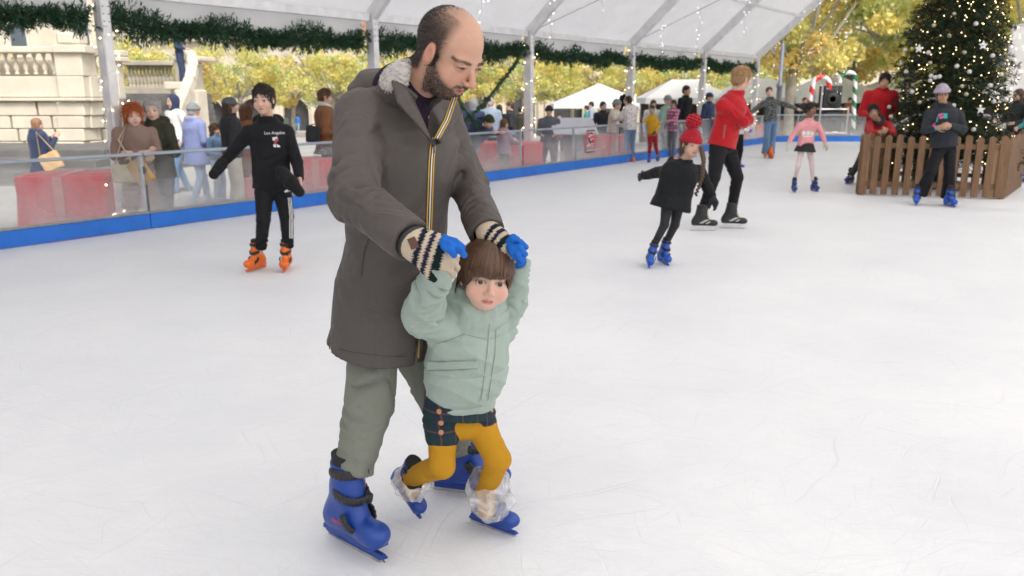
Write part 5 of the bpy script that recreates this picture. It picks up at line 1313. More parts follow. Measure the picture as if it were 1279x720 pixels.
C_redj = cloth('red_fleece', (.42, .012, .018), bump=.3); C_reddk = cloth('dark_red', (.28, .015, .02)); C_must = cloth('mustard', (.48, .26, .015)); C_mint = cloth('pale_green', (.28, .42, .34)); C_pink = cloth('pink_cotton', (.74, .33, .34)); C_pinkw = cloth('pinkish_white_tights', (.72, .58, .58)); C_teal = cloth('teal', (.04, .28, .28)); C_hatred = cloth('red_knit', (.38, .012, .025), bump=.8, bscale=140); C_hatlil = cloth('lilac_grey_knit', (.42, .36, .44), bump=.8, bscale=140); C_hatgr = cloth('grey_knit', (.25, .27, .28)); C_skirt = cloth('grey_black_skirt', (.03, .03, .033)); C_blanket = speckle('grey_patterned_wool', (.10, .10, .11, 1), (.38, .37, .37, 1), 45)
C_spk = speckle('white_speckled_fleece', (.25, .22, .22, 1), (.72, .69, .68, 1), 40, .42); C_spg = speckle('grey_speckled_knit', (.03, .035, .035, 1), (.17, .18, .17, 1), 38, .52); C_plaid = plaid('pink_plaid', (.55, .16, .28), (.08, .03, .08), (.7, .6, .62), 13)
BLUE = (.012, .09, .48); ORG = (.80, .16, .015)
# ---- boy in the black hoodie
def mirrorless(J): return J
Y0 = 6.75
def mk(Y0, d, base):
    J = {}
    for k, (u, v, dy) in d.items(): J[k] = V(u, v, Y0 + dy)
    return J
J = mk(6.75, dict(head=(329, 125, -.02), neck=(335, 153, .03), shB=(310, 166, -.02), shA=(358, 165, .06), elB=(289, 192, -.02), wrB=(274, 208, -.12), elA=(371, 203, .02), wrA=(374, 224, -.12), pel=(340, 232, .03), hipB=(330, 238, 0), hipA=(352, 238, .05), knB=(329, 274, -.1), knA=(358, 272, -.02), anB=(326, 308, -.02), anA=(360, 307, 0)), 0)
J['f'] = nrm(A3(-.25, -1, 0)); J['toeB'] = nrm(A3(-.45, -1, 0)); J['toeA'] = nrm(A3(.05, -1, 0)); J['ctB'] = G(323, 337); J['ctA'] = G(359, 337)
boy, BH = person('boy in a black hoodie and black trousers gliding on orange skates', J, 1.50, (-.04, -1, -.06), skin='light', hair='dark', top=C_black, topkind='hoodie', hem=.02, pants=C_blackp, feet='rental', footcol=ORG, hs=.232, res=.0055, topthick=1.12, bulk=1.05)
# held spare mitten, sleeve-covered hand and print on the hoodie
S = Sdf(.006, .02); S.cone(V(352, 216, 6.58), V(363, 228, 6.5), .055, .06, fold=(.006, .03, 2)); S.cone(V(363, 228, 6.5), V(374, 240, 6.47), .055, .042); S.build('black_mitten', C_black, boy)
S = Sdf(.006, .02); S.cone(V(277, 205, 6.62), V(267, 218, 6.53), .048, .040, fold=(.005, .03, 4)); S.build('glove', C_black, boy)
def decal_text(txt, p, right, up, size, m, parent, name='lettering', ext=.0012):
    cu = bpy.data.curves.new('txt', 'FONT'); cu.body = txt; cu.size = size; cu.extrude = ext; cu.align_x = 'CENTER'; cu.resolution_u = 2
    o = bpy.data.objects.new('txt', cu); COL.objects.link(o); bpy.context.view_layer.update()
    dg = bpy.context.evaluated_depsgraph_get(); me = bpy.data.meshes.new_from_object(o.evaluated_get(dg)); bpy.data.objects.remove(o)
    v = np.empty(len(me.vertices) * 3); me.vertices.foreach_get('co', v); v = v.reshape(-1, 3); r = nrm(right); u = nrm(np.asarray(up) - r * np.dot(up, r)); n = np.cross(r, u)
    w = np.asarray(p) + v[:, :1] * r + v[:, 1:2] * u + v[:, 2:] * n
    return mesh_obj(name, w, [tuple(pl.vertices) for pl in me.polygons], m, parent)
from mathutils.bvhtree import BVHTree
def surf(o, u, v, off=.003):
    """point on object o seen at pixel (u, v) of the photograph"""
    bpy.context.view_layer.update(); mw = o.matrix_world
    vs = [mw @ x.co for x in o.data.vertices]; t = BVHTree.FromPolygons(vs, [tuple(p.vertices) for p in o.data.polygons])
    r = nrm(ray(u, v)); hit, n, i, d = t.ray_cast((0, 0, CH), tuple(r))
    if hit is None: return None, None
    n = np.array(n); n = n if np.dot(n, r) < 0 else -n
    return np.array(hit) + n * off, n
def child_of(root, key):
    for c in root.children:
        if c.name.startswith(key): return c
M_print = mat('print_white', (.75, .75, .75), .7, 0)
def drape_patch(o, quads, m, parent, name, off=.003):
    """thin printed patch following the garment; quads = list of pixel polygons (4 pts)"""
    bpy.context.view_layer.update(); mw = o.matrix_world; vs0 = [mw @ x.co for x in o.data.vertices]; t = BVHTree.FromPolygons(vs0, [tuple(p.vertices) for p in o.data.polygons])
    vs, fs = [], []
    for q in quads:
        n = len(vs); K = 5
        q = [np.array(a, float) for a in q]
        ok = True; row = []
        for i in range(K):
            for j in range(K):
                a = q[0] + (q[1] - q[0]) * i / (K - 1); b = q[3] + (q[2] - q[3]) * i / (K - 1); p = a + (b - a) * j / (K - 1)
                r = nrm(ray(*p)); hit, nn, _, _ = t.ray_cast((0, 0, CH), tuple(r))
                if hit is None: ok = False; break
                nn = np.array(nn); nn = nn if np.dot(nn, r) < 0 else -nn; row.append(np.array(hit) + nn * off)
            if not ok: break
        if not ok: continue
        vs += row; fs += [(n + i * K + j, n + i * K + j + 1, n + (i + 1) * K + j + 1, n + (i + 1) * K + j) for i in range(K - 1) for j in range(K - 1)]
    if vs: return mesh_obj(name, vs, fs, m, parent, True)
jk = child_of(boy, 'jacket')
p, n = surf(jk, 343, 168)
if p is not None: decal_text('Los Angeles', p, np.cross((0, 0, 1), n), (0, 0, 1), .034, M_print, boy)
drape_patch(jk, [[(340, 172), (346, 171), (347, 175), (341, 176)], [(341, 181), (344, 180), (345, 184), (342, 184)], [(345, 180), (349, 182), (350, 184), (346, 184)]], M_print, boy, 'white_print')
drape_patch(jk, [[(343, 173.5), (348, 173), (347, 177), (343, 178)], [(342, 177), (346, 178), (345, 180), (342, 181)]], mat('print_wine', (.35, .05, .08), .7, 0), boy, 'wine_print')
tr = child_of(boy, 'trousers')
drape_patch(tr, [[(355, 239), (357, 238), (358, 240), (356, 241)], [(357, 237.4), (358.6, 236.8), (360, 239.6), (358.4, 240.4)], [(359.4, 236), (360.8, 235.6), (362.4, 239), (360.6, 239.6)]], M_print, boy, 'bar_mark')
def edge_u(o, v, u0, u1):
    bpy.context.view_layer.update(); mw = o.matrix_world; t = BVHTree.FromPolygons([mw @ x.co for x in o.data.vertices], [tuple(p.vertices) for p in o.data.polygons]); us = []
    for vv in v:
        u = u1
        while u > u0 and t.ray_cast((0, 0, CH), tuple(nrm(ray(u, vv))))[0] is None: u -= .25
        us.append(u)
    return us
vv_ = list(range(247, 301, 3)); uu_ = edge_u(tr, vv_, 350, 385)
for k in range(3):
    o_ = 1.2 + 1.7 * k; drape_patch(tr, [[(uu_[i] - o_ - .8, vv_[i]), (uu_[i] - o_, vv_[i]), (uu_[i + 1] - o_, vv_[i + 1]), (uu_[i + 1] - o_ - .8, vv_[i + 1])] for i in range(len(vv_) - 1)], M_print, boy, 'side_stripe', .002)
# ---- girl with the red pompom hat
J = mk(6.95, dict(head=(863, 181, -.02), neck=(852, 205, .03), shB=(838, 213, .0), shA=(873, 214, .08), elB=(820, 216, .22), wrB=(804, 220, .40), elA=(884, 235, .05), wrA=(890, 247, -.02), pel=(841, 246, .02), hipB=(834, 252, -.02), hipA=(848, 252, .04), knB=(830, 281, -.05), knA=(843, 281, 0.05), anB=(815, 310, -.02), anA=(829, 309, .08)), 0)
J['f'] = nrm(A3(.6, -.8, 0)); J['toeB'] = nrm(A3(-.1, -1, 0)); J['toeA'] = nrm(A3(.3, -1, 0)); J['ctB'] = G(809, 333); J['ctA'] = G(826, 329)
J['bupB'] = nrm(A3(.25, 0, 1)); J['bupA'] = nrm(A3(.15, 0, 1))
J['braid'] = [V(876, 186, 6.85), V(879, 200, 6.8), V(877, 222, 6.78), V(869, 244, 6.8)]
C_scarf = plaid('striped_scarf', (.50, .42, .40), (.45, .05, .06), (.12, .22, .45), 22)
girl, GHd = person('girl in a red pompom hat and black coat leaning as she skates', J, 1.32, (.3, -.95, -.08), skin='light', hair='brown', hairstyle='braid', hat=('pompom', C_hatred), top=cloth('black_parka', (.013, .0145, .016), wrinkle=.6), topkind='parka', hem=.14, tights=cloth('charcoal_tights', (.035, .035, .04)), feet='rental', footcol=BLUE, gloves=C_dk, scarf=C_scarf, hs=.205, res=.0055, topthick=1.25, bulk=1.15, child=.5, headup=A3(.12, 0, 1))
# ---- skater in red fleece
J = mk(9.05, dict(head=(927, 98, 0), neck=(918, 119, .02), shB=(902, 132, -.13), shA=(925, 132, .14), elB=(929, 152, -.16), wrB=(921, 158, .02), elA=(935, 150, .12), wrA=(926, 158, .0), pel=(902, 180, 0), hipB=(897, 185, -.07), hipA=(908, 186, .08), knB=(892, 222, -.2), knA=(921, 222, .12), anB=(878, 262, -.02), anA=(914, 260, .12)), 0)
J['f'] = nrm(A3(.97, .15, 0)); J['toeA'] = nrm(A3(.98, -.15, 0)); J['toeB'] = nrm(A3(.98, -.1, 0)); J['ctB'] = G(874, 288.5); J['ctA'] = G(911, 285.5)
red, RH = person('fair-haired skater in a red fleece and black hockey skates, arms folded', J, 1.76, (.92, .38, -.10), skin='light', hair='blond', top=C_redj, topkind='sweater', hem=.03, pants=C_blackp, feet='hockey', hs=.235, res=.007, topthick=1.08, bulk=1.1, handdir=dict(B=(-.3, 1, .1), A=(-.8, -.3, -.3)))
drape_patch(child_of(red, 'sweater'), [[(904.5, 156), (906.6, 156.5), (904.4, 174), (902.6, 173)]], mat('pocket_zip', (.25, .08, .08), .5, 0), red, 'pocket_zip')
# ---- pink sweater girl
J = mk(12.5, dict(head=(1013, 137, 0), neck=(1010, 151, .03), shB=(999, 157, -.02), shA=(1021, 156, .06), elB=(989, 171, -.02), wrB=(985, 180, -.06), elA=(1027, 169, .0), wrA=(1031, 179, -.05), pel=(1006, 182, .02), hipB=(1001, 187, 0), hipA=(1011, 187, .04), knB=(997, 207, -.05), knA=(1014, 206, .0), anB=(993, 227, 0), anA=(1015, 225, 0)), 0)
J['f'] = nrm(A3(.35, -1, 0)); J['toeA'] = nrm(A3(.25, -1, 0)); J['toeB'] = nrm(A3(-.1, -1, 0)); J['ctB'] = G(991, 240); J['ctA'] = G(1016, 239)
pk, _ = person('girl in a pink sweater, dark skirt and white tights gliding near the picket fence', J, 1.25, (.40, -.9, -.05), skin='brown', hair='dark', hairstyle='bun', top=C_pink, topkind='sweater', hem=.03, skirt=C_skirt, tights=C_pinkw, gloves=C_cream, feet='rental', footcol=(.02, .05, .25), hs=.20, topthick=1.1, bulk=1.05, child=.7, hat=('headband', C_dk))
drape_patch(child_of(pk, 'sweater'), [[(1001, 165), (1005, 163), (1007, 168), (1002, 170)], [(1007, 164), (1012, 164), (1011, 169), (1008, 169)], [(1013, 164), (1017, 166), (1015, 170), (1012, 168)], [(1003, 170), (1015, 169.5), (1015, 171), (1003, 171.5)]], M_print, pk, 'pale_print')
# ---- woman with outstretched arms
J = mk(19.2, dict(head=(961, 115, 0), neck=(962, 124, .03), shB=(954, 129, -.05), shA=(971, 128, .1), elB=(943, 137, -.1), wrB=(935, 143, -.1), elA=(984, 132, .15), wrA=(995, 136, .2), pel=(962, 152, 0), hipB=(959, 155, 0), hipA=(967, 155, 0), knB=(958, 173, -.1), knA=(965, 173, .1), anB=(956, 190, 0), anA=(963, 190, 0)), 0)
J['f'] = nrm(A3(-.2, -1, 0)); J['toeA'] = nrm(A3(.1, -1, 0)); J['toeB'] = nrm(A3(-.2, -1, 0)); J['ctB'] = G(955, 197.5); J['ctA'] = G(962, 198)
person('woman in a grey speckled sweater and wide jeans skating with arms outstretched', J, 1.64, (-.15, -1, .1), skin='pale', hair='auburn', hairstyle='bun', top=C_spg, topkind='sweater', hem=.0, pants=C_jean, flare=.9, feet='rental', footcol=ORG, topthick=1.15)
# ---- kid in front of the tree
J = mk(10.95, dict(head=(1177, 118, -.04), neck=(1179, 134, .02), shB=(1161, 143, -.0), shA=(1197, 143, 0), elB=(1155, 163, -.05), wrB=(1170, 160, -.2), elA=(1203, 162, -.05), wrA=(1187, 157, -.22), pel=(1179, 182, 0), hipB=(1173, 186, 0), hipA=(1186, 186, 0), knB=(1163, 214, -.1), knA=(1186, 215, -.05), anB=(1151, 240, 0), anA=(1184, 244, 0)), 0)
J['f'] = nrm(A3(-.1, -1, 0)); J['toeA'] = nrm(A3(.1, -1, 0)); J['toeB'] = nrm(A3(-.5, -1, 0)); J['ctB'] = G(1144, 256); J['ctA'] = G(1184, 258)
hood_ = cloth('dark_slate_hoodie', (.03, .034, .042))
tk, TKH = person('child in lilac beanie and dark printed hoodie standing before the Christmas tree fence', J, 1.56, (-.3, -.95, -.02), skin='mid', hair='dark', hat=('beanie', C_hatlil), top=hood_, topkind='hoodie', hem=.02, pants=C_blackp, flare=1.0, feet='rental', footcol=BLUE, hs=.215, topthick=1.2, bulk=1.05, scarf=hood_, headup=A3(-.08, 0, 1))
jk = child_of(tk, 'jacket')
drape_patch(jk, [[(1172, 143), (1178, 141.5), (1177, 144), (1171, 147)], [(1165, 154), (1169, 153), (1168, 160), (1164, 157)], [(1174, 146), (1179, 145), (1178, 148), (1173, 149)]], mat('print_pink', (.6, .16, .35), .7, 0), tk, 'pink_print', .006)
drape_patch(jk, [[(1178, 142), (1183, 142), (1183, 148), (1179, 148.5)], [(1170, 147), (1172, 147), (1171, 153), (1169, 152)], [(1167, 160), (1173, 159), (1174, 161), (1168, 163)], [(1174, 158), (1177, 161), (1182, 161), (1177, 163)]], mat('print_teal', (.03, .42, .36), .7, 0), tk, 'teal_print', .006)
drape_patch(child_of(tk, 'body'), [], M_print, tk, 'x')
S = Sdf(.004, .003)
for g in (-1, 1): S.chain([TKH.p(g * .15 + .085 * math.cos(a), .445, -.005 + .07 * math.sin(a)) for a in np.linspace(0, 6.283, 11)], [.0032] * 11)
S.cone(TKH.p(-.07, .45, .01), TKH.p(.07, .45, .01), .003, .003); S.build('glasses', mat('glasses_dark', (.03, .02, .02), .3, 0), tk)
# ---- red jacket man and red kid behind the fence
J = stand(A3(5.98, 13.45, 0), (-.1, -1), 1.80, arms=('bent', 'bent')); J['head'] = J['head'] + A3(0, -.06, -.01)
person('tall man in a red jacket standing behind the leaning boy at the fence', J, 1.80, (-.4, -1, -.15), group=None, skin='tan', hair='dark', top=C_redj, hem=.08, pants=C_blackp, feet='rental', footcol=BLUE, bulk=1.1, topthick=1.08)
J = mk(13.0, dict(head=(1091, 140, -.15), neck=(1097, 151, 0), shB=(1086, 155, .02), shA=(1110, 156, 0), elB=(1088, 166, -.25), wrB=(1098, 165, -.4), elA=(1116, 166, -.25), wrA=(1108, 162, -.4), pel=(1088, 178, .45), hipB=(1083, 181, .42), hipA=(1092, 182, .45), knB=(1073, 203, .3), knA=(1090, 205, .3), anB=(1063, 219, .2), anA=(1088, 226, .3)), 0)
J['f'] = nrm(A3(.1, -1, 0)); J['toeB'] = nrm(A3(-.8, -.6, 0)); J['toeA'] = nrm(A3(0, -1, 0)); J['ctB'] = G(1062, 229.5); J['ctA'] = G(1088, 232)
person('boy in a red jacket leaning over the left end of the picket fence', J, 1.5, (-.4, -1, -.1), skin='mid', hair='dark', hairstyle='short', top=C_redj, hem=.02, pants=C_dk, feet='rental', footcol=(.02, .03, .2), scarf=C_dk, hs=.215, headup=A3(-.15, 0, 1))
# ---- small skaters by the left barrier
J = stand(G(797, 203.5), (-.3, -1), 1.24, arms=('down', 'out'), sp=.03); Yb = J['pel'][1]
J['head'] = V(815, 137, Yb); 
J = mk(17.9, dict(head=(814, 137, 0), neck=(814, 145, 0), shB=(808, 150, 0), shA=(820, 149, .05), elB=(804, 152, -.1), wrB=(801, 152, -.3), elA=(823, 158, 0), wrA=(818, 165, -.2), pel=(815, 169, 0), hipB=(812, 171, 0), hipA=(818, 171, 0), knB=(812, 182, -.05), knA=(819, 182, 0), anB=(811, 194, 0), anA=(821, 192, .1)), 0)
J['f'] = nrm(A3(-.5, -1, 0)); J['ctB'] = G(811, 203.5); J['ctA'] = G(822, 202)
person('small child in a mustard jacket and dark red trousers by the barrier', J, 1.2, (-.5, -1, -.1), skin='mid', hair='dark', top=C_must, hem=.02, pants=C_reddk, gloves=C_dk, feet='rental', footcol=(.02, .06, .3), child=1, bulk=1.1)
J = stand(G(786, 202.5), (-.6, .8), 1.42, arms=('rail', 'rail'), sp=.02); J['head'] = J['head'] + A3(-.05, .02, 0)
person('girl in a white speckled jacket and jeans on orange skates facing the barrier', J, 1.5, (-.6, .8, 0), skin='light', hair='dark', top=C_spk, hem=.06, pants=C_jean, flare=.2, feet='rental', footcol=ORG, bulk=1.1, topthick=1.1)
J = stand(G(921, 209), (1, .1), 1.2, arms=('down', 'bent'), sp=.0)
person('small skater in black trousers half hidden behind the red-fleece skater', J, 1.2, (.9, .3, 0), skin='light', hair='brown', top=C_white, hem=.0, pants=C_blackp, gloves=cloth('purple_knit', (.2, .08, .4)), feet='rental', footcol=(.1, .06, .4), child=1)
J = stand(G(1258, 222), (-.9, -.3), 1.55, arms=('bent', 'bent'))
person('woman with long brown hair and dark coat behind the right end of the fence', J, 1.6, (-.95, -.2, 0), hair='brown', hairstyle='wavy', top=C_dk, hem=.08, pants=C_blackp, feet='rental', footcol=BLUE)
J = stand(G(1276, 220), (-.9, -.4), 1.66, arms=('bent', 'bent'))
person('person in black jacket and pink scarf at the right edge behind the fence', J, 1.66, (-.95, -.2, 0), hair='brown', hairstyle='wavy', top=C_black, scarf=cloth('pink_scarf', (.6, .15, .22)), hem=.05, pants=C_blackp, feet='rental', footcol=BLUE)
J = stand(G(1288, 228), (-1, -.2), 1.42, arms=('rail', 'rail'))
person('child in a teal sweater reaching in from the right edge of the photo', J, 1.42, (-1, -.1, 0), hair='dark', top=C_teal, hem=.02, pants=C_blackp, feet='rental', footcol=BLUE)
# ---- people outside the barrier
def out(u, vh, Y, H, f, label, group=None, face=None, **k):
    """spectator: pixel column of the head, pixel row of the head top, depth"""
    st = {q: k.pop(q) for q in ('arms', 'sp', 'lean', 'stride') if q in k}
    t = V(u, vh, Y); base = A3(t[0], Y, t[2] - H)
    if 'ground' in k: base[2] = k.pop('ground')
    J = stand(base, f, H, **st)
    if 'adj' in k:
        for kk, dv in k.pop('adj').items(): J[kk] = J[kk] + A3(*dv)
    return person(label, J, H, face or (f[0], f[1], -.05), group=group, **k)[0]
out(44, 148, 14.4, 1.55, (.6, .75), 'woman in a long navy padded coat photographing the stone terrace', arms=('phone', 'phone'), hair='tawny', hairstyle='bob', top=C_navy, topkind='parka', hem=.42, pants=C_dk, bulk=1.25, topthick=1.2)
o1 = out(165, 131, 9.35, 1.62, (.35, -1), 'red-haired woman in a taupe padded coat behind the barrier', arms=('cross', 'cross'), hair='red', hairstyle='bob', top=C_taupe, hem=.42, pants=C_cream, bulk=1.05, topthick=1.08, hs=.248, skin='pale', face=(.62, -.8, -.12))
o2 = out(191, 124, 9.55, 1.70, (-.45, -1), 'grey-haired man in a dark olive jacket with his arm round the woman', arms=('bent', 'cross'), hair='grey', hairstyle='short', top=C_olive, topkind='parka', hem=.1, pants=C_grey, bulk=1.15, topthick=1.1, hs=.252, skin='pale', face=(.30, -1, -.12))
out(216, 118, 14.2, 1.70, (-.6, -.8), 'walker in a white jacket with a navy hood raised, in jeans', arms=('pocket', 'pocket'), hair='brown', top=C_white, topkind='hoodup', hood=C_navy, hem=.04, pants=C_jean, stride=.10, bulk=1.1)
out(240, 130, 12.6, 1.56, (.55, .8), 'woman in a lavender-blue coat with fur-trimmed hood seen from behind', arms=('bent', 'bent'), hair='grey', hairstyle='short', hat=('beanie', C_hatgr), top=C_lav, topkind='parka', lining=C_fur, hem=.20, pants=C_jeanl, stride=.12, bulk=1.25, topthick=1.15, footcol=(.5, .55, .6))
out(267, 155, 12.3, 1.20, (.9, -.2), 'small child in blue denim behind the woman in the grey cap', arms=('bent', 'bent'), hair='brown', hairstyle='long', top=C_jean, hem=.05, pants=C_jeanl, flare=.6, child=1)
out(285, 122, 10.9, 1.62, (.85, .45), 'long-haired woman in a grey cap, black coat and cream trousers', arms=('bent', 'bent'), hair='brown', hairstyle='wavy', hat=('cap', C_grey), top=C_dk, hem=.02, pants=C_cream, flare=1.3, bulk=1.1, topthick=1.15)
out(306, 131, 11.8, 1.58, (.2, .95), 'person in a brown coat hidden behind the boy in the black hoodie', hair='chestnut', hairstyle='bob', top=C_brown, hem=.2, pants=C_reddk, bulk=1.3)
out(404, 111, 12.3, 1.74, (.95, .2), 'woman in a brown coat with a patterned grey blanket tied at her waist', arms=('bent', 'bent'), hair='chestnut', hairstyle='short', top=C_brown, hem=.0, pants=C_jeand, skirt=C_blanket, scarf=C_cream, bulk=1.15, topthick=1.15)
g1 = 'onlookers beyond the barrier'
out(591, 123, 17.6, 1.70, (.2, .95), 'hooded onlooker in a slate jacket seen from behind beside the slanting garland', g1, top=C_navy, topkind='hoodup', hood=C_hatgr, hem=.1, pants=C_jean, bulk=1.3)
out(612, 122, 18.6, 1.74, (.2, .95), 'man in a pale blue-grey jacket seen from behind', g1, hair='grey', top=C_sky, hem=.06, pants=C_jeand, bulk=1.4, arms=('bent', 'bent'))
out(624, 131, 24, 1.66, (-.5, .8), 'distant person in black left of the man in the black leather jacket', g1, hair='dark', hairstyle='long', top=C_black, hem=.1, pants=C_dk)
out(638, 127, 21, 1.70, (-1, .0), 'man in a black jacket and blue jeans standing in profile', g1, hair='brown', top=C_dk, hem=.1, pants=C_jean, bulk=1.25, arms=('bent', 'bent'))
out(650, 133, 25, 1.62, (.3, .9), 'distant walker in grey-green beside the lit column', g1, hair='dark', top=C_olive, hem=.2, pants=C_grey, stride=.08)
out(657, 132, 25.5, 1.66, (.3, .9), 'distant walker in black beside the lit column', g1, hair='dark', top=C_black, hem=.1, pants=C_dk, stride=.08)
# teenager leaning on the rail
J = mk(14.7, dict(head=(611, 153, -.35), neck=(603, 157, -.2), shB=(598, 161, -.1), shA=(607, 160, -.2), elB=(603, 168, -.45), wrB=(616, 166, -.62), elA=(612, 167, -.45), wrA=(624, 166, -.6), pel=(585, 180, .15), hipB=(583, 183, .1), hipA=(589, 183, .15), knB=(583, 200, .05), knA=(590, 200, .1), anB=(578, 222, .2), anA=(587, 222, .2)), 0)
for k in ('anA', 'anB'): J[k][2] = -.15
J['f'] = nrm(A3(.8, -.6, 0))
person('teenager in a dark green beanie leaning forward on the barrier rail', J, 1.6, (.6, -.8, -.35), group=g1, hair='dark', hat=('beanie', cloth('dark_green_knit', (.03, .04, .02))), top=C_navy, topkind='parka', hem=.04, pants=C_jean, bulk=1.2, topthick=1.15, skin='pale')
out(629, 149, 14.9, 1.22, (.8, .4), 'child in a lilac padded jacket with light brown hair at the barrier', g1, hair='chestnut', hairstyle='bob', top=C_lilac, hem=.06, pants=C_dk, child=1, bulk=1.25, topthick=1.2, arms=('rail', 'rail'))
out(686, 133, 18, 1.62, (-.1, -1), 'person in a dark hat and padded grey gilet facing the rink', g1, hair='dark', hat=('beanie', C_dk), top=C_grey, hem=.12, pants=C_jeand, bulk=1.3, sp=.02, arms=('bent', 'bent'))
out(699, 142, 23, 1.30, (-.2, -1), 'child in a red jacket behind the person in the grey gilet', g1, hair='dark', top=C_redj, hem=.06, pants=C_dk, child=1)
out(739, 127, 30, 1.74, (-.9, .2), 'man in a slate jacket walking past the white parasol', g1, hair='dark', top=C_sky, hem=.05, pants=C_dk, stride=.1)
out(733, 132, 31, 1.6, (-.9, .2), 'person in teal walking beside the man in the slate jacket', g1, hair='dark', top=C_teal, hem=.05, pants=C_dk, stride=.1)
out(763, 125, 19.4, 1.66, (.8, -.5), 'woman in a beige jumper leaning towards the girl in the speckled jacket', g1, hair='brown', hairstyle='short', hat=('beanie', C_hatgr), top=C_cream, hem=.02, pants=C_jean, lean=(.12, -.1), bulk=1.15, arms=('rail', 'rail'))
out(779, 118, 19.9, 1.76, (.5, -.8), 'adult in a black hooded coat standing behind the speckled jacket', g1, topkind='hoodup', top=C_black, hem=.2, pants=C_dk, bulk=1.2, hair='dark')
out(816, 125, 21.5, 1.6, (.2, -1), 'woman in a pale jacket with pinkish hair band behind the mustard-jacket child', g1, hair='chestnut', hairstyle='long', top=C_white, hem=.05, pants=C_jean)
out(834, 120, 20.9, 1.66, (.6, -.6), 'person in a pale green coat and grey hat beyond the barrier', g1, hair='grey', hat=('beanie', C_hatgr), top=C_mint, hem=.2, pants=C_jeand, bulk=1.2)
out(842, 125, 19.6, 1.35, (-.8, -.5), 'child in a pink plaid coat beside the mustard-jacket child', g1, hair='dark', skin='mid', hairstyle='short', top=C_plaid, hem=.12, pants=C_grey, child=.6, arms=('rail', 'down'), bulk=1.15)
out(857, 107, 20.9, 1.86, (.7, -.7), 'tall dark-haired man in black behind the red pompom hat', g1, hair='dark', top=C_black, hem=.02, pants=C_dk, bulk=1.1, skin='tan')
out(886, 116, 21.8, 1.74, (.6, -.6), 'man in a navy jacket and cap left of the red-fleece skater', g1, hair='dark', hat=('cap', C_navy), top=C_navy, hem=.08, pants=C_dk, bulk=1.2, arms=('bent', 'bent'))
g2 = 'distant strollers on the square'
out(371, 143, 70, 1.7, (.3, 1), 'distant stroller in a bright blue top left of the brown-coated woman', g2, top=cloth('bright_blue', (.05, .2, .6)), pants=C_jeanl, stride=.1)
out(356, 144, 72, 1.7, (-.3, 1), 'distant stroller in grey-green beside the one in bright blue', g2, top=C_mint, pants=C_dk, stride=.1)
out(232, 128, 40, 1.7, (.9, .2), 'distant stroller beyond the stone stairs', g2, top=C_grey, pants=C_dk, stride=.1)
for i, (u, vv, Y, c) in enumerate([(900, 124, 33, C_hatgr), (1005, 122, 33, C_dk), (1062, 122, 33.5, C_brown), (1086, 122, 33, C_grey)]):
    out(u, vv, Y, 1.68, (.3, -.9), ['stall visitor in pale grey near the navy-capped man', 'stall visitor in charcoal left of the red and white candy cane', 'stall visitor in brown beside the green candy cane', 'stall visitor in grey behind the red-jacket man'][i], 'visitors at the white stalls', top=c, pants=C_dk, arms=('bent', 'bent'))
out(221, 32, 23.9, 1.7, (.9, .1), 'person in dark trousers perched at the top of the stone stairs', None, top=C_navy, pants=C_navy, bulk=1.0, hair='dark', arms=('out', 'bent'), footcol=(.6, .6, .6))
out(753, 127, 20.6, 1.66, (.4, -.9), 'dark-haired person in charcoal just left of the beige-jumper woman', g1, hair='dark', top=C_dk, hem=.1, pants=C_jeand)
# bags
def bag(name, label, c, hx, hz, hy, ang, m, strap, face=(0, -1, 0), cat='bag'):
    f = nrm(face); r = nrm(np.cross(f, (0, 0, 1))); r2 = r * math.cos(ang) + A3(0, 0, 1) * math.sin(ang); u2 = np.cross(r2, f) ; u2 = u2 if u2[2] > 0 else -u2
    rt = empty('shoulder_bag', c, label, cat)
    S = Sdf(.007, .01); S.box(c, (hx, hy, hz), np.array([r2, f, u2]), .025); S.post(lambda X, Y, Z: .003 * np.sin(Z * 40 + X * 25), .004); S.build('pouch', m, rt)
    if strap is not None: MB().tube([c + u2 * hz * .9 - r2 * hx * .8] + [np.asarray(p) for p in strap] + [c + u2 * hz * .9 + r2 * hx * .8], .009, 6).build('strap', m, rt, True)
    return rt, r2, u2, f
bag('', 'cream shoulder bag hanging at the red-haired woman\'s front', V(156, 217, 9.02), .13, .10, .04, 0, cloth('cream_leather', (.55, .45, .32), .6), [V(148, 175, 9.08), V(158, 155, 9.15)])
rb = bag('', 'tan bag with a round dark emblem held by the red-haired woman', V(176, 215, 9.0), .10, .14, .035, -.55, cloth('tan_canvas', (.48, .30, .12), .7), [V(182, 192, 9.12)])
MB().lathe(V(178, 213, 8.955), [(.045, 0), (.045, .003)], 18, np.array([(1, 0, 0), (0, 0, 1), (0, -1, 0)])).build('round_emblem', mat('emblem_grey', (.12, .12, .13), .6, 0), rb[0])
bag('', 'tan shoulder bag on the navy-coated woman\'s hip', V(64, 202, 14.0), .17, .15, .05, -.4, cloth('sand_leather', (.60, .40, .20), .7), [V(45, 165, 14.1)])
bag('', 'dark handbag on the arm of the brown-coated woman', V(391, 168, 12.0), .10, .12, .05, .1, C_dk, [V(393, 155, 12.0)])
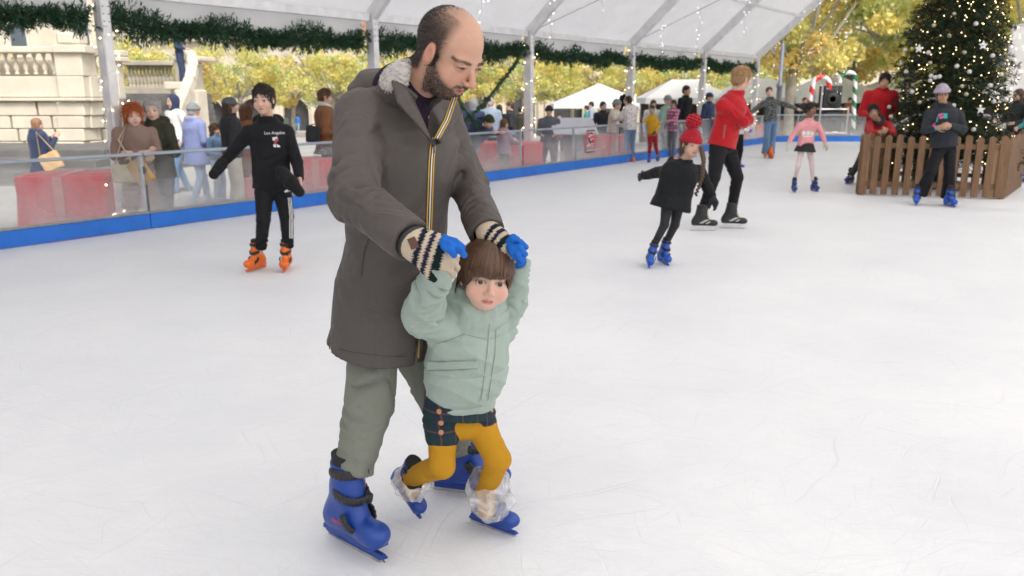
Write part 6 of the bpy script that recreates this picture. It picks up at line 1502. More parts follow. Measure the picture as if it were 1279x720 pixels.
# ============================================================ THE MAN AND THE SMALL CHILD
def hero_head(S, H, child=0.0, eo=.030, ex=.15, ey=.30, ec=-.012):
    h = H.h
    S.ell(H.p(0, -.07, .13), A3(.335, .42, .375) * h, H.ax, .01 * h)
    S.ell(H.p(0, .09, -.14), A3(.26 + .015 * child, .285, .345) * h, H.ax, .07 * h)
    S.ell(H.p(0, .20, -.36 + .03 * child), A3(.13, .13, .10) * h, H.ax, .08 * h)
    S.ell(H.p(0, .28, .075), A3(.24, .085, .06 - .02 * child) * h, H.ax, .06 * h)
    for g in (-1, 1):
        S.ell(H.p(g * (.17 + .01 * child), .21, -.17), A3(.11 + .03 * child, .13, .13 + .02 * child) * h, H.ax, .07 * h)
        S.ell(H.p(g * ex, .43, ec + .012), A3(.080, .075, .052) * h, H.ax, .05 * h, mode='s')
        S.ell(H.p(g * ex, ey + .008, ec), A3(.070, .066, .062) * h, H.ax, .02 * h)
        S.ell(H.p(g * (ex + .003), ey + .10, ec), A3(.066, .12, eo) * h, rot_axes(H, g * -.08), .004 * h, mode='s')
    nl = .88 - .35 * child
    S.cone(H.p(0, .345, .03), H.p(0, .385 + .09 * nl, -.13), .026 * h, .040 * h, .05 * h)
    S.ell(H.p(0, .39 + .085 * nl, -.145), A3(.045, .045, .038) * h, H.ax, .03 * h)
    for g in (-1, 1):
        S.ell(H.p(g * .052, .375 + .045 * nl, -.155), A3(.036, .048, .032) * h, H.ax, .02 * h)
        S.ell(H.p(g * .026, .41 + .07 * nl, -.185), A3(.014, .022, .012) * h, H.ax, .006 * h, mode='s')
    # ears
        e = H.p(g * .335, -.03, -.04)
        S.ell(e, A3(.040, .095, .14) * h, rotset(H, g * .35), .02 * h)
        S.ell(H.p(g * .385, .0, -.02), A3(.026, .050, .085) * h, rotset(H, g * .35), .010 * h, mode='s')
    # lips
    for g in (-1, 1): S.cone(H.p(0, .362, -.262), H.p(g * .075, .325, -.276), .020 * h, .010 * h, .018 * h)
    S.cone(H.p(-.045, .345, -.302), H.p(.045, .345, -.302), .021 * h, .021 * h, .018 * h)
    S.cone(H.p(-.085, .352, -.283), H.p(.085, .352, -.283), .004 * h, .004 * h, .012 * h, mode='s')
def rot_axes(H, a):
    c, s = math.cos(a), math.sin(a); return np.array([H.s * c + H.u * s, H.f, H.u * c - H.s * s])
def rotset(H, a):
    c, s = math.cos(a), math.sin(a); return np.array([H.s * c - H.f * s, H.f * c + H.s * s, H.u])
def eyeball(H, g, ex, ey, look, parent, iris=(.06, .03, .015), r=.058, ec=-.012):
    c = H.p(g * ex, ey, ec); R = r * H.h; v, f = ico(R, 4); v = np.array(v); look = nrm(look); ca = (v / R) @ look
    col = np.tile(A3(.62, .58, .56), (len(v), 1)); col[ca > .82] = iris; col[(ca > .82) & (ca < .85)] = A3(*iris) * .4; col[ca > .95] = (.004, .004, .004)
    return mesh_obj('eye', v + c, f, vcmat('eye_wet', .08, spec=.7), parent, True, col=col)
rs = np.random.RandomState(21)
# ------------------------------------------------------------ father
FJ = dict(neck=V(500, 116, 2.48), shR=V(449, 146, 2.37), shL=V(546, 143, 2.62), elR=V(443, 247, 2.13), wrR=V(513, 301, 1.955), elL=V(585, 232, 2.56), wrL=V(608, 291, 2.39),
          chest=V(502, 195, 2.46), waist=V(494, 300, 2.50), pel=V(484, 380, 2.53), hipR=V(470, 395, 2.52), knR=V(461, 505, 2.44), anR=V(442, 585, 2.42), hipL=V(505, 398, 2.60), knL=V(540, 480, 2.66), anL=V(574, 556, 2.78))
ff = nrm(A3(.72, -.69, 0)); fs_ = nrm(FJ['shL'] - FJ['shR']); fu = nrm(FJ['neck'] - FJ['pel']); z = A3(0, 0, 1)
fa = empty('person', A3(*(FJ['anR'][:2] * .5 + FJ['anL'][:2] * .5), 0), 'balding bearded man in a long grey-brown coat bending over to hold a small child\'s hands', 'person')
yaw, pit = math.radians(55), math.radians(33)
FH = Head(V(563, 67, 2.38), A3(math.sin(yaw) * math.cos(pit), -math.cos(yaw) * math.cos(pit), -math.sin(pit)), A3(math.sin(yaw) * math.sin(pit), -math.cos(yaw) * math.sin(pit), math.cos(pit)), .240)
sk = np.array((.56, .33, .235))
S = Sdf(.0034, .02)
hero_head(S, FH, 0, eo=.009, ec=.018)
S.cone(FH.p(0, -.12, -.20), FJ['neck'] - fu * .02, .058, .066, .03)
S.cone(FJ['neck'] - fu * .08, FJ['waist'], .10, .10, .04, side=fs_, w=1.3); S.cone(FJ['waist'], FJ['pel'], .10, .11, .04, side=fs_, w=1.25)
S.cone(FJ['shR'], FJ['shL'], .05, .05, .03)
for k in 'RL':
    S.cone(FJ['sh' + k], FJ['el' + k], .045, .038); S.cone(FJ['el' + k], FJ['wr' + k], .038, .026, .012)
    S.cone(FJ['hip' + k], FJ['kn' + k], .078, .052); S.cone(FJ['kn' + k], FJ['an' + k], .052, .036, .015); S.cone(FJ['an' + k], FJ['an' + k] - z * .10, .036, .036)
S.cone(FJ['wrR'], V(545, 318, 1.96), .026, .030); S.cone(FJ['wrL'], V(620, 295, 2.37), .022, .018)
def father_col(v):
    c = np.tile(sk, (len(v), 1)); q = FH.loc(v); a, b, zz = np.abs(q[:, 0]), q[:, 1], q[:, 2]
    near = ((a < .55) & (zz > -.6) & (zz < .7) & (b > -.7) & (b < .7)).astype(float)
    def bl(m, col):
        m = (m * near)[:, None]; c[:] = c * (1 - m) + np.array(col) * m
    nz = vnoise(v, 150) * .035 + vnoise(v, 50, 3.) * .04; c = c * (1 + nz[:, None] * A3(.4, 1, 1))
    bl(.35 * np.exp(-(((a - .18) / .1) ** 2 + ((zz + .13) / .08) ** 2)) * (b > .1), sk * A3(1.05, .66, .62))
    bl(.45 * np.exp(-((a / .07) ** 2 + ((zz + .13) / .06) ** 2)) * (b > .36), sk * A3(1, .62, .58))
    bl(.4 * (a > .31) * (b < .1) * (b > -.15) * (np.abs(zz + .04) < .14), sk * A3(1.05, .62, .58))
    bl(hair_m(q) ** 1.3 * (.55 + .37 * (1 - sm(zz, .2, .45))), (.030, .021, .017)); bl(beard_m(q) * .6, (.10, .072, .060))
    e = a - .15
    br = np.abs(zz - .066 - .022 * (1 - (e / .1) ** 2)); bl(sm(-br, -.022, -.010) * (np.abs(e) < .10) * (b > .2) * .6, (.06, .04, .03))
    bl(sm(-((e / .075) ** 2 + ((zz - .008) / .012) ** 2), -1.3, -.7) * (b > .3) * .8, (.03, .018, .015))
    bl(sm(-((a / .085) ** 2 + ((zz + .288) / .034) ** 2), -1.2, -.8) * (b > .3) * .9, sk * A3(.82, .48, .47))
    bl(sm(-((a / .08) ** 2 + ((zz + .283) / .007) ** 2), -1.3, -.7) * (b > .3) * .8, (.06, .02, .02))
    return np.clip(c, 0, 1)
def hair_m(q):
    a, b, zz = np.abs(q[:, 0]), q[:, 1], q[:, 2]
    side_ = sm(-b, -.18, -.02) * sm(zz, -.10, -.02) * sm(a, .12, .2) * (1 - sm(zz, .42, .5))
    side_ = side_ + sm(-b, -.10, -.04) * (zz > -.16) * (zz < 0) * (b > .02) * (a > .2)
    back = sm(-b, .10, .2) * sm(zz, -.38, -.28)
    top = sm(-b, -.24, .22) * sm(zz, .22, .42) * .8
    ear = (a > .338) * (b < .09) * (b > -.16) * (zz < .12) * (zz > -.2)
    return np.clip(np.maximum(np.maximum(side_, back), top), 0, 1) * (1 - ear)
def beard_m(q):
    a, b, zz = np.abs(q[:, 0]), q[:, 1], q[:, 2]
    zl = -.04 - .62 * np.clip(b - .03, 0, .5)
    m = sm(zl - zz, -.02, .10) * sm(b, -.06, -.01) * (zz > -.52) * sm(a + np.clip(-.2 - zz, 0, 1) * 3 + (b < .3), .10, .16)
    must = sm(-np.abs(zz + .232), -.034, -.02) * (a < .14) * (b > .3)
    chin = (zz < -.325) * (b > .05) * 1.0
    lips = sm(-((a / .095) ** 2 + ((zz + .288) / .042) ** 2), -1.1, -.8) * (b > .3)
    ear = (a > .332) * (b < .09) * (b > -.16) * (zz < .12) * (zz > -.2)
    return np.clip(np.maximum(np.maximum(m, must), chin), 0, 1) * (1 - lips) * (1 - ear)
fv, ff_ = S.mesh()
mesh_obj('body', fv, ff_, M_skin, fa, True, col=father_col(fv))
for g in (-1, 1): eyeball(FH, g, .15, .292, FH.f * .9 - FH.u * .42, fa, ec=.018)
near = np.linalg.norm(fv - FH.c, axis=1) < .2
hf = ff_[near[ff_].all(1)]
cen = fv[hf].mean(1); N_ = np.cross(fv[hf][:, 2] - fv[hf][:, 0], fv[hf][:, 3] - fv[hf][:, 1]); OUT = 1.0 if np.mean(np.einsum('ij,ij->i', N_, cen - FH.c)) > 0 else -1.0
pt, nn, _ = sample_mesh(fv, hf, 13000, lambda c: hair_m(FH.loc(c)) ** 2.2, rs); nn *= OUT
g_ = rs.rand(len(pt), 1) ** 3
hc = A3(.022, .015, .011) * (1 - g_) + A3(.12, .10, .085) * g_
strands(pt - nn * .001, nn * .35 - FH.u * .5 - FH.f * .55 + rs.normal(size=(len(pt), 3)) * .18, .007 + .005 * rs.rand(len(pt)), .0011, hc, fa, 'short_hair')
pt, nn, _ = sample_mesh(fv, hf, 4400, lambda c: beard_m(FH.loc(c)) ** 2, rs); nn *= OUT
g_ = (rs.rand(len(pt), 1) < .38) * rs.rand(len(pt), 1)
strands(pt - nn * .001, nn * .7 - FH.u * .7 + rs.normal(size=(len(pt), 3)) * .3, .0045 + .004 * rs.rand(len(pt)), .0011, A3(.03, .021, .017) * (1 - g_) + A3(.34, .31, .28) * g_, fa, 'beard')
br_mask = lambda c: ((np.abs(FH.loc(c)[:, 2] - .08) < .02) & (np.abs(np.abs(FH.loc(c)[:, 0]) - .15) < .095) & (FH.loc(c)[:, 1] > .2)).astype(float)
pt, nn, _ = sample_mesh(fv, hf, 320, br_mask, rs); nn *= OUT
if len(pt): strands(pt, nn * .5 + FH.s * np.sign(FH.loc(pt)[:, :1]) * .8 + rs.normal(size=(len(pt), 3)) * .2, np.full(len(pt), .007), .001, np.tile(A3(.02, .014, .011), (len(pt), 1)), fa, 'eyebrows')
# sweater
M_knit = mat('aubergine_knit', (.030, .020, .038), .95, .2, 30, .8, 160, spec=.1)
S = Sdf(.004, .02); NP = FJ['neck']; nv = nrm(FH.p(0, -.14, -.30) - NP)
S.cone(NP + nv * .012, NP + nv * .085, .074, .068, .01, cap=True, fold=(.004, .016, 1.5)); S.cone(NP - fu * .20 + ff * .01, NP + nv * .01, .115, .078, .04, side=fs_, w=1.2); S.build('roll_neck_sweater', M_knit, fa)
# coat
COAT = (.082, .071, .066)
M_coat = mat('taupe_shell_fabric', COAT, .58, .06, 3, .12, 500, spec=.35, wrinkle=.8, wscale=6.5)
S = Sdf(.0045, .03)
hem = V(473, 436, 2.52)
S.cone(NP - fu * .13, FJ['chest'], .128, .150, .05, side=fs_, w=1.22, fold=(.010, .07, 2.2))
S.cone(NP - fu * .03, NP - fu * .14, .075, .128, .05, side=fs_, w=1.3)
S.cone(FJ['chest'], FJ['waist'], .150, .146, .05, side=fs_, w=1.18, fold=(.011, .08, 4.0))
S.cone(FJ['waist'] + fu * .01, hem + fu * .0, .148, .166, .03, side=fs_, w=1.10, fold=(.009, .30, 1.0), cap=True)
dn = nrm(hem - FJ['waist'])
S.cone(NP - fu * .045 + fs_ * .03, FJ['shR'] + fs_ * .015 + fu * .0, .075, .078, .04); S.cone(NP - fu * .045, FJ['shL'] - fs_ * .01, .07, .076, .04)
S.cone(FJ['shR'] + A3(0, 0, -.005), FJ['elR'], .082, .070, .03, fold=(.016, .045, 1.1, .5, 1.5)); S.cone(FJ['elR'], FJ['wrR'] - nrm(FJ['wrR'] - FJ['elR']) * .0, .070, .057, .015, fold=(.011, .030, 3.3, 1.5, .15), cap=True)
S.cone(FJ['shL'], FJ['elL'], .078, .066, .03, fold=(.012, .036, 5.1, .4, 1.5)); S.cone(FJ['elL'], FJ['wrL'], .066, .056, .015, fold=(.011, .028, 8.3, 1.4, .15), cap=True)
# open neck
S.cone(NP + ff * .05 + nv * .09, NP - fu * .13 + ff * .14, .075, .030, .01, mode='s')
S.cone(NP + nv * .12, NP + nv * .0, .085, .070, .01, mode='s')
# hollow cuffs and hem
S.cone(FJ['wrR'] + nrm(FJ['wrR'] - FJ['elR']) * .05, FJ['wrR'] - nrm(FJ['wrR'] - FJ['elR']) * .04, .041, .038, .004, mode='s')
S.cone(FJ['wrL'] + nrm(FJ['wrL'] - FJ['elL']) * .05, FJ['wrL'] - nrm(FJ['wrL'] - FJ['elL']) * .04, .041, .038, .004, mode='s')
S.cone(hem + dn * .1, hem - dn * .22, .158, .125, .005, side=fs_, w=1.10, mode='s')
# front vent slit below the zip
S.box(V(527, 440, 2.36), (.006, .08, .10), np.array([nrm(A3(1, .25, 0)), nrm(A3(-.25, 1, 0)), A3(0, 0, 1)]), .002, .01, mode='s')
def crease(X, Y, Z):
    # long diagonal drapes on the body of the coat and sharper creases across the chest
    q = X * 9 + Y * 4 - Z * 5; w = np.sin(q + 1.3 * np.sin(Z * 7 + X * 5)); d = .0055 * (np.abs(w) ** .6)
    q2 = (X * 17 - Z * 13 + Y * 9) + 1.7 * np.sin(Z * 11); d = d + .0045 * np.abs(np.sin(q2)) * (Z > .9)
    return d
S.post(lambda X, Y, Z: crease(X, Y, Z) * np.clip((np.sqrt((X - FJ['wrR'][0]) ** 2 + (Y - FJ['wrR'][1]) ** 2 + (Z - FJ['wrR'][2]) ** 2) - .07) * 12, 0, 1) * np.clip((np.sqrt((X - FJ['wrL'][0]) ** 2 + (Y - FJ['wrL'][1]) ** 2 + (Z - FJ['wrL'][2]) ** 2) - .07) * 12, 0, 1), .012)
coat = S.build('long_coat', M_coat, fa)
# stand collar with the flaps falling open
S = Sdf(.004, .008); ring = []
for a in np.linspace(-2.62, 2.62, 19):
    fr = abs(a) / 2.62; p = NP + nv * (.045 - .10 * fr ** 3) - ff * math.cos(a) * .093 + fs_ * math.sin(a) * (.105 + .0 * fr) + ff * (.02 + .055 * fr ** 3)
    ring.append(p)
tl = [nrm(nv * 1.0 + (p - NP) * (1.5 if i < 6 else .6)) for i, p in enumerate(ring)]
for i in range(len(ring) - 1): S.cone(ring[i], ring[i + 1], .011, .011, .008, side=tl[i], w=4.6 if 3 < i < 15 else 4.0)
S.build('collar', M_coat, fa)
# lapel flap lying on the chest, near side
def sheet(pix, m, parent, name, nu=8, nv_=10, th=.006, bulge=.0):
    """thick curved flap: 4 corner points in space"""
    P = [np.asarray(p, float) for p in pix]; n = nrm(np.cross(P[1] - P[0], P[3] - P[0])); n = n if n[1] < 0 else -n
    vs = []
    for s_ in (0, 1):
        for i in range(nu + 1):
            for j in range(nv_ + 1):
                a = P[0] + (P[1] - P[0]) * i / nu; b = P[3] + (P[2] - P[3]) * i / nu; p = a + (b - a) * j / nv_
                vs.append(p + n * (bulge * math.sin(math.pi * i / nu) * math.sin(math.pi * (j / nv_) ** .8) - th * s_))
    W_ = nv_ + 1; T = (nu + 1) * W_; fs = []
    for i in range(nu):
        for j in range(nv_):
            a = i * W_ + j; fs += [(a, a + 1, a + W_ + 1, a + W_), (T + a, T + a + W_, T + a + W_ + 1, T + a + 1)]
    for i in range(nu): fs += [(i * W_, (i + 1) * W_, T + (i + 1) * W_, T + i * W_), (i * W_ + nv_, T + i * W_ + nv_, T + (i + 1) * W_ + nv_, (i + 1) * W_ + nv_)]
    for j in range(nv_): fs += [(j, T + j, T + j + 1, j + 1), (nu * W_ + j, nu * W_ + j + 1, T + nu * W_ + j + 1, T + nu * W_ + j)]
    return mesh_obj(name, vs, fs, m, parent, True)
sheet([V(487, 94, 2.34), V(512, 112, 2.325), V(541, 178, 2.235), V(497, 128, 2.265)], M_coat, fa, 'lapel', bulge=.016)
sheet([V(569, 121, 2.36), V(577, 140, 2.40), V(553, 178, 2.27), V(545, 172, 2.235)], M_coat, fa, 'lapel', bulge=.008)
# hood lying on the back with fleece lining
S = Sdf(.005, .03); hb = NP - ff * .10 + nv * .015
S.ell(hb + ff * .012 + A3(0, 0, .012), A3(.070, .10, .055), np.array([ff, fs_, fu]), .03); S.ell(hb + fs_ * -.06 - nv * .03 + ff * .03, A3(.06, .05, .045), np.array([ff, fs_, fu]), .03); S.ell(hb + fs_ * .07 - nv * .01, A3(.075, .06, .05), np.array([ff, fs_, fu]), .03)
S.cone(NP + nv * .14 - ff * .0, NP + nv * .01, .092, .076, .015, mode='s'); S.post(lambda X, Y, Z: .003 * np.sin(X * 60 + Z * 70), .004); S.build('hood', M_coat, fa)
S = Sdf(.004, .02); pts = [NP + nv * (.085 + .040 * math.cos(a)) - ff * math.cos(a) * .092 + fs_ * math.sin(a) * .105 + ff * .01 for a in np.linspace(-1.9, 1.75, 13)]
S.chain(pts, [.023] * 13, .02, side=nv, w=1.9); S.post(lambda X, Y, Z: .0022 * (np.sin(X * 410 + 3 * np.sin(Y * 230 + Z * 170)) * np.sin(Y * 390 + 2 * np.sin(X * 250)) + np.sin(Z * 470 + 3 * np.sin(X * 220))), .006)
S.build('fleece_lining', mat('fleece_grey_white', (.52, .49, .46), .95, .12, 40, 1.0, 120, spec=.1), fa)
# zip tapes
def zig(path, wpx, m, name, off):
    q = []
    for (a, b) in zip(path[:-1], path[1:]):
        a, b = np.array(a, float), np.array(b, float); d = b - a; nrm2 = np.array([d[1], -d[0]]) / np.linalg.norm(d); k = max(1, int(np.linalg.norm(d) / 12))
        for i in range(k):
            p, r = a + d * i / k, a + d * (i + 1) / k; q.append([p + nrm2 * (off - wpx / 2), p + nrm2 * (off + wpx / 2), r + nrm2 * (off + wpx / 2), r + nrm2 * (off - wpx / 2)])
    return q
M_zy = mat('zip_yellow', (.55, .33, .04), .5, .05); M_zw = mat('zip_white', (.72, .70, .66), .5, .05); M_zd = mat('zip_dark', (.02, .02, .02), .5, .05)
zp = [(541, 172), (538.5, 200), (537, 240), (535, 290), (531, 345), (526, 396)]
drape_patch(coat, zig(zp, 8.2, None, '', 0), M_zd, fa, 'zip_tape', .0018)
drape_patch(coat, zig(zp, 1.5, None, '', -2.9), M_zy, fa, 'zip_piping', .0030)
drape_patch(coat, zig(zp, 1.5, None, '', .2), M_zw, fa, 'zip_piping', .0030)
drape_patch(coat, zig(zp, 1.5, None, '', 2.9), M_zy, fa, 'zip_piping', .0030)
drape_patch(coat, zig([(525, 398), (523.5, 425), (522.5, 447)], 1.3, None, '', 0), M_zy, fa, 'zip_piping', .003)
e1, e2 = V(568, 122, 2.345), V(546, 173, 2.22)
for k, m_ in enumerate((M_zy, M_zw, M_zy)):
    o = A3(-.0065 + .0065 * k, 0, 0); MB().tube([e1 + o, (e1 + e2) / 2 + o + A3(.003, 0, -.006), e2 + o], .0019, 6).build('collar_piping', m_, fa, True)
p, n = surf(coat, 539, 180); 
if p is not None: MB().box(p + n * .004, (.006, .004, .010), bev=.002).tube([p + n * .006, p + n * .008 + A3(0, 0, -.03)], .002, 6).build('zip_pull', mat('zip_metal', (.06, .06, .06), .3, 0, metal=.6), fa)
# pocket welt and seams
drape_patch(coat, zig([(463, 292), (455, 316), (452, 345)], 1.4, None, '', 0), M_zd, fa, 'pocket_zip', .0015)
drape_patch(coat, zig([(408, 432), (440, 440), (480, 445), (521, 445)], .8, None, '', 0), mat('seam_dark', (.03, .026, .025), .8, 0), fa, 'hem_seam', .0012)
# trousers
M_chino = mat('sage_grey_chino', (.20, .213, .18), .9, .08, 5, .3, 400, spec=.15, wrinkle=.4, wscale=10)
S = Sdf(.0045, .02)
S.ell(FJ['pel'] - fu * .04, A3(.13, .15, .12), np.array([ff, fs_, fu]))
for k, sd_n in (('R', 2.0), ('L', 6.0)):
    S.cone(FJ['hip' + k], FJ['kn' + k], .090, .079, fold=(.009, .05, sd_n, .3, 1.2)); d_ = nrm(FJ['an' + k] - FJ['kn' + k])
    S.cone(FJ['kn' + k], FJ['an' + k] + d_ * .006, .080, .064, .015, fold=(.012, .034, sd_n + 2, .9, 1.5), cap=True)
S.post(lambda X, Y, Z: .003 * np.abs(np.sin(X * 30 + Z * 24 + 2 * np.sin(Z * 19))), .005)
S.build('trousers', M_chino, fa)
# skates
BL = (.010, .052, .29)
c0, c1 = G(413, 668), G(486, 713); td = nrm(c1 - c0); ctR = c0 + td * .105
skR = skate(fa, ctR, td, .305, BL, res=.0035, name='ice_skate', up=nrm(A3(-.02, .05, 1)))
drape_patch(skR, [[(415, 647), (417, 648), (417, 652), (415, 651)], [(418, 648.5), (420, 649.5), (420, 653.5), (418, 652.5)], [(421, 650), (423, 651), (423, 655), (421, 654)], [(424, 651.5), (426, 652.5), (426, 656.5), (424, 655.5)]], mat('print_red2', (.5, .03, .02), .5, 0), fa, 'red_lettering', .001)
ctL = G(573, 615); skate(fa, ctL, nrm(A3(.98, -.22, 0)), .305, BL, res=.0035, up=nrm(A3(.02, .03, 1)))
# knitted gloves
def glove_col(Wp, d, L):
    def fn(v):
        t = ((v - Wp) @ d) / L + .012 * np.sin((v[:, 2] - v[:, 0] * .4) * 1000) ; c = np.tile(A3(.52, .44, .33), (len(v), 1))
        for a, b, cc in ((.06, .14, (.012, .016, .03)), (.20, .27, (.022, .018, .045)), (.33, .45, (.008, .02, .022))): c[(t > a) & (t < b)] = cc
        return c
    return fn
M_glove = vcmat('knit_wool', .95, bump=1.0, bscale=230, spec=.1)
def knit_post(d):
    return lambda X, Y, Z: .0009 * np.sin((X * d[1] - Y * d[0] + Z) * 900)
W1 = V(517, 305, 1.945); T1 = V(582, 326, 1.935); d1 = nrm(T1 - W1); n1 = nrm(A3(.25, .75, -.62))
S = Sdf(.003, .012); S.cone(FJ['wrR'] - nrm(FJ['wrR'] - FJ['elR']) * .09, W1, .034, .036); S.cone(W1, W1 + d1 * .03, .036, .037, cap=False); S.cone(W1 + d1 * .02, W1 + d1 * .07, .033, .034, .02, side=np.cross(d1, n1), w=1.3)
hand_sdf(S, W1, d1, n1, -1, .160, curl=(.5, .55, .6, .68), thick=1.15, tcurl=.9)
S.post(knit_post(d1), .003); S.build('knitted_glove', M_glove, fa, col=glove_col(W1, d1, .178))
MB().box(V(516, 304, 1.902), (.010, .001, .014), np.array([nrm(A3(.9, 0, .35)), A3(0, 1, 0), nrm(A3(-.35, 0, .9))])).build('leather_patch', mat('leather_patch', (.10, .045, .03), .6, .1), fa)
dr = nrm(FJ['wrR'] - FJ['elR']); S = Sdf(.003, .004); cx = nrm(np.cross(dr, (0, 0, 1))); cy = np.cross(dr, cx)
S.chain([FJ['wrR'] + dr * .006 + (cx * math.cos(a) + cy * math.sin(a)) * .039 for a in np.linspace(0, 6.283, 19)], [.0045] * 19, .002, side=dr, w=2.2); S.build('wrist_strap', mat('strap_rubber', (.012, .012, .013), .4, .1), fa)
W2_ = V(611, 292, 2.375); T2 = V(652, 316, 2.31); d2 = nrm(T2 - W2_); n2 = nrm(A3(-.15, .3, -.95))
S = Sdf(.003, .012); S.cone(FJ['wrL'] - nrm(FJ['wrL'] - FJ['elL']) * .09, W2_, .035, .036); S.cone(W2_, W2_ + d2 * .03, .036, .035); hand_sdf(S, W2_, d2, n2, 1, .165, curl=(.8, .85, .9, 1.0), thick=1.12, tcurl=.6); S.post(knit_post(d2), .003); S.build('knitted_glove', M_glove, fa, col=glove_col(W2_, d2, .172))
# ------------------------------------------------------------ small child
ch = empty('person', A3(*G(575, 655)[:2], 0), 'small child in a sage padded jacket and mustard tights with both arms held up', 'person')
CHH = Head(V(607, 346, 2.35), nrm(A3(.24, -1, -.05)), A3(.17, .02, 1), .200)
cs_ = nrm(np.cross(A3(.38, -1, 0), (0, 0, 1))); cf = nrm(A3(.38, -1, 0)); csk = np.array((.68, .435, .345))
CJ = dict(neck=V(594, 397, 2.42), chest=V(586, 430, 2.42), pel=V(576, 498, 2.45), shR=V(563, 414, 2.40), shL=V(622, 410, 2.50), elR=V(526, 394, 2.30), wrR=V(552, 325, 2.07), elL=V(640, 378, 2.48), wrL=V(647, 327, 2.41),
          hipR=V(553, 528, 2.43), knR=V(552, 582, 2.38), anR=V(509, 598, 2.60), hipL=V(597, 526, 2.47), knL=V(622, 574, 2.41), anL=V(607, 614, 2.47))
S = Sdf(.0026, .012)
hero_head(S, CHH, 1.0, eo=.036, ex=.148, ey=.298)
S.cone(CHH.p(0, -.10, -.2), CJ['neck'], .040, .045, .02)
S.cone(CJ['neck'] - z * .05, CJ['pel'], .075, .08, .03, side=cs_, w=1.25); S.cone(CJ['shR'], CJ['shL'], .03, .03, .02)
for k in 'RL':
    S.cone(CJ['sh' + k], CJ['el' + k], .03, .026); S.cone(CJ['el' + k], CJ['wr' + k], .026, .018, .01)
    S.cone(CJ['hip' + k], CJ['kn' + k], .046, .036); S.cone(CJ['kn' + k], CJ['an' + k], .036, .026, .01); 
S.cone(CJ['anR'], CJ['anR'] + nrm(V(520, 636, 2.56) - CJ['anR']) * .06, .024, .02); S.cone(CJ['anL'], CJ['anL'] - z * .06, .024, .02)
S.cone(CJ['wrR'], V(555, 322, 2.04), .014, .012); S.cone(CJ['wrL'], V(648, 316, 2.36), .016, .014)
cfc = face_col(CHH, csk, (.09, .05, .03), eyes=False, child=1, lipc=(.56, .22, .19))
def child_col(v):
    c = cfc(v); q = CHH.loc(v); a, b, zz = np.abs(q[:, 0]), q[:, 1], q[:, 2]; e = a - .148; nr = (b > .28)
    r2 = ((e / .072) ** 2 + ((zz + .012) / .042) ** 2)
    m = (sm(-np.abs(r2 - 1.0), -.5, -.15) * (zz > -.02) * nr * .75)[:, None]; c = c * (1 - m) + np.array((.08, .04, .03)) * m
    m = (.18 * np.exp(-(((a - .2) / .1) ** 2 + ((zz + .17) / .09) ** 2)) * (b > .1))[:, None]; c = c * (1 - m) + csk * A3(1.05, .70, .68) * m
    return np.clip(c, 0, 1)
S.build('body', M_skin, ch, col=child_col)
for g in (-1, 1): eyeball(CHH, g, .148, .290, nrm(A3(0, 0, CH) - CHH.c) + A3(.10, 0, -.12), ch, r=.066)
# hair: bowl cut with strands
HB = np.array((.095, .047, .026))
S = Sdf(.003, .01)
S.ell(CHH.p(0, -.07, .15), A3(.385, .475, .405) * .2, CHH.ax); 
for g in (-1, 1): S.ell(CHH.p(g * .30, -.02, .04), A3(.09, .27, .22) * .2, CHH.ax, .02)
S.ell(CHH.p(0, -.25, -.10), A3(.32, .27, .32) * .2, CHH.ax, .02)
S.box(CHH.p(.0, .52, -.39), A3(.285, .48, .48) * .2, CHH.ax, .03, .006, mode='s')
S.post(lambda X, Y, Z: .0012 * np.sin(X * 700 + 200 * Y), .003)
S.build('hair', vcmat('hair_base', .5, spec=.4), ch, col=lambda v: np.tile(HB * .8, (len(v), 1)))
vs, fcs, cols = [], [], []
NS_ = 4200
for i in range(NS_):
    ph = rs.rand() * 2 * math.pi; r0 = .02 + .30 * rs.rand() ** .7; k = 1.0 + .05 * rs.rand() + (.06 * rs.rand() if rs.rand() < .06 else 0)
    fx, fy = math.sin(ph), math.cos(ph)
    endz = .095 + .03 * rs.normal() * .6 if fy > .35 else (-.06 - .12 * rs.rand() if fy > -.2 else -.34 - .08 * rs.rand())
    if .35 > fy > .1: endz = .02 - .14 * rs.rand()
    P = []; th0 = r0 * .9; n = 9
    for q in range(n):
        th = th0 + (math.pi / 2 * 1.02 - th0) * min(1, q / (n - 4)); wob = .02 * math.sin(q * .9 + i)
        x, y, zz = .395 * k * math.sin(th) * math.sin(ph + wob), .485 * k * math.sin(th) * math.cos(ph + wob), .415 * k * math.cos(th)
        c_ = .15 + zz
        if q > n - 4: t = (q - (n - 4)) / 3; c_ = .15 + (endz - .15) * t; x *= 1 - .03 * t; y *= 1 - .05 * t
        P.append(CHH.p(x, y - .07, c_))
        if c_ < endz: break
    sd_ = nrm(np.cross(P[-1] - P[0], CHH.p(fx, fy, 0) - CHH.c)); w = .0011 + .0009 * rs.rand(); b0 = len(vs)
    cc = HB * (.7 + .7 * rs.rand()) + (np.array((.06, .03, .015)) if rs.rand() < .12 else 0)
    for q, p in enumerate(P):
        ww = w * (1 if q < len(P) - 1 else .2); vs += [p - sd_ * ww, p + sd_ * ww]; cols += [cc, cc]
    for q in range(len(P) - 1): fcs.append((b0 + q * 2, b0 + q * 2 + 1, b0 + q * 2 + 3, b0 + q * 2 + 2))
mesh_obj('hair_strands', np.array(vs), np.array(fcs, dtype=np.int32), M_hairv, ch, False, col=np.array(cols))
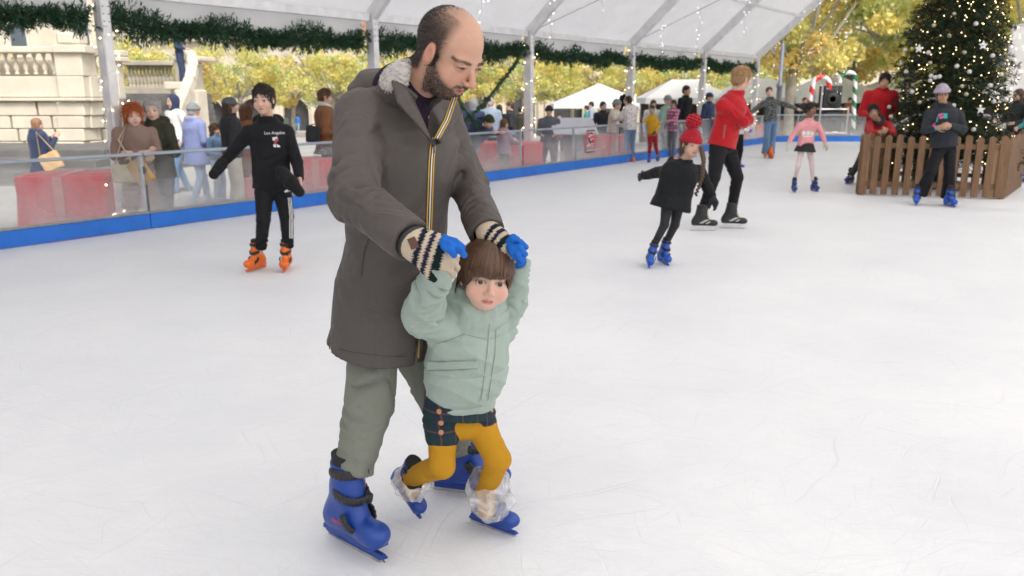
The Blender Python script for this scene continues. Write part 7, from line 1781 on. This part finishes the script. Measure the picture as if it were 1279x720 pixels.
# jacket
M_sage = mat('sage_padded_nylon', (.335, .415, .365), .5, .05, 4, .1, 400, spec=.35, wrinkle=.3, wscale=11)
S = Sdf(.0036, .02); chem = V(576, 499, 2.46)
S.cone(CJ['neck'] - z * .03, CJ['chest'], .085, .112, .03, side=cs_, w=1.14); S.cone(CJ['chest'], V(582, 462, 2.44), .112, .122, .03, side=cs_, w=1.10); S.cone(V(582, 458, 2.44), chem, .122, .108, .02, side=cs_, w=1.10, cap=True)
S.cone(CJ['chest'] + z * .02, CJ['shR'], .075, .066, .03); S.cone(CJ['chest'] + z * .02, CJ['shL'], .075, .062, .03)
S.cone(CJ['shR'], CJ['elR'], .066, .060, .02, fold=(.010, .028, 2.2)); S.cone(CJ['elR'], CJ['wrR'], .062, .040, .012, fold=(.012, .022, 4.4, 1.4, .8), cap=True)
S.cone(CJ['shL'], CJ['elL'], .058, .050, .02, fold=(.008, .028, 1.2)); S.cone(CJ['elL'], CJ['wrL'], .050, .040, .012, fold=(.010, .022, 3.4), cap=True)
# padded collar / hood standing round the chin
N = 18; c0 = CJ['neck'] + z * .016
for dz, rr, r_ in ((0, .072, .028), (.032, .074, .022), (.056, .078, .015)):
    S.chain([c0 + z * (dz + .016 * math.cos(a - math.pi)) + (cs_ * math.sin(a) * 1.08 + cf * math.cos(a)) * rr for a in np.linspace(0, 2 * math.pi, N + 1)], [r_] * (N + 1), .010)
S.ell(CJ['neck'] - cf * .085 + z * .01, A3(.10, .05, .06), np.array([cs_, cf, z]), .02); S.ell(V(568, 376, 2.42), A3(.045, .06, .06), None, .03); S.cone(V(573, 352, 2.40), V(586, 383, 2.335), .020, .018, .03)
def puff(X, Y, Z):
    # horizontal quilting channels, plus creases
    d = .006 * (1 - np.abs(np.sin((Z - .62) * math.pi / .115))) ** 5 * (Z < .84)
    xx = X * cs_[0] + Y * cs_[1]
    d = d + .0042 * np.abs(np.sin(X * 26 + Z * 33 + 2 * np.sin(Z * 21 + Y * 16))) ** .6 + .0015 * np.sin(X * 50 - Z * 40 + Y * 30)
    return d
S.post(puff, .013)
# hem drawn in
cj = S.build('padded_jacket', M_sage, ch)
M_sage2 = mat('sage_seam', (.20, .25, .215), .6, .05)
drape_patch(cj, zig([(611, 405), (608, 440), (604, 475), (600, 500)], 1.1, None, '', 0), M_sage2, ch, 'placket_seam', .0016)
drape_patch(cj, zig([(619, 412), (618, 440), (613, 475), (609, 500)], 1.0, None, '', 0), M_sage2, ch, 'placket_seam', .0016)
drape_patch(cj, [[(536, 452), (597, 450), (596, 459), (536, 462)]], M_sage, ch, 'pocket_flap', .007)
drape_patch(cj, zig([(536, 463), (565, 462), (596, 460)], 1.3, None, '', 0), M_sage2, ch, 'pocket_seam', .003)
drape_patch(cj, zig([(545, 430), (580, 418), (606, 424)], .9, None, '', 0), M_sage2, ch, 'yoke_seam', .0016)
# plaid bloomers
C_pl = plaid('dark_green_tartan', (.007, .018, .035), (.005, .034, .032), (.13, .06, .05), 15)
S = Sdf(.0036, .02); S.cone(chem + z * .06, V(570, 517, 2.45), .100, .097, side=cs_, w=1.14, fold=(.006, .5, 2.0), cap=True); 
for k in 'RL': S.cone(CJ['hip' + k], CJ['hip' + k] + nrm(CJ['kn' + k] - CJ['hip' + k]) * (.038 if k == 'R' else .012), .066, .057, .02, fold=(.004, .02, 1.0))
S.build('tartan_bloomers', C_pl, ch); bl_ = child_of(ch, 'tartan_bloomers')
for (u, v) in ((549, 514), (551, 528), (551, 540), (613, 512)):
    p, n = surf(bl_, u, v)
    if p is None: p, n = surf(cj, u, v)
    if p is not None:
        a1 = nrm(np.cross(n, (0, 0, 1))); a2 = np.cross(a1, n); MB().lathe(p - n * .001, [(.0085, 0), (.0085, .003), (.006, .0036)], 14, np.array([a1, a2, n])).build('button', mat('wooden_button', (.50, .24, .12), .5, .1), ch, True)
# tights
M_must = mat('mustard_ribbed_tights', (.50, .255, .02), .9, .06, 8, .6, 260, spec=.15)
S = Sdf(.0034, .012)
for k in 'RL': S.cone(CJ['hip' + k], CJ['kn' + k], .051, .041, fold=(.003, .03, 1.0)); S.cone(CJ['kn' + k], CJ['an' + k], .041, .032, .012, fold=(.003, .02, 3.0))
S.cone(CJ['hipR'], CJ['hipL'], .060, .060); S.cone(CJ['pel'] - z * .02, (CJ['hipR'] + CJ['hipL']) / 2, .062, .052, side=cs_, w=1.15); S.cone(CJ['anL'], CJ['anL'] - z * .07, .033, .030); S.cone(CJ['anR'], CJ['anR'] + nrm(V(520, 636, 2.56) - CJ['anR']) * .05, .033, .028); S.build('mustard_tights', M_must, ch)
# skates of the child
rt_ = nrm(V(523, 641, 2.55) - V(490, 592, 2.66)); upR = nrm(CJ['knR'] - CJ['anR']) * .4 + A3(-.25, .25, .6)
upR = nrm(upR - rt_ * np.dot(upR, rt_)); base_R = CJ['anR'] - upR * .105
# slide so the toe pick touches the ice
q = .19 / .29; tipz = (base_R + rt_ * .175 * q)[2]; base_R = base_R - A3(0, 0, tipz - .004)
skate(ch, base_R, rt_, .19, BL, up=upR, res=.003)
l0, l1 = G(584, 650), G(648, 673); tl_ = nrm(l1 - l0); ctL_ = l0 + tl_ * .085
skate(ch, ctL_, tl_, .195, BL, up=nrm(A3(.05, .05, 1)), res=.003)
# crinkled plastic covers over the ankles
def plastic():
    m = bpy.data.materials.new('clear_plastic_film'); m.use_nodes = True; nt = m.node_tree; L = nt.links; nt.nodes.clear(); out_ = node(nt, 'ShaderNodeOutputMaterial')
    tr = node(nt, 'ShaderNodeBsdfTransparent'); df = node(nt, 'ShaderNodeBsdfDiffuse'); df.inputs[0].default_value = (.85, .85, .86, 1); gl = node(nt, 'ShaderNodeBsdfGlossy'); gl.inputs['Roughness'].default_value = .15
    tc = node(nt, 'ShaderNodeTexCoord'); n = node(nt, 'ShaderNodeTexNoise', i_Scale=15.0, i_Detail=3.0, i_Distortion=1.5); L.new(tc.outputs['Object'], n.inputs['Vector'])
    r = ramp(nt, [(.36, (.22,) * 3), (.66, (.62,) * 3)]); L.new(n.outputs['Fac'], r.inputs[0]); bp = node(nt, 'ShaderNodeBump', i_Strength=.45, i_Distance=.006); L.new(n.outputs['Fac'], bp.inputs['Height']); L.new(bp.outputs[0], df.inputs['Normal']); L.new(bp.outputs[0], gl.inputs['Normal'])
    a = node(nt, 'ShaderNodeMixShader'); L.new(r.outputs[0], a.inputs[0]); L.new(tr.outputs[0], a.inputs[1]); L.new(df.outputs[0], a.inputs[2])
    b = node(nt, 'ShaderNodeMixShader'); b.inputs[0].default_value = .07; L.new(a.outputs[0], b.inputs[1]); L.new(gl.outputs[0], b.inputs[2]); L.new(b.outputs[0], out_.inputs[0]); return m
M_film = plastic()
def film(c0, c1, r0, r1, rm, seed, parent):
    d = c1 - c0; L_ = np.linalg.norm(d); d = d / L_; a1 = nrm(np.cross(d, (.2, .9, .1))); a2 = np.cross(d, a1); NU, NV = 56, 16; vs = []
    for j in range(NV + 1):
        t = j / NV; r = (r0 * (1 - t) + r1 * t) + rm * math.sin(math.pi * t) ** .7
        for i in range(NU):
            a = 2 * math.pi * i / NU; w = .13 * math.sin(4 * a + seed + 5 * t) + .07 * math.sin(9 * a - 7 * t + seed) + .03 * math.sin(17 * a + 12 * t)
            vs.append(c0 + d * (L_ * t + .006 * math.sin(5 * a + seed + 7 * t)) + (a1 * math.cos(a) + a2 * math.sin(a)) * r * (1 + w * (.35 + .65 * math.sin(math.pi * t))))
    fs = [(j * NU + i, j * NU + (i + 1) % NU, (j + 1) * NU + (i + 1) % NU, (j + 1) * NU + i) for j in range(NV) for i in range(NU)]
    mesh_obj('plastic_cover', vs, fs, M_film, parent, True)
film(CJ['anR'] + nrm(CJ['knR'] - CJ['anR']) * .075, base_R + upR * .075 + rt_ * .03, .052, .050, .014, 1.0, ch)
film(CJ['anL'] + z * .05, ctL_ + A3(0, 0, .075) + tl_ * .03, .062, .060, .016, 4.0, ch)
# blue fleece gloves gripping the man's hands
M_bg = mat('blue_fleece', (.02, .14, .55), .9, .12, 60, .8, 200, spec=.15)
S = Sdf(.0028, .006); w = CJ['wrR'] + A3(.0, -.02, .015)
S.cone(V(556, 322, 1.97), V(562, 310, 1.925), .018, .014, .010)
for i, (p0, p1, p2) in enumerate([((555, 302), (563, 306), (570, 312)), ((558, 299), (568, 302), (578, 309)), ((556, 309), (563, 313), (567, 319)), ((566, 309), (575, 313), (580, 319))]):
    yy = (1.895, 1.905, 1.885, 1.895)[i]; S.chain([V(*p0, yy + .012), V(*p1, yy), V(*p2, yy + .008)], [.0092, .0092, .008], .002)
S.chain([V(556, 312, 1.92), V(554, 304, 1.905), V(556, 297, 1.905)], [.010, .010, .0085], .004)
S.build('blue_glove', M_bg, ch)
S = Sdf(.0028, .006); w = CJ['wrL'] + A3(0, -.01, .03); S.cone(CJ['wrL'], V(645, 312, 2.33), .026, .026, .012)
for i, (p0, p1, p2) in enumerate([((641, 300), (650, 303), (657, 309)), ((640, 306), (650, 311), (656, 318)), ((638, 310), (646, 317), (651, 326)), ((636, 309), (640, 316), (643, 322))]):
    yy = (2.30, 2.29, 2.285, 2.29)[i]; S.chain([V(*p0, yy + .012), V(*p1, yy), V(*p2, yy + .01)], [.0098, .0098, .0085], .002)
S.chain([V(636, 302, 2.30), V(641, 297, 2.29), V(646, 299, 2.29)], [.011, .010, .009], .005)
S.build('blue_glove', M_bg, ch)
